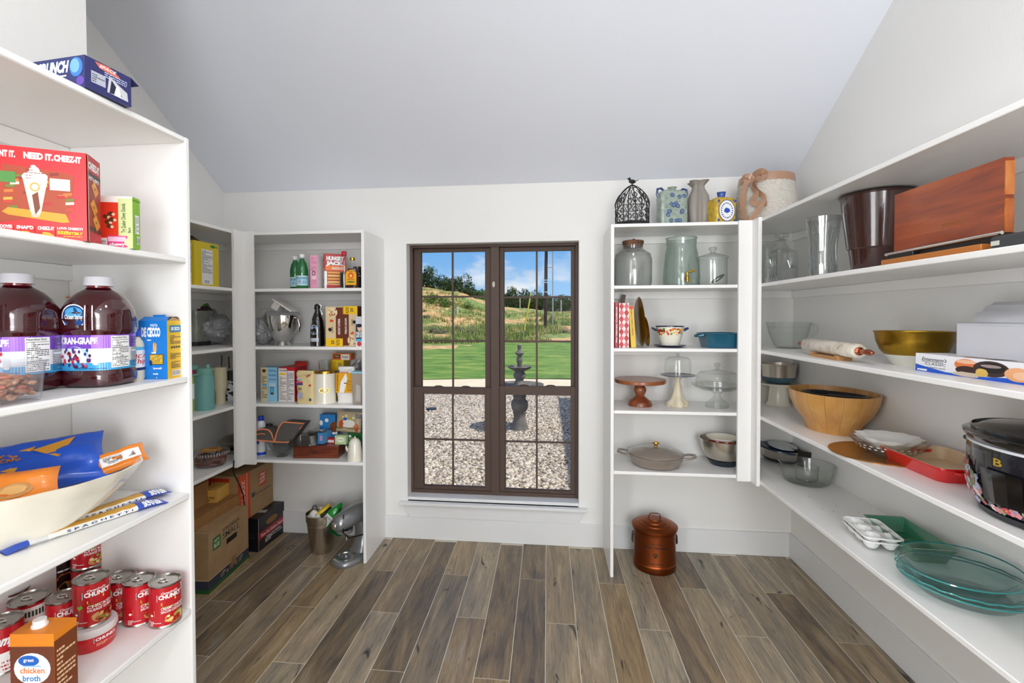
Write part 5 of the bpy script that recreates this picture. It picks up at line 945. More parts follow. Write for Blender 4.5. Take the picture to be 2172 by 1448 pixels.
# clear bakery clamshells on the chest
zc = S5+h+.005; cxx, cyy = P[0][0]-.06, P[0][1]-.0
t = thing('plastic_clamshell', 'empty clear plastic bakery clamshell lying on the tea box', 'container', (cxx-.03, cyy-.02, zc), .12); CLR = glass('clamshell_plastic', (.78, .77, .75), (.36, .35, .33), 1.8, .06)
g = G()
for dx, dz in ((0, 0),): g.lathe([(.0, .004), (.055, .003), (.06, .055), (.066, .06), (.085, .0), (.088, .001)], CLR, 28, c=(dx, 0), sq=5, sx=1.15, sy=.8)
g.build('tray', t, ang=30); G().box(-.11, -.075, 0, .1, .075, .003, CLR).build('base_flange', t, bevel=.001)
t = thing('plastic_clamshell', 'clear plastic box with blue label on its end, beside the bakery tray', 'container', (cxx+.055, cyy+.02, zc+.0), -.15); w2, d2, h2 = .115, .11, .085
G().box(-w2/2, -d2/2, 0, w2/2, d2/2, h2, CLR).build('shell', t, bevel=.006); G().box(-w2*.4, -d2*.4, .004, w2*.3, d2*.4, h2*.7, C('1c1c1a', .5)).build('insert', t); p = G(); f = boxface(w2, d2, h2); p.rect(f, .68, .05, 1.0, .92, C('3a86c0')); p.rect(f, .8, .3, .98, .7, C('b090b0')); f = boxface(w2, d2, h2, 'right'); p.rect(f, 0, .05, .9, .92, C('4a90c4')); p.build('label', t, smooth=False)
# hot chocolate, iced tea bag, small tea boxes
P = FB(678, 711, 879, 3.11, S5, .07)
def fsw(p, f, r, l, tp): p.text(f, 'SWISS', .15, .48, 1.0, .16, WHT, bold=.06); p.oval(f, .45, .85, .12, .05, WHT); p.oval(f, .1, .78, .1, .07, WHT); p.oval(f, .95, .68, .3, .14, C('7a3c1c')); p.text(f, 'miss', .4, .36, .4, .09, WHT); p.oval(f, .7, .14, .3, .07, NAVY); p.oval(f, .7, .16, .25, .05, C('5a3018')); p.oval(f, .7, .18, .08, .03, WHT)
carton('cocoa_box', 'light blue hot cocoa box at the back of the fourth shelf', 'box', P, C('2c82c8'), C('2a78bc'), fsw)
x, Y = bx(737, 3.07), 3.07
def fit(p, f):
    p.rect(f, 0, 0, 1, .25, C('8a7a4a')); p.oval(f, .52, .45, .26, .2, C('e8e4dc')); p.text(f, 'Iced Tea', .34, .4, .36, .13, BLK, bold=.02); p.oval(f, .38, .66, .08, .07, BLU)
    for a, b in ((.22, .42), (.85, .25)): p.oval(f, a, b, .09, .2, C('b84a1c'), 12, .15); p.oval(f, a, b+.1, .06, .08, C('e07a30'), 8)
    for a, b in ((.3, .75), (.42, .82), (.62, .7), (.72, .74)): p.oval(f, a, b, .06, .06, C(('b8c040', 'e8dc9a')[rnd.randrange(2)]), 8, .3)
    p.rect(f, .78, .72, 1, .92, C('787878'))
zs = zat(737, 918, x, Y)
carton('tea_box', 'dark green tea box under the bag of iced tea', 'box', ((bx(751, 3.06), 3.09, S5), 0, .11, .06, zs-S5), C('14602c'), C('0f5024'), lambda p, f, r, l, tp: (p.text(f, 'GREEN', .15, .7, .6, .12, C('c8c8a8')), p.oval(f, .2, .88, .08, .05, WHT)))
bag('iced_tea_bag', 'tan iced tea bag with pictures of drinks, at the right end of the shelf', .175, zat(737, 874, x, Y)-zs, .03, 7, C('bca98a', .35, coat=.2), (x-.004, Y+.01, zs+.003), (0, math.radians(4), 0), fit)
zt_ = S5+TEA[4]+.005; xa, Ya = bx(706, 3.04), 3.05
carton('tea_packet_box', 'small red box on the back of the tea chest lid', 'box', ((bx(702, 3.05), 3.05, zt_), 0, .05, .03, .033), C('b01420'), C('a01420'), lambda p, f, r, l, tp: p.text(f, 'MINI', .1, .1, .8, .6, WHT, bold=.04))
carton('tea_packet_box', 'pale green tea carton on the back of the tea chest', 'box', ((bx(722.5, 3.03), 3.03, zt_), 0, .075, .035, .056), C('b4cf94'), C('c8dcb0'), lambda p, f, r, l, tp: (p.oval(f, .5, .55, .36, .3, C('f0f0e0')), p.oval(f, .5, .55, .32, .25, C('8aa868')), p.oval(f, .5, .55, .31, .24, C('f0f0e0')), p.text(f, 'TWININGS', .25, .48, .5, .13, INK)))
px, Y = 751, 2.965; x = bx(px, Y); t = thing('sugar_shaker', 'white ribbed ceramic pot with domed lid near the end panel', 'pot', (x, Y, S5)); pr = SIL(px, x, Y, S5, [(16.5, 972), (16, 960), (14, 945), (13, 942)]); pr[0] = (pr[0][0], 0); R_ = pr[-1][0]
G().lathe([(0, 0)]+pr, CREAM, 60, fn=lambda a, j, z: 1+(.02*math.cos(30*a) if 1 <= j <= 3 else 0)).build('pot', t, ang=60); z1 = pr[-1][1]; G().lathe([(R_*1.05, z1), (R_, z1+.014), (R_*.7, z1+.032), (R_*.3, z1+.04), (.005, z1+.042), (.006, z1+.05), (0, z1+.053)], CREAM, 36).build('lid', t); G().tube([(-R_*1.0, 0, .05), (-R_*1.5, 0, .07), (-R_*1.55, 0, .085)], [.012, .008, .005], CREAM, 10).build('spout', t)
# ---- far left bay
Xf = X2L-.02
y0, y1 = onx(413, 600, Xf)[0], onx(464.5, 600, Xf)[0]; h = onx(413, 509, Xf)[1]-S2
def fyb(p, f, r, l, tp): p.rect(r, .28, .04, .74, .84, C('d8d8d4')); p.lines(r, .3, .3, .72, .82, 20, INK, 3); barcode(p, r, .36, .05, .62, .15, 3); p.oval(r, .75, .93, .12, .035, GRN); p.text(r, '78', .88, .9, .08, .05, INK)
t = carton('cereal_box', 'yellow cereal box with white nutrition panel in the far left bay', 'box', ((Xf-.03, (y0+y1)/2, S2), 0, .06, y1-y0, h), C('d8c020'), C('cdb51c'), fyb)
carton('printed_box', 'pale box with small black print left of the yellow box', 'box', ((Xf-.045, y0-.075, S2), 0, .07, .13, h-.02), C('d0cdc6'), C('cfccc6'), lambda p, f, r, l, tp: p.lines(r, .4, .1, .98, .95, 24, INK, 5))
t = carton('opened_carton', 'brown opened carton with raised flaps behind the yellow box', 'box', ((Xf-.17, (y0+y1)/2, S2), 0, .16, y1-y0+.0, h), C('5a3c1c'), C('5f4020')); G().add([(.08, -.12, h), (.08, .12, h), (.02, .08, h+.055), (.02, -.1, h+.06)], [(0, 1, 2, 3)], C('4a3018')).build('flap', t, smooth=False)
x, y = at(417, 733, S3); x -= .01; t = thing('wrapped_bin', 'square grey plastic bin wrapped in film, with snack packets on top', 'bin', (x-.03, y+.03, S3)); hb = zat(434, 659, x, y)-S3; GRB = C('86887f', .25, coat=.5, bump=.9, bs=26)
G().lathe([(0, 0), (.078, 0), (.082, .028)], C('2a2826', .5), 32, sq=6).build('base', t, ang=50); G().lathe([(.079, .028), (.092, hb), (.088, hb)], GRB, 40, sq=6).build('bin', t, ang=50); G().lathe([(.0935, hb-.03), (.095, hb)], GRB, 40, sq=6).build('film_collar', t, ang=50)
t2 = bag('snack_packet', 'dark purple and green snack packet lying across the grey bin', .2, .12, .035, 5, C('3a1420', .3, coat=.4), (x-.02, y+.05, S3+hb+.002), (math.radians(-55), 0, math.radians(60)), lambda p, f: (p.rect(f, .05, .1, .4, .9, C('8a3a8a')), p.oval(f, .6, .7, .2, .15, C('c8602a'), 10, .1), p.rect(f, .4, .4, .8, .46, C('d8b0b0')), p.poly(f, [(.7, .2), (.95, .3), (.9, .8), (.75, .6)], C('3f8a2a')), p.rect(f, .45, .05, .6, .15, WHT)))
x, y = at(464, 731, S3); plasticbag('large crumpled grey plastic bag tied at the top in the far left bay', x-.08, y+.02, S3, .13, .12, zat(464, 662, x, y)-S3, 9, BAGL)
TEAL = C('6aa39e', .45, bump=.05, bs=300); TEAL2 = C('79b0a2', .4)
x, y = at(436, 868, S4); t = thing('water_bottle', 'teal insulated water bottle with loop handle', 'bottle', (x-.005, y, S4), math.radians(10)); pr = SIL(436, x, y, S4, [(21.5, 872), (22, 868), (22, 800), (20, 795), (17, 792)]); pr[0] = (pr[0][0], 0); R_, z1 = pr[1][0], pr[-1][1]
G().lathe([(0, 0)]+pr, TEAL, 48).build('body', t); G().lathe([(R_*.8, z1-.002), (R_*.86, z1+.003), (R_*.86, z1+.03), (R_*.8, z1+.034), (0, z1+.036)], TEAL2, 40).build('cap', t)
g = G(); g.tube([(-.02, -.02, z1+.03), (-.05, -.035, z1+.04), (-.066, -.045, z1+.015), (-.05, -.05, z1-.005), (-.01, -.05, z1+.0), (.01, -.045, z1+.02)], .007, TEAL2, 10); g.build('carry_loop', t); G().lathe([(.02, z1+.03), (.02, z1+.052), (.016, z1+.056), (0, z1+.056)], TEAL2, 24, c=(-.045, -.02)).build('spout_cap', t); G().lathe([(.013, z1+.03), (.012, z1+.055), (0, z1+.057)], TEAL2, 24, c=(.02, 0)).build('straw_valve', t)
CRM = C('dacfae', .45); x, y = at(468, 855, S4); t = thing('tumbler', 'cream insulated tumbler with clear lid and black straw', 'cup', (x, y, S4)); pr = SIL(466, x, y, S4, [(11, 861), (11, 832), (13.5, 826), (15, 822), (15.5, 778)]); pr[0] = (pr[0][0], 0); z1, R_ = pr[-1][1], pr[-1][0]
G().lathe([(0, 0)]+pr+[(pr[-1][0]*.95, z1)], CRM, 44).build('body', t); G().lathe([(R_, z1-.004), (R_*1.02, z1+.012), (R_*.9, z1+.016), (0, z1+.014)], PLB, 36).build('lid', t); G().tube([(.01, 0, z1), (.012, 0, z1+.075)], .004, BLACK, 10).build('straw', t)
G().tube([(-R_*.5, -R_*.85, z1-.01), (-R_*.75, -R_*1.5, z1-.015), (-R_*.75, -R_*1.5, z1-.1), (-R_*.5, -R_*.8, z1-.12)], .009, CRM, 10).build('handle', t)
SPK = noisy('speckled_black', [(.47, '17171c'), (.5, 'e8e8ea')], 34, 3, .4, 0); x, y = bx(488, 3.02), 3.02
t = round_thing('tumbler', 'black and white speckled tumbler with straw by the corner post', 'cup', [('body', [(0, 0), (.032, 0), (.036, .12), (.043, .14), (.045, .2), (0, .2)], SPK), ('band', [(.0455, .135), (.0465, .2)], C('1c1c26', .4)), ('lid', [(.047, .2), (.047, .215), (.04, .22), (0, .22)], PLB)], (x-.0, y, S4)); G().tube([(-.01, 0, .21), (-.012, 0, .29)], .004, BLACK, 10).build('straw', t)
x, y = at(404, 872, S4); round_thing('tall_bottle', 'pale green bottle with pink lid mostly hidden behind the teal bottle', 'bottle', [('body', [(0, 0), (.035, 0), (.036, .01), (.036, .21), (0, .215)], C('9fb04a', .3)), ('label', [(.0365, .07), (.0365, .16)], WHITE), ('lid', [(.03, .213), (.03, .235), (0, .237)], C('c8286a', .4))], (x-.02, y+.04, S4))
# tub of pecans
x, y = at(447, 986, S5); hb = .075; t = thing('pecan_tub', 'round clear tub of pecans with printed lid on the lowest left shelf', 'tub', (x, y+.0, S5)); R_ = 39*mpp(x, y)/1.14*.98
G().lathe([(0, .003), (R_*.8, 0), (R_*.86, .006), (R_*.93, hb), (R_*.9, hb)], PLB, 44).build('tub', t)
g = G(); PC = [C(c, .5) for c in ('6a3420', '7c4228', '54281a', '8a5030')]
for i in range(190):
    a = rnd.uniform(0, 2*PI); rr = R_*.78*math.sqrt(rnd.random()) if rnd.random() < .3 else R_*.76; M_ = Matrix.Translation((rr*math.cos(a), rr*math.sin(a), rnd.uniform(.012, hb-.012)))@Matrix.Rotation(rnd.uniform(0, 6), 4, 'Z')@Matrix.Rotation(rnd.uniform(-1, 1), 4, 'X'); g.sphere((0, 0, 0), .013, PC[i % 4], 8, 5, (1.2, .7, .5), M_)
stuff(g.build('pecans', t)); G().lathe([(R_*.98, hb-.004), (R_*1.06, hb), (R_*1.06, hb+.014), (R_, hb+.016), (R_*.7, hb+.014), (0, hb+.014)], PLB, 44).build('lid', t)
p = G(); f = Cyl(R_*1.062, hb, .014, 0, 2*PI*R_*1.06)
for i in range(88): 
    for j in range(3): p.rect(f, (i+.5*(j % 2))/88, j/3, (i+.5*(j % 2)+.45)/88, (j+.9)/3, (BLK, WHT)[i % 2])
f = Face((-R_*.66, -R_*.66, hb+.0155), (1, 0, 0), (0, 1, 0), R_*1.32, R_*1.32); p.oval(f, .5, .5, .5, .5, C('c8842c')); p.text(f, 'PECANS', .2, .42, .6, .16, C('f0e0b0'), rot=0); p.oval(f, .5, .72, .2, .08, C('6a3a1c')); p.oval(f, .42, .25, .16, .07, C('8aa04a')); p.build('lid_label', t, smooth=False)
x, y = bx(497, 3.08), 3.08; t = round_thing('cake_pan', 'lower metal pan of the small stack behind the corner post', 'pan', [('pan', [(0, 0), (.09, 0), (.1, .03), (.11, .032), (.1, .028), (.088, .004)], STEELD)], (x, y, S5), group='metal pans'); round_thing('cake_pan', 'upper dark metal pan with domed lid behind the corner post', 'pan', [('pan', [(0, .0), (.085, 0), (.105, .035), (.11, .036), (.11, .045), (.07, .07), (0, .08)], STEELD)], (x, y, S5+.036), group='metal pans')
# ------------------------------------------------------------------ under the left shelves, on the floor
P = B3(0, (443, 1264), None, (527.5, 1186), top=(443, 1132), w=.29); SBX = P
def fsb(p, f, r, l, tp):
    for q in (f, r): p.rect(q, 0, .09, 1, .235, C('33384a')); p.rect(q, 0, .235, 1, .25, C('c8a878')); p.rect(q, 0, .03, 1, .09, C('1f5a28'))
    p.text(r, '17" x 11" x 13"', .28, .12, .55, .085, C('b8a080')); p.rect(r, .1, .66, .28, .86, C('2c6a34')); p.text(r, 'EARTH', .13, .78, .12, .05, C('c8d8b0')); p.text(r, 'BLUE', .125, .69, .13, .07, C('c8d8b0'), bold=.04)
    p.text(r, 'EXTRA STRENGTH', .33, .85, .42, .06, C('3a4038')); p.text(r, 'SMALL', .33, .73, .42, .1, C('3a4038'), bold=.01); p.rect(r, .42, .6, .68, .69, C('1a120a')); p.poly(r, [(.5, .14), (.66, .16), (.66, .33), (.54, .3)], C('8a6a48')); p.lines(tp, .1, .1, .9, .9, 6, C('8a6a48'), 3, .1)
t = carton('moving_box', 'small tan moving box with dark blue and green bands on the floor', 'box', P, CARD, CARD, fsb); hs = P[4]
G().box(-.135, -P[3]/2+.02, hs, .135, P[3]/2-.02, hs+.003, CARD).build('top_flaps', t, smooth=False)
x, y = at(409, 1262, 0); t = thing('blue_ball', 'blue rubber ball half hidden beside the small moving box', 'ball', (x-.05, y-.02, .045)); G().sphere((0, 0, 0), .045, C('1a5cc8', .4), 24, 14).build('ball', t); G().lathe([(.0452, -.002), (.0456, 0), (.0452, .002)], C('16489a'), 30).build('seam', t)
# long brown box on it
z1 = hs+.0035; a, b = np.array(onz(508.7, 1068, z1)), None; Xr = a[0]; yb_ = a[1]; ht = onx(509, 1047, Xr)[1]-z1
t = carton('long_carton', 'long brown carton lying on the small moving box', 'box', ((Xr-.14, yb_-.25, z1), 0, .28, .5, ht), CARDD, CARDD); z2 = z1+ht
P = B3(z2+.0005, (460, 1066), (428, 1066.5), (493, 1045.5), top=(460, 1040)); 
carton('yellow_carton', 'small yellow carton with black lettering on the long brown carton', 'box', (P[0], P[1], P[2], min(P[3], .2), P[4]), C('cfa04a'), C('d4a750'), lambda p, f, r, l, tp: (p.text(f, 'PN 15/50', .05, .3, .8, .2, BLK), p.rect(f, .1, .12, .5, .22, BLK)))
x, y = at(427, 1074, z2+.0005); h_ = zat(427, 1026, x, y)-z2
carton('brown_carton', 'plain brown carton at the left end of the long carton', 'box', ((x-.1, y+.005, z2+.0005), 0, .2, .12, min(h_, .6155-z2-.004)), CARDD, CARDD)
# black appliance box and big moving box
P = B3(0, (548, 1171), (530, 1169), (603, 1127), top=(549, 1101)); P = (P[0], P[1], P[2], P[3], P[4]); c = np.array(onz(548, 1171, 0)); e = np.array(onz(603, 1127, 0)); v = e-c; d = np.linalg.norm(v); v /= d; u = np.array([v[1], -v[0]]); w = .26; ctr = c-u*w/2+v*d/2; hb = P[4]
def fbb(p, f, r, l, tp):
    p.rect(r, 0, .33, 1, .55, C('a0141e')); p.text(r, 'Slide-Out Kitchen Shears', .1, .38, .85, .1, C('e8c8c8')); p.lines(r, .25, .14, .9, .27, 4, WHT, 3); p.text(r, 'Roaster Oven Cookware', .3, .265, .55, .05, WHT); p.oval(r, .5, .72, .22, .1, C('8a5a20')); p.lines(f, .1, .3, .9, .7, 4, C('3a3a3a'), 4); p.poly(tp, [(.6, .3), (.95, .35), (.9, .5), (.6, .42)], C('b8b8b8')); p.rect(r, 0, 0, .02, 1, C('a08088'))
t = carton('appliance_box', 'black and red appliance box with hand hole standing by the wall', 'box', ((ctr[0], ctr[1], 0), math.atan2(u[1], u[0]), w, d, hb), C('15141a', .4), C('19171d', .4), fbb)
e2 = onz(588, 1058, hb+.002); Xh = e2[0]; yh1 = min(e2[1]+.0, YB-.02); yh0 = onx(507, 1010, Xh)[0]; hh = min(onx(507, 1011, Xh)[1], .606)-hb-.002
def fhd(p, f, r, l, tp):
    p.rect(r, 0, 0, .3, 1, C('c8421a')); p.rect(r, .0, 0, .015, 1, C('a83414')); p.rect(r, .2, 0, .22, 1, C('e89a70')); p.text(r, 'SMALL BOX', .06, .08, .1, .8, C('e8b898'), rot=90)
    p.poly(r, [(.55, .55), (.78, .55), (.78, .85), (.55, .85)], C('c8401c'));
    for i, s_ in enumerate(('THE', 'HOME', 'DEPOT')): p.text(r, s_, .58, .76-.08*i, .16, .06, C('e8dcd0'), bold=.03, slant=.3)
    p.lines(r, .42, .42, .98, .52, 2, INK, 4); p.rect(r, .34, .4, .42, .5, INK); p.rect(f, .3, .72, .78, .95, C('b83018')); p.text(f, 'HOME', .36, .76, .36, .12, C('e8d8c8'), slant=.2, bold=.03); p.rect(f, .97, 0, 1, 1, C('c8421a'))
carton('moving_box', 'big tan moving box with orange stripe stacked on the black box', 'box', ((Xh-.15, (yh0+yh1)/2, hb+.002), 0, .30, yh1-yh0, hh), CARD, CARD, fhd)
# power cord hanging in front of the boxes
Xc = Xh+.035; pts = [(496, 976), (495, 1000), (500, 1012), (509, 1030), (516, 1050), (519, 1075), (521, 1100), (524, 1125), (525, 1150), (525.5, 1170)]
P3 = [(Xc, *onx(a, b, Xc)) for a, b in pts]; t = thing('power_cord', 'black power cord hanging from the left shelves to the floor', 'cord', (0, 0, 0))
P3 = [p for p in P3 if p[2] > .02]; P3.append((Xc, P3[-1][1]-.002, .02)); P3.append((Xc+.01, P3[-1][1]-.02, .008)); G().tube(P3, .0042, BLACK, 8).build('cable', t); lx = P3[-1]; G().box(lx[0]-.012, lx[1]-.03, 0, lx[0]+.012, lx[1]+.01, .024, BLACK).build('plug', t, bevel=.003)
# steel bucket
x, y = at(682, 1167, 0); t = thing('ice_bucket', 'brushed steel bucket filled with cleaning things on the floor', 'bucket', (x, y, 0)); pr = SIL(680, x, y, 0, [(22, 1170), (23, 1165), (31, 1104), (33, 1100), (34, 1086)]); pr[0] = (pr[0][0], 0); z1, R_ = pr[-1][1], pr[-1][0]
G().lathe([(0, 0)]+pr+[(R_-.003, z1), (pr[2][0]-.003, pr[2][1]), (pr[1][0]-.003, .01), (0, .008)], STEEL, 56).build('bucket', t); g = G(); [g.lathe([(a, b-.001), (a+.0015, b), (a, b+.001)], STEEL, 56) for a, b in ((pr[2][0], pr[2][1]), (pr[2][0]*.985, pr[2][1]-.012))]; g.build('rim_rings', t); BK = (x, y, z1, R_)
t = thing('detergent_bottle', 'green bottle with white label lying askew in the steel bucket', 'bottle', (x+.03, y+.0, z1*.72), rot=(math.radians(8), math.radians(40), 0)); g = G(); g.lathe([(0, 0), (.05, 0), (.056, .01), (.056, .11), (.035, .15), (.02, .16), (.02, .18), (0, .18)], C('0d8a2c', .25, coat=.5), 32, sx=.62, sq=4); g.build('bottle', t, ang=50); p = G(); f = Face((-.028, -.0575, .03), (1, 0, 0), (0, 0, 1), .052, .085); p.rect(f, 0, 0, 1, 1, C('e0e0dc')); p.lines(f, .05, .05, .95, .95, 9, INK, 4); p.build('label', t, smooth=False)
t = thing('dish_tub', 'flat yellow lid leaning at the back of the steel bucket', 'lid', (x-.0, y+.03, z1*.98), rot=(0, math.radians(-35), .1)); G().lathe([(0, 0), (.055, 0), (.06, .004), (.06, .016), (.055, .02), (0, .02)], C('e0c020', .4), 32).build('lid', t); G().lathe([(.057, .002), (.0605, .009), (.057, .018)], C('cfae18'), 32).build('rim', t)
t = thing('salad_bowl', 'dark green bowl standing behind the steel bucket', 'bowl', (x+.12, y+.05, z1*.6), rot=(math.radians(60), 0, .2)); G().lathe([(0, 0), (.03, 0), (.06, .02), (.075, .045), (.072, .045), (.055, .022), (0, .006)], C('0c5a24', .3, coat=.5), 36).build('bowl', t); G().tube([(0, 0, -.01), (0, -.02, -z1*.6)], .01, C('0c5a24'), 8).build('foot', t)
g = G(); t = thing('sponge_bundle', 'crumpled white gloves and wires sticking out of the bucket', 'gloves', (x-.045, y-.02, z1-.02)); r = Vector((3, 2, 1)); g.sphere((0, 0, 0), 1, C('e4ded6', .7), 20, 12, (.034, .03, .035), fn=lambda v: v*(1+.5*noise.noise(v*30+r))); g.sphere((0, 0, 0), 1, C('e4ded6', .7), 14, 9, (.02, .015, .02), fn=lambda v: v*(1+.4*noise.noise(v*40+r))+Vector((.035, -.012, .0))); g.build('gloves', t); G().tube([(-.03, 0, .01), (-.01, -.03, -.01), (.02, -.03, .0), (.03, -.015, .02)], .003, BLACK, 6).build('wire', t)
t = thing('grinder', 'small dark grey gadget poking out at the left of the bucket', 'gadget', (x-.055, y+.02, z1-.03)); G().lathe([(0, 0), (.018, 0), (.018, .05), (.012, .065), (0, .068)], C('5a5a58', .4), 16).build('body', t); G().lathe([(.019, .02), (.019, .03)], BLACK, 16).build('ring', t)
# stand mixer
a = np.array(onz(716, 1203, 0)); b = np.array(onz(800, 1153, 0)); v = b-a; ang = math.atan2(v[1], v[0]); u = v/np.linalg.norm(v); o_ = a+u*.115; 
lim = XA-TH-.003
t = thing('stand_mixer', 'silver grey tilt-head stand mixer without bowl, beside the end panel', 'mixer', (o_[0], o_[1], 0), ang-PI/2)   # local +Y runs to the back of the mixer
g = G(); sec = []
def lp(w_, d_, y_, z_, n=28, p=2.6):
    return [(w_*math.copysign(abs(math.cos(a))**(2/p), math.cos(a)), y_+d_*math.copysign(abs(math.sin(a))**(2/p), math.sin(a)), z_) for a in [2*PI*i/n for i in range(n)]]
def loft(g, rings, m, caps=(True, True)):
    n = len(rings[0]); vs = [q for r_ in rings for q in r_]; fs = [(i*n+j, i*n+(j+1) % n, (i+1)*n+(j+1) % n, (i+1)*n+j) for i in range(len(rings)-1) for j in range(n)]; fs += ([tuple(range(n))[::-1]] if caps[0] else [])+([tuple((len(rings)-1)*n+j for j in range(n))] if caps[1] else []); g.add(vs, fs, m)
loft(g, [lp(.083, .125, .0, .0), lp(.088, .13, .0, .01), lp(.088, .13, .0, .022), lp(.08, .122, .0, .034), lp(.07, .11, .01, .038)], ALU); g.build('base', t, ang=60)
g = G(); loft(g, [lp(.068, .06, .075, .03), lp(.052, .045, .09, .07), lp(.045, .04, .1, .13), lp(.045, .045, .1, .2), lp(.048, .052, .09, .235)], ALU); g.build('pedestal', t, ang=60)
def hring(r1, r2, y_, z_, n=28): return [(r1*math.cos(a), y_, z_+r2*math.sin(a)) for a in [2*PI*i/n for i in range(n)]][::-1]
g = G(); loft(g, [hring(.02, .02, -.135, .265), hring(.04, .038, -.13, .267), hring(.052, .05, -.105, .27), hring(.062, .058, -.04, .275), hring(.066, .062, .04, .28), hring(.062, .058, .11, .28), hring(.045, .042, .155, .275), hring(.01, .01, .165, .272)], ALU); g.build('motor_head', t, ang=60)
G().lathe([(.018, .0), (.022, .004), (.022, .02), (.014, .028), (0, .03)], CHROME, 24, M=Matrix.Translation((0, -.128, .268))@Matrix.Rotation(PI/2, 4, 'X')).build('hub_cover', t)
G().lathe([(.052, .222), (.052, .205), (.045, .196), (.02, .196), (.02, .185), (0, .185)], ALU, 32, c=(0, -.055)).build('planetary', t); G().lathe([(.007, .19), (.007, .15), (0, .15)], CHROME, 14, c=(.015, -.055)).build('beater_shaft', t)
G().lathe([(.054, .038), (.056, .043), (.05, .043), (.046, .036), (0, .034)], CHROME, 36, c=(0, -.045)).build('bowl_plate', t); G().sphere((.0, -.045, .04), .008, CHROME, 10, 6).build('bowl_pin', t); G().tube([(-.062, .0, .24), (-.08, .0, .242)], .01, BLACK, 12).build('speed_lever', t)
G().tube([(.03, -.09, .325), (.045, -.11, .28), (.04, -.105, .22), (.04, -.06, .17), (.06, .02, .16), (.075, .1, .15)], .004, BLACK, 8).build('power_lead', t)
# ------------------------------------------------------------------ shelves right of the window
def pos(px, Y, z=None): return bx(px, Y), Y
# ---- top: birdcage cloche, vases, ribboned basket
IRON = C('17181a', .5); x, y = pos(1340, 3.03); t = thing('birdcage_cloche', 'black wire birdcage cloche with scrolls and a little bird on top', 'cloche', (x, y, T), .4)
pr = SIL(1340, x, y, T, [(41, 475), (36, 466), (35, 430), (32, 412), (22, 398), (8, 392)]); HB_ = pr[-1][1]; R_ = pr[1][0]
G().lathe([(0, 0), (R_*1.2, 0), (R_*1.2, .006), (R_*1.05, .012), (R_*1.0, .02), (R_*.9, .02), (0, .012)], IRON, 40).build('base', t)
def dome(a, q):  # q 0..1 from base to crown
    zz = .018+(HB_-.018)*q; rr = R_*(1 if q < .45 else math.cos((q-.45)/.55*PI/2)**.75+.03); return (rr*math.cos(a), rr*math.sin(a), zz)
for i in range(8): G().tube([dome(i*PI/4, q/14) for q in range(15)], .003, IRON, 6).build('rib', t)
[G().tube([dome(a, q) for a in [2*PI*i/32 for i in range(32)]], .0022, IRON, 6, True).build('hoop', t) for q in (.02, .42, .95)]
for i in range(8):
    g = G(); a0 = i*PI/4+PI/8
    for q0, sg in ((.12, 1), (.32, -1), (.52, 1), (.7, -1)):
        for m_ in (-1, 1):
            pts = [dome(a0+m_*(.16-.13*(s_/12))*math.cos(s_*.55)*1.1, q0+sg*(.1-.08*(s_/12))*math.sin(s_*.55)) for s_ in range(13)]; g.tube(pts, .0019, IRON, 5)
    g.tube([dome(a0+.3*math.sin(q*PI*2), q*.9) for q in [j/20 for j in range(21)]], .0019, IRON, 5); g.build('scrollwork', t)
g = G(); g.sphere((0, 0, HB_+.02), .016, IRON, 14, 9, (1.5, .8, .8)); g.sphere((-.02, 0, HB_+.034), .009, IRON, 12, 8); g.tube([(-.028, 0, HB_+.035), (-.038, 0, HB_+.033)], [.003, .0005], IRON, 6); g.tube([(.015, 0, HB_+.022), (.045, 0, HB_+.034)], [.008, .003], IRON, 8, flat=.4); g.tube([(0, 0, HB_-.002), (0, 0, HB_+.012)], .004, IRON, 6); g.build('bird', t)
# blue flowered square vase
x, y = pos(1424, 3.05); s = mpp(x, y); w, h = 58*s, zat(1424, 404, x, y)-T; t = thing('vase', 'pale green vase with blue flowers and small blue handles', 'vase', (x, y, T), math.radians(14)); d = .07
CEL = noisy('celadon_glaze', [(.35, '84938a'), (.6, '9ca89c'), (.7, 'aab4aa')], 40, 4, .25, .05); CEB = C('24406f', .3, coat=.4)
g = G(); g.lathe([(0, 0), (.5, 0), (.52, .01), (.52, h*.86), (.46, h*.95), (.3, h), (0, h)], CEL, 48, sx=w*1.0, sy=d*1.0, sq=8); g.v = [(a, b, c) for a, b, c in g.v]; g.build('body', t, ang=50); G().lathe([(.024, h-.002), (.02, h+.006), (.028, h+.018), (.024, h+.018), (.016, h+.004)], CEL, 28).build('neck', t)
for m_ in (-1, 1): G().tube([(m_*w*.30, 0, h*.97), (m_*w*.42, 0, h*1.05), (m_*w*.56, 0, h*1.03), (m_*w*.58, 0, h*.88), (m_*w*.52, 0, h*.82)], .007, CEB, 8).build('handle', t)
p = G(); f = Face((-w*.44, -d*.52-.0012, h*.04), (1, 0, 0), (0, 0, 1), w*.88, h*.84)
for a, b in ((.38, .95), (.68, .9), (.9, .93), (.36, .66), (.55, .68), (.62, .6), (.25, .42), (.8, .4), (.82, .44), (.33, .12), (.58, .12), (.2, .3), (.45, .62), (.72, .14)):
    p.oval(f, a, b, .09, .065, CEB, 12, .12); p.oval(f, a, b, .055, .04, C('7f98b8'), 10); p.oval(f, a, b, .03, .02, CEB, 8)
for i in range(26): a, b, q = rnd.random(), rnd.random(), rnd.uniform(0, 6); p.poly(f, [(a, b), (a+.05*math.cos(q), b+.035*math.sin(q)), (a+.06*math.cos(q+.5), b+.05*math.sin(q+.5))], CEB)
p.build('painted_flowers', t, smooth=False)
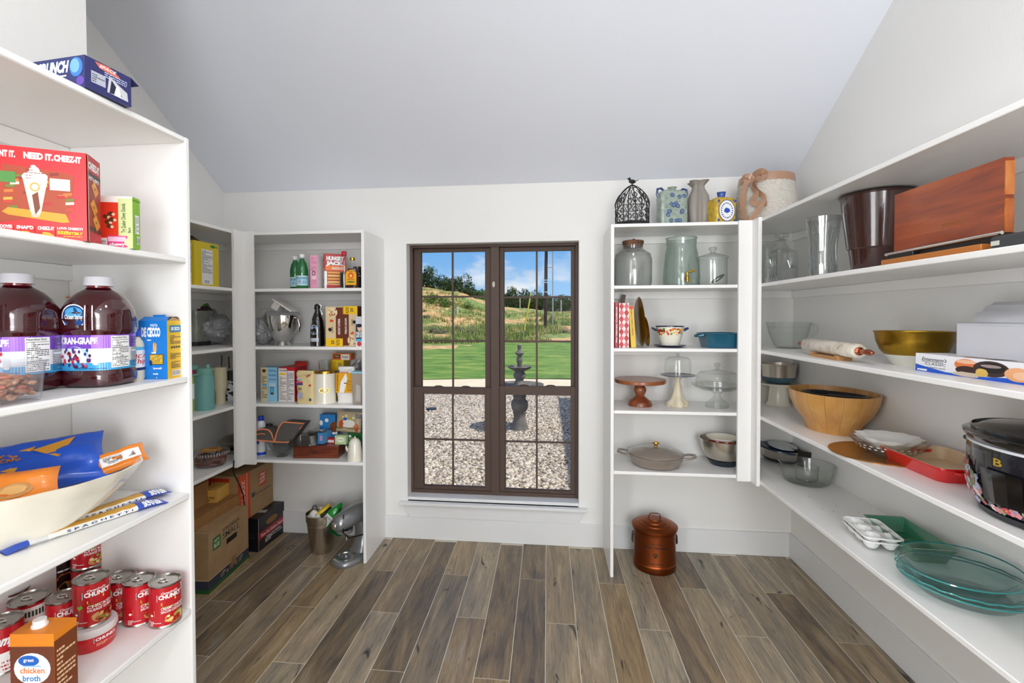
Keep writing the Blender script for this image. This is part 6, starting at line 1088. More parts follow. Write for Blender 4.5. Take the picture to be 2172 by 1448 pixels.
# grey fluted vase
x, y = pos(1479, 3.09); pr = SIL(1479, x, y, T, [(22, 475), (25, 440), (22, 418), (14, 402), (13, 396), (21, 388), (23, 386)]); pr[0] = (pr[0][0], 0); t = thing('vase', 'tall matte grey vase with four curling petal lips', 'vase', (x, y, T), .7)
G().lathe([(0, 0)]+pr+[(pr[-1][0]*.9, pr[-1][1]-.004), (pr[4][0]*.8, pr[4][1]), (pr[3][0]*.7, pr[3][1]-.05), (0, pr[3][1]-.05)], C('8a847d', .45), 80, fn=lambda a, j, z: 1+.15*math.cos(4*a)*(1 if j > 1 else .6)-.12*abs(math.sin(2*a))**10).build('body', t, ang=50)
G().lathe([(pr[0][0]*1.0, 0), (pr[0][0]*1.04, .004), (pr[0][0], .008)], C('6f6962', .5), 40).build('foot', t)
# yellow ginger jar
x, y = pos(1528, 3.01); s = mpp(x, y); w, h = 47*s, zat(1528, 420, x, y)-T; t = thing('ginger_jar', 'yellow square jar painted blue and white, between grey vase and basket', 'jar', (x, y, T), math.radians(14)); d = w*.8; YG = noisy('yellow_glaze', [(.4, 'c9a838'), (.6, 'b8952c'), (.7, '3a5088')], 50, 3, .25, 0)
G().lathe([(0, 0), (.46, 0), (.5, .015), (.52, h*.8), (.44, h*.94), (.25, h), (0, h)], YG, 48, sx=w, sy=d, sq=7).build('body', t, ang=50); G().lathe([(.024, h-.004), (.02, h+.006), (.024, h+.03), (.026, h+.032), (.0, h+.032)], C('2f52a0', .3, coat=.4), 28).build('neck', t)
p = G(); f = Face((-w*.44, -d*.52-.0012, h*.06), (1, 0, 0), (0, 0, 1), w*.88, h*.8); p.oval(f, .5, .5, .44, .5, CEB, 24); p.oval(f, .5, .5, .41, .47, C('e6e8ec', .3), 24); p.oval(f, .5, .5, .16, .12, C('1c48b0'), 14, .15)
for i in range(20): a = i*PI/10; p.oval(f, .5+.3*math.cos(a), .5+.34*math.sin(a), .04, .03, C('31406e'), 7, .3)
for a, b in ((.06, .06), (.94, .06), (.06, .94), (.94, .94)): p.oval(f, a, b, .07, .06, C('2a4a9a'), 8, .2)
p.build('painted_medallion', t, smooth=False)
# ribboned basket
x, y = 1.335, 3.06; pxb = 1622; x = bx(pxb, y); t = thing('basket', 'round woven off-white basket with a tan satin ribbon bow', 'basket', (x, y, T)); pr = SIL(pxb, x, y, T, [(63, 480), (67, 455), (67, 430), (61, 395), (58, 378)]); pr[0] = (pr[0][0], 0); R_ = pr[-1][0]; z1 = pr[-1][1]
mx_ = min(1.0, (min(XR-x, YB-y)-.004)/max(a for a, b in pr)); pr = [(a*mx_, b) for a, b in pr]; R_ *= mx_
WV = noisy('woven_rope', [(.3, 'beb8ac'), (.5, 'cfc9bf'), (.7, 'd9d5cb')], 55, 4, .9, .5, 70, mscale=(1, 1, 2.4)); RIB = C('a98268', .3, coat=.3)
nr = 22; prof = [(0, 0)]
for i in range(nr*4+1):
    q = i/(nr*4); zz = z1*q; rr = np.interp(zz, [b for a, b in pr], [a for a, b in pr]); prof.append((rr-.0015+.0028*abs(math.sin(q*nr*PI)), zz))
prof += [(R_-.008, z1), (R_-.01, z1*.5), (0, z1*.45)]; G().lathe(prof, WV, 72, fn=lambda a, j, z: 1+.006*math.sin(40*a+j*1.3)).build('basket', t, ang=70)
rz_ = z1-.028; rr = np.interp(rz_, [b for a, b in pr], [a for a, b in pr])+.004; G().lathe([(rr, rz_-.018), (rr+.001, rz_), (R_+.005, z1+.001), (R_-.004, z1+.003)], RIB, 64).build('ribbon_band', t)
ba = facing(x, y, -.42); bxx, byy = (rr+.006)*math.cos(ba), (rr+.006)*math.sin(ba); un = Vector((-math.sin(ba), math.cos(ba), 0)); on = Vector((math.cos(ba), math.sin(ba), 0)); b0 = Vector((bxx, byy, rz_+.008))
def ribbon(pts, w_=.0155): # flat band following a path
    g = G(); k = len(pts); vs = []; 
    for i in range(k):
        a, b, o_ = pts[i][:3]; c = b0+un*a+Vector((0, 0, 1))*b+on*o_; tw = pts[i][3] if len(pts[i]) > 3 else 0
        tg = Vector((pts[min(i+1, k-1)][0]-pts[max(i-1, 0)][0], pts[min(i+1, k-1)][1]-pts[max(i-1, 0)][1], 0)).normalized(); nm = un*(-tg.y)+Vector((0, 0, 1))*tg.x; nm = nm*math.cos(tw)+on*math.sin(tw); ww = w_*(pts[i][4] if len(pts[i]) > 4 else 1); vs += [c+nm*ww, c-nm*ww]
    g.add(vs, [(2*i, 2*i+1, 2*i+3, 2*i+2) for i in range(k-1)], RIB); return g
def smooth(P, n=6):
    P = [np.array(list(p)+[0]*(4-len(p)), float) for p in P]; out = []
    for i in range(len(P)-1):
        p0, p1, p2, p3 = P[max(i-1, 0)], P[i], P[i+1], P[min(i+2, len(P)-1)]
        for j in range(n): u = j/n; out.append(tuple(.5*((2*p1)+(-p0+p2)*u+(2*p0-5*p1+4*p2-p3)*u*u+(-p0+3*p1-3*p2+p3)*u**3)))
    out.append(tuple(P[-1])); return out
for pts, nm in (([(0, 0, .004), (.025, .012, .02, .5), (.06, .016, .03, .3), (.075, 0, .02, .2), (.055, -.022, .02), (.02, -.012, .01), (0, 0, .004)], 'bow_loop'), ([(0, 0, .004), (-.02, .01, .02, .4), (-.04, .008, .02, .2), (-.035, -.01, .012), (0, -.005, .004)], 'bow_loop'),
    ([(0, 0, .006), (-.035, -.04, .02), (-.045, -.12, .03), (-.04, -.2, .03, .3), (-.03, -.245, .02)], 'ribbon_tail'), ([(0, -.005, .006), (.03, -.08, .03, .6), (.075, -.14, .035, .2), (.055, -.2, .045), (.01, -.26, .055), (-.018, -.31, .06)], 'ribbon_tail'), ([(.0, -.01, .01), (.005, -.06, .03, .8), (.04, -.11, .04, .2), (.01, -.14, .035), (.05, -.17, .03), (.09, -.17, .03)], 'ribbon_curl')):
    ribbon(smooth(pts)).build(nm, t, ang=80)
G().sphere(tuple(b0), .013, RIB, 12, 8, (1, 1, 1.2)).build('bow_knot', t)
# ---- second shelf: glass jars
def shell(pr, th=.0035): return pr+[(pr[-1][0]-th, pr[-1][1]-.001)]+[(max(.002, a-th), max(b, .006)) for a, b in pr[::-1][1:]]+[(0, .006)]
x, y = pos(1342, 3.07); pr = SIL(1342, x, y, S2, [(40, 606), (40.5, 597), (40.5, 552), (37, 539), (25, 531), (21, 528), (22, 520)]); pr[0] = (pr[0][0]*.97, 0); t = thing('glass_jar', 'big round clear glass jar with a brown cork lid', 'jar', (x, y, S2)); GB2 = glass('frosty_glass', (.88, .89, .88), (.42, .44, .43), 1.3, .03, .05, (.85, .85, .84))
G().lathe([(0, 0)]+shell(pr), GB2, 56).build('jar', t); z1 = pr[-1][1]; R_ = pr[-1][0]; CORK = noisy('cork', [(.35, '4f3222'), (.6, '6f4a34'), (.75, '8a6248')], 40, 4, .8, .1)
G().lathe([(0, z1-.012), (R_*.9, z1-.012), (R_*1.03, z1+.01), (R_*1.06, z1+.022), (R_*1.0, z1+.026), (0, z1+.027)], CORK, 40).build('cork_lid', t); G().tube([(-.012, -.03, z1+.027), (0, -.03, z1+.034), (.012, -.03, z1+.027)], .003, CORK, 8).build('pull', t)
x, y = pos(1444, 3.07); pr = SIL(1444, x, y, S2, [(40, 606), (40, 590), (38, 565), (35.5, 540), (32, 524), (33, 515), (33, 505)]); pr[0] = (pr[0][0]*.97, 0); t = thing('drink_dispenser', 'greenish bubbled glass drink dispenser with a brass tap', 'dispenser', (x, y, S2)); BUB = glass('bubbled_glass', (.80, .85, .82), (.35, .42, .38), 1.3, .04, .1, (.78, .84, .80))
G().lathe([(0, 0)]+shell(pr), BUB, 56, fn=lambda a, j, z: 1+.006*math.sin(7*a+j)).build('jar', t); z1 = pr[-1][1]; G().lathe([(pr[-1][0]+.001, z1-.006), (pr[-1][0]+.004, z1-.003), (pr[-1][0]+.003, z1+.001), (pr[-1][0]-.004, z1+.001)], BUB, 48).build('lip', t)
xt, yt = .0, 0; rt = .118; a = facing(x, y, .25); g = G(); ca, sa = math.cos(a), math.sin(a); ux = Vector((ca, sa, 0)); B0 = Vector((ca*pr[1][0]*.98, sa*pr[1][0]*.98, .045)); g.tube([B0, B0+ux*.035], .008, GOLD, 12); g.tube([B0+ux*.028+Vector((0, 0, .01)), B0+ux*.032, B0+ux*.034+Vector((0, 0, -.026))], [.009, .011, .009], GOLD, 12); g.tube([B0+ux*.028, B0+ux*.028+Vector((0, 0, .03))], .006, GOLD, 10); g.build('tap', t)
G().tube([B0+ux*.028+Vector((-.005, 0, .03)), B0+ux*.026+Vector((.02, 0, .034)), B0+ux*.024+Vector((.045, 0, .045))], [.005, .006, .007], GOLD, 10).build('tap_lever', t)
x, y = pos(1511, 3.0); pr = SIL(1511, x, y, S2, [(30, 606), (31.5, 600), (31.5, 552), (31, 548)]); pr[0] = (pr[0][0], 0); t = thing('cookie_jar', 'clear glass cookie jar with knobbed glass lid and a scoop inside', 'jar', (x, y, S2)); G().lathe([(0, 0)]+shell(pr), GLG, 56).build('jar', t); z1, R_ = pr[-1][1], pr[-1][0]
G().lathe([(R_*1.08, z1), (R_*1.1, z1+.004), (R_*1.0, z1+.012), (R_*.5, z1+.026), (.02, z1+.032), (.012, z1+.038), (.02, z1+.05), (.024, z1+.058), (.018, z1+.066), (0, z1+.067)], CUT, 44).build('lid', t); M_ = Matrix.Translation((.025, -.01, .04))@Matrix.Rotation(math.radians(-35), 4, 'Y'); G().sphere((0, 0, 0), 1, C('8c8c8e', .2, .9), 20, 10, (.045, .025, .012), M_).build('scoop', t)
# ---- third shelf: books, trays, bowl, baking dish
x0 = XB+TH+.004; Yb = 2.96
def book(name, label, px0, px1, yt, Y, col, fn, lean=0, d=.18, group='cookbooks', yb=731):
    xa, xb = bx(px0, Y), bx(px1, Y); h = zat((px0+px1)/2, yt, (xa+xb)/2, Y)-S3; w = xb-xa; t = thing(name, label, 'book', ((xa+xb)/2, Y+d/2, S3+.001), rot=(0, math.radians(lean), 0), group=group)
    G().box(-w/2, -d/2, 0, w/2, d/2, h, col).build('cover', t, bevel=.0015); G().box(-w/2+.002, -d/2+.004, h-.002, w/2-.002, d/2+.0005, h+.0004, C('e8e4d8', .8)).build('pages', t, smooth=False)
    if fn: p = G(); fn(p, boxface(w, d, h)); p.build('spine_print', t, smooth=False)
    return t
book('cookbook', 'slim red cookbook against the side panel', 1304.5, 1311, 641, 2.955, C('b8141c', .4), lambda p, f: p.text(f, 'The Ultimate Cookbook', .25, .1, .5, .8, WHT, rot=90))
def fck(p, f):
    p.rect(f, 0, 0, 1, 1, C('e6dcd8'))
    for i in range(7):
        for j in (0, 1): p.poly(f, [(.5*j+.25, i/7-.02), (.5*j+.5, i/7+.07), (.5*j+.25, i/7+.16), (.5*j, i/7+.07)][:4], C(('b8202c', 'd0606a')[(i+j) % 2]))
book('cookbook', 'thick red and white checked cookbook', 1313, 1334, 643, 2.95, C('e0d0cc', .5), fck)
book('cookbook', 'narrow yellow cookbook standing third from the side panel', 1339, 1350, 649, 2.95, C('d8b41c', .4), lambda p, f: (p.text(f, 'Southern Country Cooking', .25, .3, .5, .62, C('8a3a10'), rot=90), p.rect(f, .1, .93, .9, .99, RED)), lean=-4)
for i, (px, yt, r_, lb) in enumerate(((1347, 629, .12, 'tall round brass tray standing behind the yellow cookbook'), (1353, 672, .075, 'smaller round brass tray leaning on the tall one'))):
    xx = bx(px, 3.1)+.02+.016*i; hh = zat(px, yt, xx, 3.08)-S3; t = thing('brass_tray', lb, 'tray', (xx, 3.1-.02*i, S3+hh/2), rot=(0, math.radians(86-2*i), 0), group='brass trays'); G().lathe([(0, 0), (hh*.44, 0), (hh*.5, .012), (hh*.49, .012), (hh*.43, .003), (0, .003)], C('a87c28', .25, .9), 44).build('tray', t); G().tube([(hh*.3*math.cos(a), hh*.3*math.sin(a), .004) for a in [2*PI*i_/24 for i_ in range(24)]], .002, BRASS, 6, True).build('ring', t)
t = thing('paddle', 'dark wooden paddle leaning behind the books', 'paddle', (bx(1306, 3.2), 3.2, S3), rot=(0, math.radians(9), 0)); G().box(-.012, -.006, 0, .012, .006, .33, C('5a4034', .5)).build('handle', t, bevel=.002); G().box(-.02, -.005, .0, .02, .005, .1, C('5a4034')).build('blade', t, bevel=.002)
x, y = pos(1421, 3.05); t = thing('saucer', 'dark blue scalloped saucer under the flowered bowl', 'saucer', (x, y, S3)); R_ = 33*mpp(x, y); NV = C('1c2350', .25, coat=.4); G().lathe([(0, 0), (R_*.6, 0), (R_, .012), (R_*.98, .014), (R_*.6, .005), (0, .004)], NV, 48, fn=lambda a, j, z: 1+(.03*math.cos(10*a) if j == 2 or j == 3 else 0)).build('saucer', t); G().lathe([(R_*.55, .005), (R_*.57, .0056)], C('b0a0a8'), 40).build('ring', t)
t = thing('flowered_bowl', 'cream flowered bowl with blue rim and side handles', 'bowl', (x, y, S3+.0055)); pr = SIL(1421, x, y, S3+.0055, [(20, 725), (24, 718), (28, 705), (30, 692)]); pr[0] = (pr[0][0], 0)
G().lathe([(0, 0)]+shell(pr), CREAM, 48).build('bowl', t); z1, R_ = pr[-1][1], pr[-1][0]; G().lathe([(R_-.003, z1-.003), (R_+.002, z1-.002), (R_+.002, z1+.003), (R_-.003, z1+.003)], NV, 48).build('rim', t)
for m_ in (-1, 1): G().tube([(m_*R_*.95, -.025, z1-.025), (m_*R_*1.25, -.02, z1-.012), (m_*R_*1.3, 0, z1-.008), (m_*R_*1.25, .02, z1-.012), (m_*R_*.95, .025, z1-.025)], .005, NV, 8).build('handle', t)
p = G(); f = Cyl(pr[1][0]+.001, pr[1][1], z1-pr[1][1]-.004, facing(x, y), pr[1][0]*2.4, r2=R_+.001)
for i in range(48):
    a = rnd.uniform(.05, .95); b = .72+.28*rnd.uniform(-1, .6)-.35*abs(a-.5)**2; p.oval(f, a, b, rnd.uniform(.03, .06), rnd.uniform(.06, .12), C(('c8281c', 'e8a81c', '6a8a2a', 'd85a2a', '8a2038', 'e8c84a')[i % 6]), 8, .25)
p.build('painted_flowers', t, smooth=False)
TD = C('1c5a72', .2, coat=.6); x, y = pos(1526, 3.04); s = mpp(x, y); zt = zat(1526, 705, x, y)-S3; w = 76*s; t = thing('baking_dish', 'teal ceramic baking dish with loop handle on the left', 'dish', (x, y, S3), .1)
def rr8(w_, d_, z_, c=.3): return [(a*w_/2, b*d_/2, z_) for a, b in ((-1, -1+2*c*.6), (-1+c, -1), (1-c, -1), (1, -1+2*c*.6), (1, 1-2*c*.6), (1-c, 1), (-1+c, 1), (-1, 1-2*c*.6))]
g = G(); loft(g, [rr8(w*.82, .16, 0), rr8(w*.98, .2, zt*.9), rr8(w*1.04, .21, zt*.93), rr8(w*1.04, .21, zt), rr8(w*.98, .195, zt), rr8(w*.8, .15, .01)], TD); g.build('dish', t, bevel=.004, ang=40)
g = G(); g.tube([(-w*.5, -.035, zt*.85), (-w*.62, -.03, zt*.8), (-w*.66, 0, zt*.78), (-w*.62, .03, zt*.8), (-w*.5, .035, zt*.85)], .009, TD, 10); g.build('handle', t)
# ---- fourth shelf: cake stands
ACA = wood('acacia_wood', '4a2010', '7a3a1e', 'a86a3e', (2, 14, 3), .35, .3); x, y = pos(1358, 3.09); t = thing('cake_stand', 'reddish wooden cake stand with turned foot', 'stand', (x, y, S4)); pr = SIL(1356, x, y, S4, [(26, 860), (26, 855), (23, 849), (13, 842), (9, 838), (12, 832), (14, 826), (12, 820), (8, 816), (10, 811)]); pr[0] = (pr[0][0], 0)
G().lathe([(0, 0)]+pr+[(0, pr[-1][1])], ACA, 48).build('foot', t); zp = pr[-1][1]; RP = 55*mpp(x, y)/1.045; mxr = min(RP, x-XB-TH-.004); ACP = wood('acacia_plate', '5a2a14', '8a4a28', 'b47a4c', (.6, 9, 3), .35, .3)
G().lathe([(0, zp), (mxr*.97, zp), (mxr, zp+.004), (mxr, zp+.02), (mxr*.98, zp+.023), (0, zp+.023)], ACP, 60).build('plate', t)
x, y = pos(1438, 3.1); t = thing('plate_pedestal', 'ornate cream pedestal stand holding a small dark blue plate', 'stand', (x, y, S4)); pr = SIL(1438, x, y, S4, [(22, 858), (21, 852), (14, 846), (12, 838), (9, 830), (9, 822), (6, 812), (6, 806), (8, 801), (8, 798)]); pr[0] = (pr[0][0], 0); IV = C('d8ceb4', .5)
G().lathe([(0, .002)]+pr+[(0, pr[-1][1])], IV, 48, fn=lambda a, j, z: 1+(.14*math.cos(4*a) if j < 4 else .06*math.cos(4*a))).build('pedestal', t, ang=60)
for i in range(4): a = i*PI/2+PI/4; G().sphere((pr[0][0]*.95*math.cos(a), pr[0][0]*.95*math.sin(a), .006), .008, IV, 10, 6).build('paw', t)
zp = pr[-1][1]; RP = 38*mpp(x, y)/1.07; G().lathe([(0, zp), (RP*.6, zp), (RP, zp+.008), (RP, zp+.011), (RP*.9, zp+.008), (0, zp+.004)], NV, 48).build('plate', t)
t = thing('glass_dome', 'small clear glass dome standing on the blue plate', 'dome', (x, y, S4+zp+.0085)); pr = SIL(1434, x, y, S4+zp+.0085, [(28, 795), (28.5, 775), (27, 762), (20, 757), (5, 755.5)]); pr[0] = (pr[0][0], 0); G().lathe(pr+[(.004, pr[-1][1])], GLS, 48).build('dome', t); z1 = pr[-1][1]; G().lathe([(.004, z1), (.005, z1+.004), (.011, z1+.012), (.01, z1+.02), (0, z1+.023)], CUT, 24).build('knob', t)
x, y = pos(1522, 3.08); t = thing('cake_stand', 'clear glass footed cake stand with wavy rim', 'stand', (x, y, S4)); pr = SIL(1521, x, y, S4, [(25, 860), (25, 854), (14, 847), (8, 841), (7, 835), (14, 829), (34, 826), (52, 819), (57, 815)]); pr[0] = (pr[0][0], 0); G().lathe([(0, .003)]+pr+[(pr[-1][0]-.004, pr[-1][1]+.001), (pr[-3][0], pr[-3][1]+.006), (0, pr[-3][1]+.004)], GLG, 64, fn=lambda a, j, z: 1+(.025*math.cos(12*a) if 8 <= j <= 10 else 0)).build('stand', t, ang=50)
zp = pr[-3][1]+.006; t = thing('glass_dome', 'wide clear glass cake dome with ball knob covering the glass stand', 'dome', (x, y, S4+zp)); pr = SIL(1524, x, y, S4+zp, [(47, 826), (47, 808), (45, 796), (38, 790), (16, 786), (5, 783)]); pr[0] = (pr[0][0], 0); G().lathe(pr, GLS, 60).build('dome', t); z1 = pr[-1][1]; G().lathe([(.016, z1-.001), (.008, z1+.006), (.006, z1+.01), (.015, z1+.018), (.018, z1+.028), (.014, z1+.038), (0, z1+.042)], CUT, 32).build('knob', t)
G().lathe([(pr[3][0], pr[3][1]), (pr[3][0]*1.02, pr[3][1]+.003), (pr[3][0]*.97, pr[3][1]+.004)], CUT, 50).build('shoulder_ring', t)
# ---- fifth shelf: braiser, mixing bowls
TP = C('857a70', .22, coat=.6); x, y = at(1391, 984, S5); t = thing('braiser', 'taupe enamelled braiser with lid and brass knob', 'pot', (x, y, S5), math.radians(-12)); s = mpp(x, y)/1.06; pr = SIL(1391, x, y, S5, [(42, 990), (50, 982), (58, 968), (59, 961)]); pr[0] = (pr[0][0], 0)
G().lathe([(0, 0)]+pr+[(pr[-1][0]-.004, pr[-1][1])], TP, 56).build('pot', t); z1, R_ = pr[-1][1], pr[-1][0]
G().lathe([(R_*.97, z1+.0005), (R_*1.02, z1+.003), (R_*1.0, z1+.008), (R_*.93, z1+.013), (R_*.9, z1+.017), (R_*.6, z1+.032), (R_*.5, z1+.034), (R_*.48, z1+.037), (R_*.2, z1+.043), (0, z1+.044)], TP, 56).build('lid', t); G().lathe([(.012, z1+.043), (.008, z1+.05), (.012, z1+.058), (.022, z1+.063), (.02, z1+.07), (0, z1+.072)], BRASS, 28).build('knob', t)
for m_ in (-1, 1): G().tube([(m_*R_*.9, -.045, z1-.012), (m_*R_*1.2, -.046, z1-.004), (m_*R_*1.38, -.03, z1), (m_*R_*1.38, .03, z1), (m_*R_*1.2, .046, z1-.004), (m_*R_*.9, .045, z1-.012)], .0095, TP, 10, flat=.7).build('handle', t)
x, y = pos(1536, 3.115); t = thing('mixing_bowl', 'brushed steel mixing bowl holding flowered bowls beside the corner post', 'bowl', (x, y, S5)); pr = SIL(1536, x, y, S5, [(24, 978), (36, 970), (46, 955), (50, 938), (51.5, 930), (53, 929)]); pr[0] = (pr[0][0], 0); mr = (YB-y-.004)/max(a for a, b in pr); pr = [(a*min(1, mr), b) for a, b in pr]
G().lathe([(0, .004)]+pr[1:]+[(pr[-1][0]-.004, pr[-1][1]-.001), (pr[2][0]-.004, pr[2][1]), (pr[1][0]-.004, pr[1][1]+.004), (0, .01)], STEEL, 56).build('bowl', t); G().lathe([(0, 0), (pr[0][0]*1.1, 0), (pr[1][0]+.002, pr[1][1]*.9), (pr[1][0]*.9, pr[1][1]*.8)], C('1c2a34', .5), 44).build('rubber_base', t)
zb = .07
for i, (q, zz) in enumerate(((.66, zb), (.68, zb+.035))):
    t = thing('flowered_bowl', ('lower red flowered bowl nested in the steel bowl', 'upper flowered bowl with red checked rim in the steel bowl')[i], 'bowl', (x-.005, y+.0, S5+zz), group='nested flowered bowls'); RR = pr[-1][0]*q; hh = .065; G().lathe([(0, 0), (RR*.55, 0), (RR*.85, hh*.45), (RR, hh), (RR-.004, hh), (RR*.82, hh*.45), (RR*.5, .008), (0, .006)], CREAM, 44).build('bowl', t)
    p = G(); f = Cyl(RR*.88, hh*.5, hh*.46, facing(x, y), RR*2.6, r2=RR+.001); p.rect(f, 0, 0, 1, 1, C('b01c20'))
    for k_ in range(26): p.oval(f, rnd.random(), rnd.uniform(.1, .62), .035, .12, C(('e0b030', '2a4a8a', '3a7a3a', 'e8d0c0', 'd84a3a')[k_ % 5]), 8, .25)
    p.rect(f, 0, .74, 1, 1, C('e8e4e0')); [p.rect(f, k_/30, .78, k_/30+.018, .94, C('1c2a6a')) for k_ in range(30)]; p.build('painted_band', t, smooth=False)
# ---- copper bin on the floor
x, y = at(1388, 1199, 0); t = thing('treat_bin', 'copper-coloured oval metal bin with lid lettered for dog treats', 'bin', (x, y, 0)); s = mpp(x, y)/math.sqrt(1+((1388-CX)/F)**2); R_ = 45.5*s; z1 = zat(1387, 1113, x, y); CP = COPPER
G().lathe([(0, .0), (R_*.98, 0), (R_, .004), (R_, .03), (R_*1.03, .034), (R_*1.03, .04), (R_, .044), (R_*.99, .05), (R_*.99, z1-.03), (R_*1.02, z1-.026), (R_*1.02, z1-.02), (R_*.99, z1-.016), (R_*.99, z1)], CP, 64).build('body', t)
G().lathe([(R_*1.0, z1-.012), (R_*1.08, z1-.01), (R_*1.09, z1+.004), (R_*1.0, z1+.012), (R_*.82, z1+.018), (R_*.8, z1+.022), (R_*.6, z1+.03), (R_*.58, z1+.035), (R_*.38, z1+.041), (R_*.36, z1+.045), (0, z1+.047)], CP, 64).build('lid', t)
G().tube([(-.034, 0, z1+.044), (-.032, 0, z1+.066), (-.02, 0, z1+.074), (.02, 0, z1+.074), (.032, 0, z1+.066), (.034, 0, z1+.044)], .005, CP, 10, flat=.5).build('lid_handle', t)
for m_ in (-1, 1): G().tube([(m_*R_*1.0, -.012, z1-.045), (m_*R_*1.05, -.014, z1-.055), (m_*R_*1.07, -.012, z1-.1), (m_*R_*1.05, 0, z1-.112), (m_*R_*1.07, .012, z1-.1), (m_*R_*1.05, .014, z1-.055), (m_*R_*1.0, .012, z1-.045)], .003, C('4a4038', .4, .8), 8).build('side_handle', t)
p = G(); f = Cyl(R_*.9935, .05, z1-.08, facing(x, y, .05), R_*1.5); INKB = C('1a0e0a', .6); p.text(f, 'DOG TREATS', .12, .62, .78, .075, INKB, bold=.03)
for m_ in (-1, 1):
    for k_ in range(6): p.oval(f, .51+m_*(.03+.035*k_), .78+.006*math.sin(k_), .016, .016, INKB, 8, rot=.6*m_); p.oval(f, .51+m_*(.03+.04*k_), .1+.012*math.sin(k_*2), .02, .016, INKB, 8, rot=-.6*m_)
p.oval(f, .5, .36, .05, .04, INKB, 14)
for a, b in ((-.065, .035), (-.025, .07), (.025, .07), (.065, .035)): p.oval(f, .5+a, .38+b, .02, .026, INKB, 10)
p.build('lettering', t, smooth=False)
# ------------------------------------------------------------------ right-hand wall shelving
# ---- second shelf
Xd = 1.235; y, _ = onx(1657, 590, Xd); t = thing('decanter', 'square cut crystal decanter with a square stopper', 'decanter', (Xd, y, S2), .35); s = mpp(Xd, y)/1.15; w = 56*s; h = zat(1657, 534, Xd, y)-S2; zn = zat(1657, 515, Xd, y)-S2
sqp = lambda a, j, z: 1
G().lathe([(0, 0), (w*.44, 0), (w*.47, .01), (w*.47, h*.88), (w*.44, h), (w*.25, h+.012), (w*.13, zn), (w*.13, zn+.012), (w*.2, zn+.016), (w*.1, zn+.018), (0, zn+.018)], CUT, 48, sq=9, fn=lambda a, j, z: 1+.02*math.cos(24*a)*(1 if 1 <= j <= 3 else 0)).build('bottle', t, ang=25)
g = G(); g.box(-w*.2, -w*.2, zn+.026, w*.2, w*.2, zn+.05, CUT); g.lathe([(w*.08, zn+.016), (w*.12, zn+.027)], CUT, 16); g.build('stopper', t, bevel=.004)
g = G()
for fx, fy, ux_, uy_ in ((0, -1, 1, 0), (1, 0, 0, 1), (-1, 0, 0, -1)):
    for k_ in range(14): a = PI*k_/14+.1; c_, s_ = math.cos(a), math.sin(a); q = w*.4; g.tube([Vector((fx*w*.475+ux_*c_*q*r_, fy*w*.475+uy_*c_*q*r_, h*.45+s_*q*1.0*r_)) for r_ in (.15, 1)], .0016, CUT, 4)
stuff(g.build('cut_pattern', t))
y2, _ = onx(1628, 590, Xd+.12); t = thing('glass_jar', 'pale green glass jar behind the crystal decanter', 'jar', (Xd+.12, y2-.0, S2)); h2 = zat(1628, 520, Xd+.12, y2)-S2; G().lathe([(0, 0)]+shell([(.05, 0), (.054, .01), (.054, h2-.02), (.05, h2)]), GLG, 40).build('jar', t); G().lathe([(.052, h2-.004), (.055, h2), (.048, h2)], GLG, 40).build('rim', t)
Xv = 1.26; y, _ = onx(1745, 575, Xv); t = thing('vase', 'tall flared cut glass vase between decanter and brown bucket', 'vase', (Xv, y, S2)); pr = SIL(1745, Xv, y, S2, [(30, 588), (31, 572), (28.5, 545), (30, 520), (34, 490), (39, 462)]); pr[0] = (pr[0][0]*.96, 0)
G().lathe([(0, 0)]+shell(pr, .005), CUT, 64, fn=lambda a, j, z: 1+.035*abs(math.cos(5*a))*(1 if j < 8 else .6)).build('vase', t, ang=15)
g = G()
for k_ in range(10):
    for m_ in (-1, 1):
        a0 = k_*2*PI/10; pts = []
        for q in range(9):
            zz = pr[-1][1]*(.05+.85*q/8); rr = np.interp(zz, [b for a, b in pr], [a for a, b in pr])*1.02; a = a0+m_*.3*math.sin(q/8*PI); pts.append((rr*math.cos(a), rr*math.sin(a), zz))
        g.tube(pts, .0016, CUT, 4)
stuff(g.build('cut_pattern', t))
Xk = 1.385; y, _ = onx(1858, 560, Xk); t = thing('ice_bucket', 'tall glossy dark brown tapered bucket', 'bucket', (Xk, y, S2)); BRW = C('3a1a14', .18, coat=.8, bump=.05, bs=40); zt = zat(1875, 410, Xk, y)-S2; zt = min(zt, T-TH-S2-.006); k_ = mpp(Xk, y)/1.27
RT = min(84*k_, (XR-Xk)-.004); RB_ = RT*.62; G().lathe([(0, 0), (RB_, 0), (RB_*1.03, .01), (RB_*1.18, zt*.3), (RB_*1.2, zt*.31), (RB_*1.26, zt*.32), (RT*.97, zt-.012), (RT*1.0, zt-.01), (RT*1.0, zt), (RT*.96, zt), (RB_*.98, .01), (0, .01)], BRW, 64).build('bucket', t); G().lathe([(RT, zt-.006), (RT*1.02, zt-.003), (RT, zt)], C('241210', .3), 64).build('rim', t)
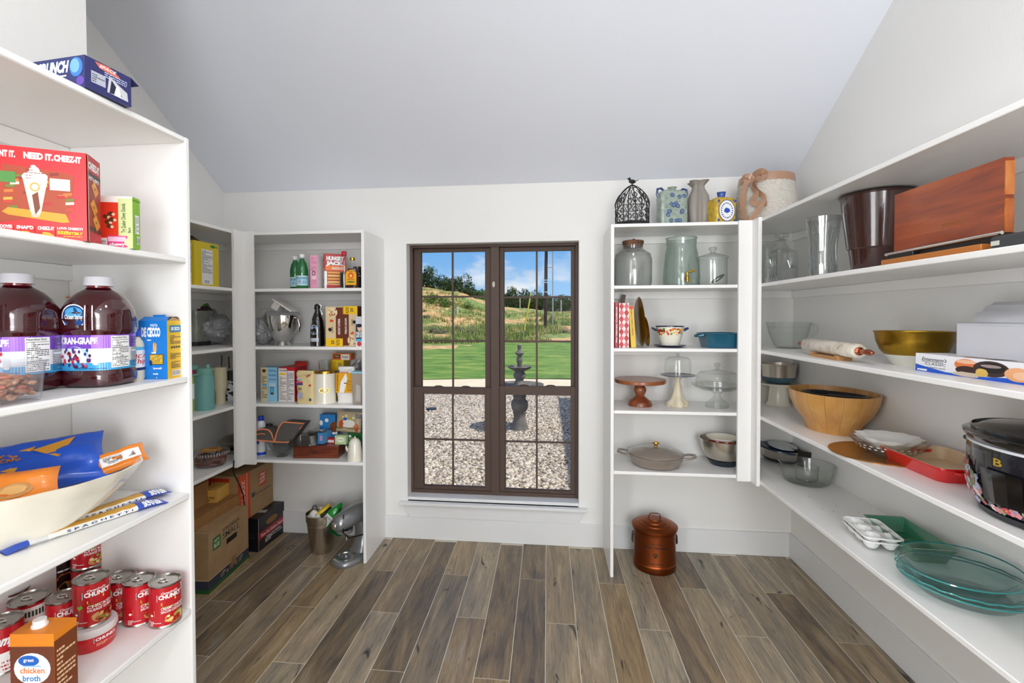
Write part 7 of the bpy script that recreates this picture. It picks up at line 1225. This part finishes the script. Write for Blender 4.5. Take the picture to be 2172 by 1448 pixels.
# cutting board on its rack
CB = wood('cherry_board', '5c2208', '8c3a12', 'a8501e', (1.2, 1.2, 9), .3, .4, 2.5)
zb = S2+.045; Xb_ = 1.215
ya, z_a = onx(1896, 547, Xb_); yb_, z_b = onx(2128, 508, Xb_); zt1 = onx(1896, 412, Xb_)[1]; zt2 = onx(2128, 337, Xb_)[1]; hb_ = min((zt1+zt2)/2-zb, T-TH-zb-.004)
t = thing('cutting_board', 'large reddish brown wooden cutting board standing on edge', 'board', (Xb_, (ya+yb_)/2, zb)); Lb = ya-yb_
nb = 5
for i in range(nb): G().box(0, -Lb/2, hb_*i/nb, .024, Lb/2, hb_*(i+1)/nb, CB).build('board_strip', t, smooth=False)
for j, q in enumerate((0, .5)): G().box(.001, -Lb/2-.003, hb_*q, .023, -Lb/2+.0005, hb_*(q+.45), wood('end_grain', '7a3210', 'b0622c', 'c98a50', (8, 8, 3), .4)).build('end_grain', t)
p = G(); p.text(Face((-.0004, Lb*.38-.15, .05), (0, -1, 0), (0, 0, 1), .1, .012), 'BOARD WORKS', 0, 0, 1, 1, C('a0643a')); p.build('stamp', t, smooth=False)
t = thing('board_rack', 'low wood and black metal rack under the cutting board', 'rack', (Xb_, (ya+yb_)/2, S2)); G().box(-.03, -Lb/2+.03, 0, .055, Lb/2+.02, .02, C('b06a2c', .4)).build('base', t, bevel=.003); G().tube([(-.02, -Lb/2-.02, .042), (-.02, Lb/2+.01, .038)], .005, CHROME, 10).build('rail', t); G().box(-.022, Lb/2-.12, .02, -.004, Lb/2, .044, BLACK).build('clip', t, bevel=.002); G().box(-.004, -Lb/2-.0, .02, .04, Lb/2, .0445, C('241c18')).build('bed', t)
t = thing('knife_sharpener', 'long dark grey flat tool lying right of the cutting board', 'tool', (Xb_-.012, (yb_)-.13, S2)); G().box(-.022, -.11, 0, .035, .13, .034, C('3c3d40', .45)).build('body', t, bevel=.008); G().box(-.0225, .1, .008, -.02, .125, .02, C('c8c8c0')).build('tip', t)
# ---- third shelf
x = 1.405; y = onx(1672, 727, x)[0]; t = thing('measuring_bowl', 'clear glass batter bowl with handle and spout', 'bowl', (x, y, S3)); pr = SIL(1672, x, y, S3, [(28, 736), (33, 730), (43, 708), (48, 688), (50, 683)]); pr[0] = (pr[0][0], 0); G().lathe([(0, 0)]+shell(pr, .004), GLG, 56, fn=lambda a, j, z: 1+(.06*max(0, math.cos(a-PI*1.05))**20 if 3 < j < 9 else 0)).build('bowl', t); R_, z1 = pr[-1]
g = G(); [g.lathe([(np.interp(q*z1, [b for a, b in pr], [a for a, b in pr])+.001, q*z1-.001), (np.interp(q*z1, [b for a, b in pr], [a for a, b in pr])+.002, q*z1), (np.interp(q*z1, [b for a, b in pr], [a for a, b in pr])+.001, q*z1+.001)], CUT, 48) for q in (.55, .8)]; g.build('ridges', t)
a = -.25; g = G(); g.tube([(R_*.97*math.cos(a), R_*.97*math.sin(a), z1-.012), (R_*1.22*math.cos(a), R_*1.22*math.sin(a), z1-.018), (R_*1.26*math.cos(a), R_*1.26*math.sin(a), z1-.05), (R_*1.0*math.cos(a), R_*1.0*math.sin(a), z1-.085)], .008, GLG, 10, flat=.6); g.build('handle', t)
a = np.array(at(1712, 747, S3)); b = np.array(at(1838, 762, S3)); a = np.array([1.268, 0]); ya_ = onx(1712, 728, 1.27)[0]; yb2 = onx(1822, 738, 1.235)[0]
A_ = Vector((1.27, ya_, S3+.048)); B_ = Vector((1.235, yb2, S3+.048)); D_ = (B_-A_).normalized(); L_ = (B_-A_).length; t = thing('rolling_pin', 'white marble rolling pin with copper handles on a small wooden cradle', 'rolling pin', tuple(A_), math.atan2(D_.y, D_.x))
MAR = noisy('beige_marble', [(.35, 'b0a090'), (.5, 'd8cfc0'), (.7, 'e6dfd4')], 14, 6, .35, 0, dist=1.5); Mr = Matrix.Rotation(PI/2, 4, 'Y'); r_ = .03
G().lathe([(0, 0), (r_*.9, 0), (r_, .005), (r_, L_-.005), (r_*.9, L_), (0, L_)], MAR, 40, M=Mr).build('roller', t)
CU = C('a85a3c', .25, .9)
for q, dr in ((0, -1), (L_, 1)): G().lathe([(.0165, 0), (.0165, .006*dr), (.009, .01*dr), (.011, .05*dr), (.012, .075*dr), (.006, .095*dr), (0, .097*dr)], CU, 24, M=Matrix.Translation((q, 0, 0))@Mr).build('handle', t)
Wd = wood('light_wood', '9a6a38', 'b98850', 'd0a470', (3, 12, 12), .5); t = thing('pin_cradle', 'small wooden cradle under the marble rolling pin', 'cradle', tuple(A_-Vector((0, 0, .048))), math.atan2(D_.y, D_.x)); g = G(); g.prism([(-.03, 0), (.03, 0), (.03, .022), (.018, .0185), (0, .0165), (-.018, .0185), (-.03, .022)], 0, .02, Wd, Matrix(((0, 0, 1, L_*.22), (1, 0, 0, 0), (0, 1, 0, 0), (0, 0, 0, 1)))); g.build('end_block', t, bevel=.001); g = G(); g.prism([(-.03, 0), (.03, 0), (.03, .022), (.018, .0185), (0, .0165), (-.018, .0185), (-.03, .022)], 0, .02, Wd, Matrix(((0, 0, 1, L_*.72), (1, 0, 0, 0), (0, 1, 0, 0), (0, 0, 0, 1)))); g.build('end_block', t, bevel=.001); G().box(L_*.22+.02, -.03, 0, L_*.72, .03, .014, Wd).build('base', t)
x = 1.39; y = onx(1937, 752, x)[0]; t = thing('mixing_bowl', 'large brushed gold mixing bowl with white base', 'bowl', (x, y, S3)); pr = SIL(1937, x, y, S3, [(46, 762), (60, 757), (76, 742), (85, 722), (88, 706), (92, 702)]); pr[0] = (pr[0][0], 0); mr = (XR-x-.003)/max(a for a, b in pr); pr = [(a*min(1, mr), b) for a, b in pr]
GLD2 = metal('gold_bowl', 'a9842c', .32, (2, 2, 60)); zc = max(pr[1][1]+.001, zat(1937, 752, x, y)-S3); rc = np.interp(zc, [b for a, b in pr], [a for a, b in pr]); G().lathe([(rc, zc)]+[q for q in pr if q[1] > zc]+[(pr[-1][0]-.008, pr[-1][1]-.002), (pr[3][0]-.003, pr[3][1]), (pr[1][0], pr[1][1]+.008), (0, .012)], GLD2, 64).build('bowl', t); G().lathe([(0, 0), (pr[0][0], 0)]+[q for q in pr[1:] if q[1] < zc]+[(rc+.001, zc), (rc, zc+.001)], C('dcdad0', .4), 64).build('base_coating', t)
# bread box and donut box
WBX = C('d6d8e0', .3, coat=.5); Xw = 1.35; yw0 = onx(2026, 745, Xw)[0]; zw = onx(2026, 683, Xw)[1]-S3; t = thing('bread_box', 'white enamel bread box with rounded lid at the right picture edge', 'box', (Xw+.1, yw0-.2, S3)); G().box(-.1, -.2, 0, .1, .2, zw, WBX).build('body', t, bevel=.006)
z2 = zw+.062; g = G(); prf = [(-.095, 0), (-.095, .012), (-.085, .03), (-.068, .035), (-.06, .05), (-.045, .055), (-.035, .064), (.035, .064), (.045, .055), (.06, .05), (.068, .035), (.085, .03), (.095, .012), (.095, 0)]
ring = lambda yy, sc: [(a*sc, yy, zw+.0005+b*sc) for a, b in prf][::-1]
g = G(); loft(g, [ring(-.195, 1), ring(.14, 1), ring(.16, .82), ring(.178, .55), ring(.19, .2)], WBX); g.build('lid', t, ang=50); G().tube([(-.1015, -.19, zw-.006), (-.1015, .19, zw-.006)], .003, WBX, 8).build('lid_bead', t)
G().sphere((-.101, -.04, zw-.03), .0022, INK, 8, 5).build('rivet', t)
ca_ = np.array(at(1942, 785, S3)); cb_ = np.array(at(2172, 817, S3)); v = cb_-ca_; ang = math.atan2(v[1], v[0]); u = v/np.linalg.norm(v); hb2 = zat(1951, 748, *ca_)-S3; w = .40; d = .1
ctr = ca_+u*w/2+np.array([-u[1], u[0]])*d/2
def fent(p, f, r, l, tp):
    p.poly(f, [(0, 0), (1, 0), (1, .5), (.8, .22), (.6, .12), (.3, .12), (.1, .3), (0, .4)], C('1c58c8')); p.text(f, "Entenmann's", .07, .62, .24, .2, BLK, slant=.05, bold=.01); p.rect(f, .07, .57, .28, .59, BLK); p.text(f, 'CLASSIC', .1, .4, .2, .14, BLK, bold=.0); p.text(f, '8 VARIETY PACK', .12, .24, .18, .06, INK); p.rect(f, .02, .05, .12, .15, WHT); p.lines(f, .03, .07, .11, .13, 1, BLU, 2)
    p.oval(f, .48, .62, .1, .3, C('d8743c')); p.oval(f, .48, .78, .09, .1, C('e8b898')); p.oval(f, .49, .35, .1, .22, C('38201c')); p.oval(f, .49, .15, .12, .12, C('cdbda8'), 16, .2); p.oval(f, .68, .55, .14, .38, C('3a2a28')); p.oval(f, .69, .6, .1, .24, C('1c1414')); p.oval(f, .68, .68, .08, .08, C('9a8a88')); p.oval(f, .61, .32, .05, .2, C('d8b45a'), 14, .1); p.oval(f, .88, .42, .1, .32, C('e8a878')); p.oval(f, .9, .38, .06, .18, C('f0c09a'))
    p.rect(tp, .3, .0, .98, .5, C('c8c0b8')); p.oval(tp, .5, .2, .09, .2, C('8a5a48')); p.oval(tp, .7, .2, .11, .2, C('2a1c1c'))
t = carton('donut_box', 'long white and blue box of assorted donuts at the shelf front', 'box', ((ctr[0], ctr[1], S3), ang, w, d, hb2), C('e6e6ea', .35), C('e6e6ea', .35), fent)
# ---- fourth shelf
x, y = at(1646, 858, S4); t = thing('cake_stand', 'white cake stand with tall flared foot behind the wooden bowl', 'stand', (x+.01, y-.01, S4)); pr = SIL(1646, x, y, S4, [(29, 865), (28, 860), (23, 850), (20, 822), (22, 818), (44, 814), (46, 811)]); pr[0] = (pr[0][0], 0); G().lathe([(0, .0)]+pr+[(0, pr[-1][1]-.002)], CREAM, 48).build('stand', t); z1 = S4+pr[-1][1]; G().lathe([(pr[-1][0], pr[-1][1]-.002), (pr[-1][0]+.002, pr[-1][1]), (pr[-1][0], pr[-1][1]+.001)], CREAM, 48).build('rim', t)
t = thing('mixing_bowl', 'deep steel mixing bowl with blue-grey base on the white cake stand', 'bowl', (x+.01, y-.01, z1+.0015)); k_ = mpp(x, y)/1.16; R_ = 39*k_; hh = zat(1652, 771, x, y)-z1; G().lathe([(R_*.62, .001), (R_*.82, .02), (R_*.9, .04), (R_*.98, hh*.95), (R_*1.02, hh), (R_*.96, hh), (R_*.86, .04), (0, .012)], STEEL, 52).build('bowl', t); G().lathe([(0, 0), (R_*.62, 0), (R_*.84, .018), (R_*.92, .034), (R_*.9, .036)], C('4a6a78', .5), 48).build('base_coating', t)
WB = wood('bowl_wood', 'a06a30', 'c8924e', 'dab06c', (5, 5, 1), .4, .25, 1.2)
x = 1.378; y = onx(1765, 890, x)[0]; t = thing('salad_bowl', 'large pale wooden salad bowl made of staves', 'bowl', (x, y, S4)); pr = SIL(1763, x, y, S4, [(62, 896), (70, 892), (91, 872), (104, 848), (108, 829)]); pr[0] = (pr[0][0], 0); mr = (XR-x-.004)/max(a for a, b in pr); pr = [(a*min(1, mr), b) for a, b in pr]; EY = 1.33; t.scale = (1, EY, 1)
NS = 16; th_ = .009
for i in range(NS):
    a0, a1 = 2*PI*i/NS+.003, 2*PI*(i+1)/NS-.003; sub = 4; vs = []; rows = [(a, b) for a, b in pr]+[(a-th_, b) for a, b in pr[::-1][:1]]+[(a-th_, max(b, .008)) for a, b in pr[::-1][1:]]
    for a, b in rows: vs += [(a*math.cos(a0+(a1-a0)*k_/sub), a*math.sin(a0+(a1-a0)*k_/sub), b) for k_ in range(sub+1)]
    n = sub+1; fs = [(j*n+k_, j*n+k_+1, (j+1)*n+k_+1, (j+1)*n+k_) for j in range(len(rows)-1) for k_ in range(sub)]; m_ = len(rows); fs += [tuple(j*n for j in range(m_))[::-1], tuple(j*n+sub for j in range(m_))]
    G().add(vs, fs, WB).build('stave', t, ang=50)
G().lathe([(0, 0), (pr[0][0]-.001, 0), (pr[0][0]-.001, .009), (0, .009)], WB, 40).build('bottom', t); R_, z1 = pr[-1]
t = thing('salad_spinner_lid', 'black plastic disc lying inside the wooden salad bowl', 'lid', (x+.008, y, S4+z1-.034), rot=(math.radians(-2), math.radians(3), 0)); G().lathe([(0, 0), (R_*.72, 0), (R_*.78, .01), (R_*.8, .022), (R_*.76, .024), (R_*.72, .012), (0, .01)], C('1e2226', .35, coat=.3), 52).build('disc', t); G().box(-R_*.3, R_*.5, .012, R_*.1, R_*.62, .028, C('1e2226')).build('grip', t, bevel=.003)
GBD = C('a8783a', .3, .6); x = 1.352; y = onx(1880, 940, x)[0]; t = thing('gold_charger', 'round flat gold charger under the ruffled glass bowl', 'charger', (x-.01, y, S4)); R_ = .185; G().lathe([(0, 0), (R_, 0), (R_, .004), (0, .0045)], C('a8743a', .22, .7), 56).build('disc', t); G().lathe([(R_*.95, .0042), (R_*.96, .005), (R_*.97, .0042)], GBD, 56).build('ring', t)
x = 1.352; y = onx(1884, 940, x)[0]; t = thing('ruffled_bowl', 'clear glass bowl with ruffled rim and white dots', 'bowl', (x, y, S4+.006)); R_ = min(94*mpp(x, y)/1.3, XR-x-.004); h = .06
ruf = lambda a, j, z: 1+(.05*math.cos(12*a) if z > h*.8 else 0)
G().lathe([(0, 0), (R_*.5, 0), (R_*.72, h*.35), (R_*.88, h*.8), (R_*.96, h), (R_*.94, h), (R_*.86, h*.82), (R_*.7, h*.38), (R_*.48, .004), (0, .004)], GLS, 96, fn=ruf).build('bowl', t, ang=60)
p = G(); f = Cyl(R_*.72, h*.35, h*.4, 0, 2*PI*R_*.72, r2=R_*.87)
for i in range(30):
    for j in range(2): p.oval(f, (i+.5*j)/30, .25+.5*j, .009, .14, WHT, 8)
p.build('dots', t, smooth=False)
t = thing('ruffled_pie_dish', 'white ruffled ceramic pie dish nested in the glass bowl', 'dish', (x, y, S4+.03)); Rw = R_*.8; hw = .045
ruf2 = lambda a, j, z: 1+(.06*math.cos(11*a) if z > hw*.7 else 0)
G().lathe([(0, 0), (Rw*.62, 0), (Rw*.84, hw*.6), (Rw*.97, hw*.92), (Rw, hw), (Rw*.96, hw), (Rw*.8, hw*.65), (Rw*.6, .006), (0, .006)], WHITE, 96, fn=ruf2).build('dish', t, ang=60); G().lathe([(Rw*.3, .0062), (Rw*.31, .007)], C('d86a7a'), 30).build('mark', t)
# red baking dish
z = S4; c0 = np.array(at(1960, 1022, z)); c1 = np.array(at(1866, 980, z)); v = c1-c0; t_ang = math.atan2(-v[1], -v[0])
RDD = C('cc1a1a', .2, coat=.7); CRI = C('d8bc98', .35, coat=.5); hh = .052; zt = zat(1964, 1000, *c0)-z
w, d = .34, .235; cx_, cy_ = 1.36, c0[1]-.02; xx, yy = at(2000, 990, z); t = thing('baking_dish', 'red ceramic baking dish with cream inside beside the slow cooker', 'dish', (XR-.018-d/2-.02, onx(1862, 975, X1R+.09)[0]-w/2+.06, S4), 0)
def rrc(w_, d_, z_, r_=.03, n=5): 
    out = []
    for sx_, sy_, a0 in ((1, 1, 0), (-1, 1, PI/2), (-1, -1, PI), (1, -1, 1.5*PI)):
        for i in range(n+1): a = a0+PI/2*i/n; out.append((sx_*(w_/2-r_)+r_*math.cos(a), sy_*(d_/2-r_)+r_*math.sin(a), z_))
    return out
g = G(); loft(g, [rrc(d*.86, w*.8, 0), rrc(d*.88, w*.82, .006), rrc(d*.96, w*.9, hh*.85), rrc(d, w*.93, hh*.9), rrc(d, w*.93, hh)], RDD, (True, False)); g.build('dish', t, ang=40)
g = G(); loft(g, [rrc(d, w*.93, hh+.0004), rrc(d*.95, w*.88, hh), rrc(d*.84, w*.78, .009)], CRI, (False, True)); g.build('glazed_inside', t, ang=40)
for m_ in (-1, 1): g = G(); loft(g, [[(a, m_*w*.44+b, hh*.62+c_) for a, b, c_ in rrc(d*.6, .03, 0, .014)], [(a, m_*w*.445+b, hh*.82+c_) for a, b, c_ in rrc(d*.64, .036, 0, .016)]], RDD); g.build('handle', t, ang=50)
# slow cooker
xk, yk = XR-.022-.2, 0; yk = onx(2030, 1010, 1.25)[0]-.19; t = thing('slow_cooker', 'black oval slow cooker with flower print and black lid', 'slow cooker', (1.365, yk, S4)); hk = .235; SX, SY = .172, .215; BK2 = C('17181f', .22, coat=.7)
G().lathe([(0, .012), (.8, .012), (.86, .02), (.95, .06), (1, .12), (1, hk-.05), (.99, hk-.04)], BK2, 72, sx=SX, sy=SY).build('shell', t, ang=50); G().lathe([(0, 0), (.8, 0), (.86, .006), (.88, .02)], C('26282c', .4), 64, sx=SX, sy=SY).build('base', t); G().lathe([(.985, hk-.042), (1.0, hk-.04), (1.0, hk-.034), (.98, hk-.033)], C('d0d2d6', .3), 72, sx=SX, sy=SY).build('white_band', t)
G().lathe([(.96, hk-.036), (1.0, hk-.03), (1.05, hk-.016), (1.05, hk-.008), (1.0, hk-.004), (.95, hk-.004)], C('0f0f10', .15, coat=1), 72, sx=SX, sy=SY).build('crock_rim', t); G().lathe([(.95, hk-.005), (.96, hk+.003), (.88, hk+.004), (.8, hk+.012), (0, hk+.03)], glass('smoked_lid_glass', (.35, .34, .34), (.1, .1, .1), 1.6, .03, .25, (.12, .11, .11)), 64, sx=SX, sy=SY).build('lid', t); G().lathe([(.955, hk-.003), (.965, hk+.006), (.94, hk+.008)], C('101012', .2, coat=1), 72, sx=SX, sy=SY).build('lid_rim', t); G().lathe([(.02, hk+.028), (.012, hk+.035), (.03, hk+.05), (.02, hk+.055), (0, hk+.055)], BLACK, 24).build('lid_knob', t)
for m_ in (-1, 1): G().tube([(-.04, m_*SY*.98, hk-.07), (-.038, m_*SY*1.17, hk-.066), (.038, m_*SY*1.17, hk-.066), (.04, m_*SY*.98, hk-.07)], .013, BK2, 10, flat=.7).build('side_handle', t)
class Ell(Cyl):
    def __call__(s, x_, y_, off):
        a = s.a+(x_-.5)*s.W/s.r; tt = y_; rr = np.interp(s.z0+s.H*y_, [.02, .06, .12, hk], [.86, .95, 1, 1]); return Vector(((SX*rr+off+.0005)*math.cos(a), (SY*rr+off+.0005)*math.sin(a), s.z0+s.H*y_))
f = Ell(.2, .03, hk-.08, PI, .2*2.5); p = G()   # x runs towards -Y on the aisle side
for i in range(95):
    a = rnd.choice([rnd.uniform(.24, .41), rnd.uniform(.7, .98), rnd.uniform(.24, .98)]); b = rnd.uniform(.02, .8)*(1-(a-.24)*2.6 if a < .41 else 1) if (a < .41 or a > .7) else rnd.uniform(.0, .12)
    for k_ in range(5): an = k_*1.256; p.oval(f, a+.012*math.cos(an), b+.035*math.sin(an), .011, .028, C(('d88a9a', 'e8e0ec', 'a8b0d8', 'c84a5a', 'f0d8d8', '8a9a78')[i % 6]), 7)
    p.oval(f, a, b, .006, .018, C('e0b050'), 6)
for i in range(22): a = rnd.choice([rnd.uniform(.26, .4), rnd.uniform(.72, .95)]); b = rnd.uniform(.1, .6); p.poly(f, [(a, b), (a+.004, b), (a+.02, b+.28), (a+.014, b+.3)], C('7a8a6a'))
p.rect(f, .44, .14, .64, .72, C('0a0a0c', .05, coat=1)); p.build('flower_print', t, smooth=False); p = G(); p.text(f, 'B', .5, .8, .045, .13, C('d8b23c', .3, .6), bold=.02); p.build('gold_letter', t, smooth=False)
# ---- fifth shelf
x, y = at(1655, 975, S5); t = thing('mixing_bowl', 'steel mixing bowl with black base holding blue and clear lids', 'bowl', (x+.02, y, S5)); k_ = mpp(x, y)/1.17; R_ = min(70*k_, .13); R_ = .145; hh = .085
G().lathe([(R_*.6, .002), (R_*.78, .018), (R_*.93, .05), (R_*1.0, hh), (R_*.97, hh), (R_*.9, .05), (R_*.6, .01), (0, .01)], STEEL, 56).build('bowl', t); G().lathe([(0, 0), (R_*.62, 0), (R_*.8, .016), (R_*.78, .019)], C('16222a', .5), 48).build('rubber_base', t)
t = thing('pot_lid', 'dark blue rimmed lid lying in the steel bowl', 'lid', (x+.0, y-.02, S5+hh-.004), rot=(math.radians(6), math.radians(4), 0)); G().lathe([(0, .004), (R_*.66, .004), (R_*.8, 0), (R_*.86, .003), (R_*.85, .013), (R_*.7, .012), (0, .008)], C('16304e', .35, coat=.3), 52).build('lid', t); G().lathe([(R_*.66, .0125), (R_*.68, .0135), (R_*.7, .0125)], C('0e2036'), 48).build('rim', t)
t = thing('clear_lid', 'translucent round plastic lid on top of the dark blue lid', 'lid', (x-.01, y-.05, S5+hh+.017), rot=(math.radians(6), math.radians(4), 0)); G().lathe([(0, .002), (R_*.5, .002), (R_*.56, 0), (R_*.56, .006), (R_*.5, .007), (0, .007)], C('a4aab2', .15, coat=.6), 44).build('lid', t); G().lathe([(0, .007), (.006, .012), (0, .013)], PLB, 12).build('button', t)
t = thing('black_pan', 'black oval roasting pan edge behind the steel bowl', 'pan', (x+.13, y-.07, S5), .2); G().lathe([(0, 0), (.1, 0), (.125, .05), (.13, .1), (.12, .1), (.11, .05), (0, .01)], C('1a1816', .3, coat=.3), 44, sx=.9).build('pan', t); G().lathe([(.128, .098), (.132, .1), (.128, .103)], C('2a2622'), 44, sx=.9).build('rim', t)
x, y = at(1711, 1022, S5); x = max(x, X1R+.1); t = thing('glass_casserole', 'oval clear glass casserole with a small bowl inside', 'dish', (x+.0, y, S5)); k_ = mpp(x, y)/1.2; R_ = 62*k_; zt = zat(1711, 983, x, y)-S5
G().lathe([(0, 0)]+shell([(R_*.7, 0), (R_*.82, .01), (R_*.92, zt*.5), (R_*1.0, zt)], .004), GLG, 56).build('dish', t); G().lathe([(R_*.99, zt-.002), (R_*1.03, zt), (R_*.99, zt+.003)], CUT, 56).build('rim', t)
t = thing('glass_bowl', 'small clear glass bowl standing inside the casserole', 'bowl', (x, y, S5+.0065)); G().lathe([(0, 0)]+shell([(R_*.3, 0), (R_*.4, .01), (R_*.43, zt*.8)], .003), GLS, 40).build('bowl', t); G().lathe([(R_*.425, zt*.8-.001), (R_*.44, zt*.8), (R_*.425, zt*.8+.002)], CUT, 40).build('rim', t)
# egg trays
x, y = at(1842, 1150, S5); x += .0; a0 = math.radians(-62)
e0 = np.array(at(1840, 1164, S5)); e1 = np.array(at(1905, 1160, S5)); 
def eggtray(label, z):
    t = thing('egg_tray', label, 'tray', (x+.012, y+.0, z), math.radians(82), 'white egg trays'); w_, d_ = .20, .125; g = G(); nx, ny = 45, 30
    def fn(u, v):
        X_, Y_ = (u-.5)*w_, (v-.5)*d_; q = 1.0
        cx_ = (u*1.0*3) % 1-.5; cy_ = (v*2) % 1-.5; rr = math.hypot(cx_, cy_); z_ = .042-.034*max(0, 1-(rr/.46)**2)**.5 if rr < .46 else .042
        e = min(u, 1-u, v*.7, (1-v)*.7); z_ = z_ if e > .02 else .042
        return (X_, Y_, z_)
    g.grid(fn, nx, ny, WHITE); g.grid(lambda u, v: (lambda q: (q[0]*.985, q[1]*.985, q[2]-.003))(fn(1-u, v)), nx, ny, WHITE); g.build('tray', t, ang=70); rr_ = rrc(w_+.006, d_+.006, .042, .02); G().tube(rr_, .0032, WHITE, 8, True).build('rim', t); return t
eggtray('lower white ceramic egg tray of the stack of two', S5); eggtray('upper white ceramic egg tray of the stack of two', S5+.016)
# green ceramic tray
GC = C('2c7a58', .2, coat=.7); A = np.array(at(1930, 1148, S5)); x, y = at(1950, 1120, S5); t = thing('green_tray', 'rectangular green ceramic tray with two drain holes', 'tray', (1.415, onx(1945, 1115, 1.415)[0]+.05, S5), math.radians(-3)); w_, d_, h_ = .13, .30, .055
g = G(); loft(g, [rrc(w_*.85, d_*.85, 0, .006), rrc(w_*1.15, d_*1.0, h_, .01), rrc(w_*1.2, d_*1.04, h_+.006, .01), rrc(w_*1.12, d_*.97, h_+.004, .01), rrc(w_*.8, d_*.8, .01, .006)], GC); g.build('tray', t, ang=35)
for m_ in (-1, 1): G().lathe([(0, .0105), (.008, .0105), (.009, .012), (.011, .0105)], C('8a8a78', .4), 20, c=(-.012+m_*.014, -.05), sy=1.6).build('drain_hole', t)
g = G(); [g.box(-w_*.36, -d_*.36+d_*.72*i/5-.001, .0102, w_*.36, -d_*.36+d_*.72*i/5+.001, .0125, GC) for i in range(6)]; g.build('ribs', t)
# aqua glass pie plates
x, y = at(2085, 1228, S5); x = 1.365; y = onx(2078, 1225, x)[0]+.055
def pie(label, dx, dy, z, R_, wav, h=.04, rot=None):
    t = thing('pie_plate', label, 'plate', (x+dx, y+dy, z), rot=rot, group='aqua glass pie plates'); fn = (lambda a, j, zz: 1+(.018*math.cos(wav*a) if zz > h*.85 else 0)) if wav else None
    G().lathe([(0, 0), (R_*.68, 0), (R_*.72, .003), (R_*.86, h*.85), (R_*.99, h), (R_, h+.002), (R_*.98, h+.004), (R_*.84, h*.95), (R_*.7, .007), (0, .006)], GLT, 96, fn=fn).build('plate', t, ang=60)
    G().lathe([(R_*.985, h), (R_*1.0, h+.0025), (R_*.985, h+.005)], C('2a8f8c', .1, coat=1), 96, fn=(lambda a, j, zz: 1+.018*math.cos(wav*a)) if wav else None).build('rim', t, ang=60); return t
Rq = min(.175, XR-x-.004); pie('lowest aqua glass pie plate of the stack, with plain rim', 0, 0, S5, Rq, 0); pie('middle aqua glass pie plate with wavy rim', -.004, .004, S5+.012, Rq*.98, 20); pie('top aqua glass pie plate with fluted rim, slightly tilted', -.002, .022, S5+.04, Rq*.94, 0, rot=(math.radians(1), math.radians(-3), 0))

cg = G()
for a, b in ((1716, 1053), (1774, 1073), (1744, 1079), (1768, 1085), (1822, 1087)):
    x, y = at(a, b, S5); cg.sphere((x, y, S5+.0012), .0022, C('5a5048'), 6, 4, (1.3, .8, .5))
o = cg.build('crumbs'); stuff(o); o['label'] = 'a few dark crumbs on the lowest long shelf near the glass casserole'; o['category'] = 'crumbs'
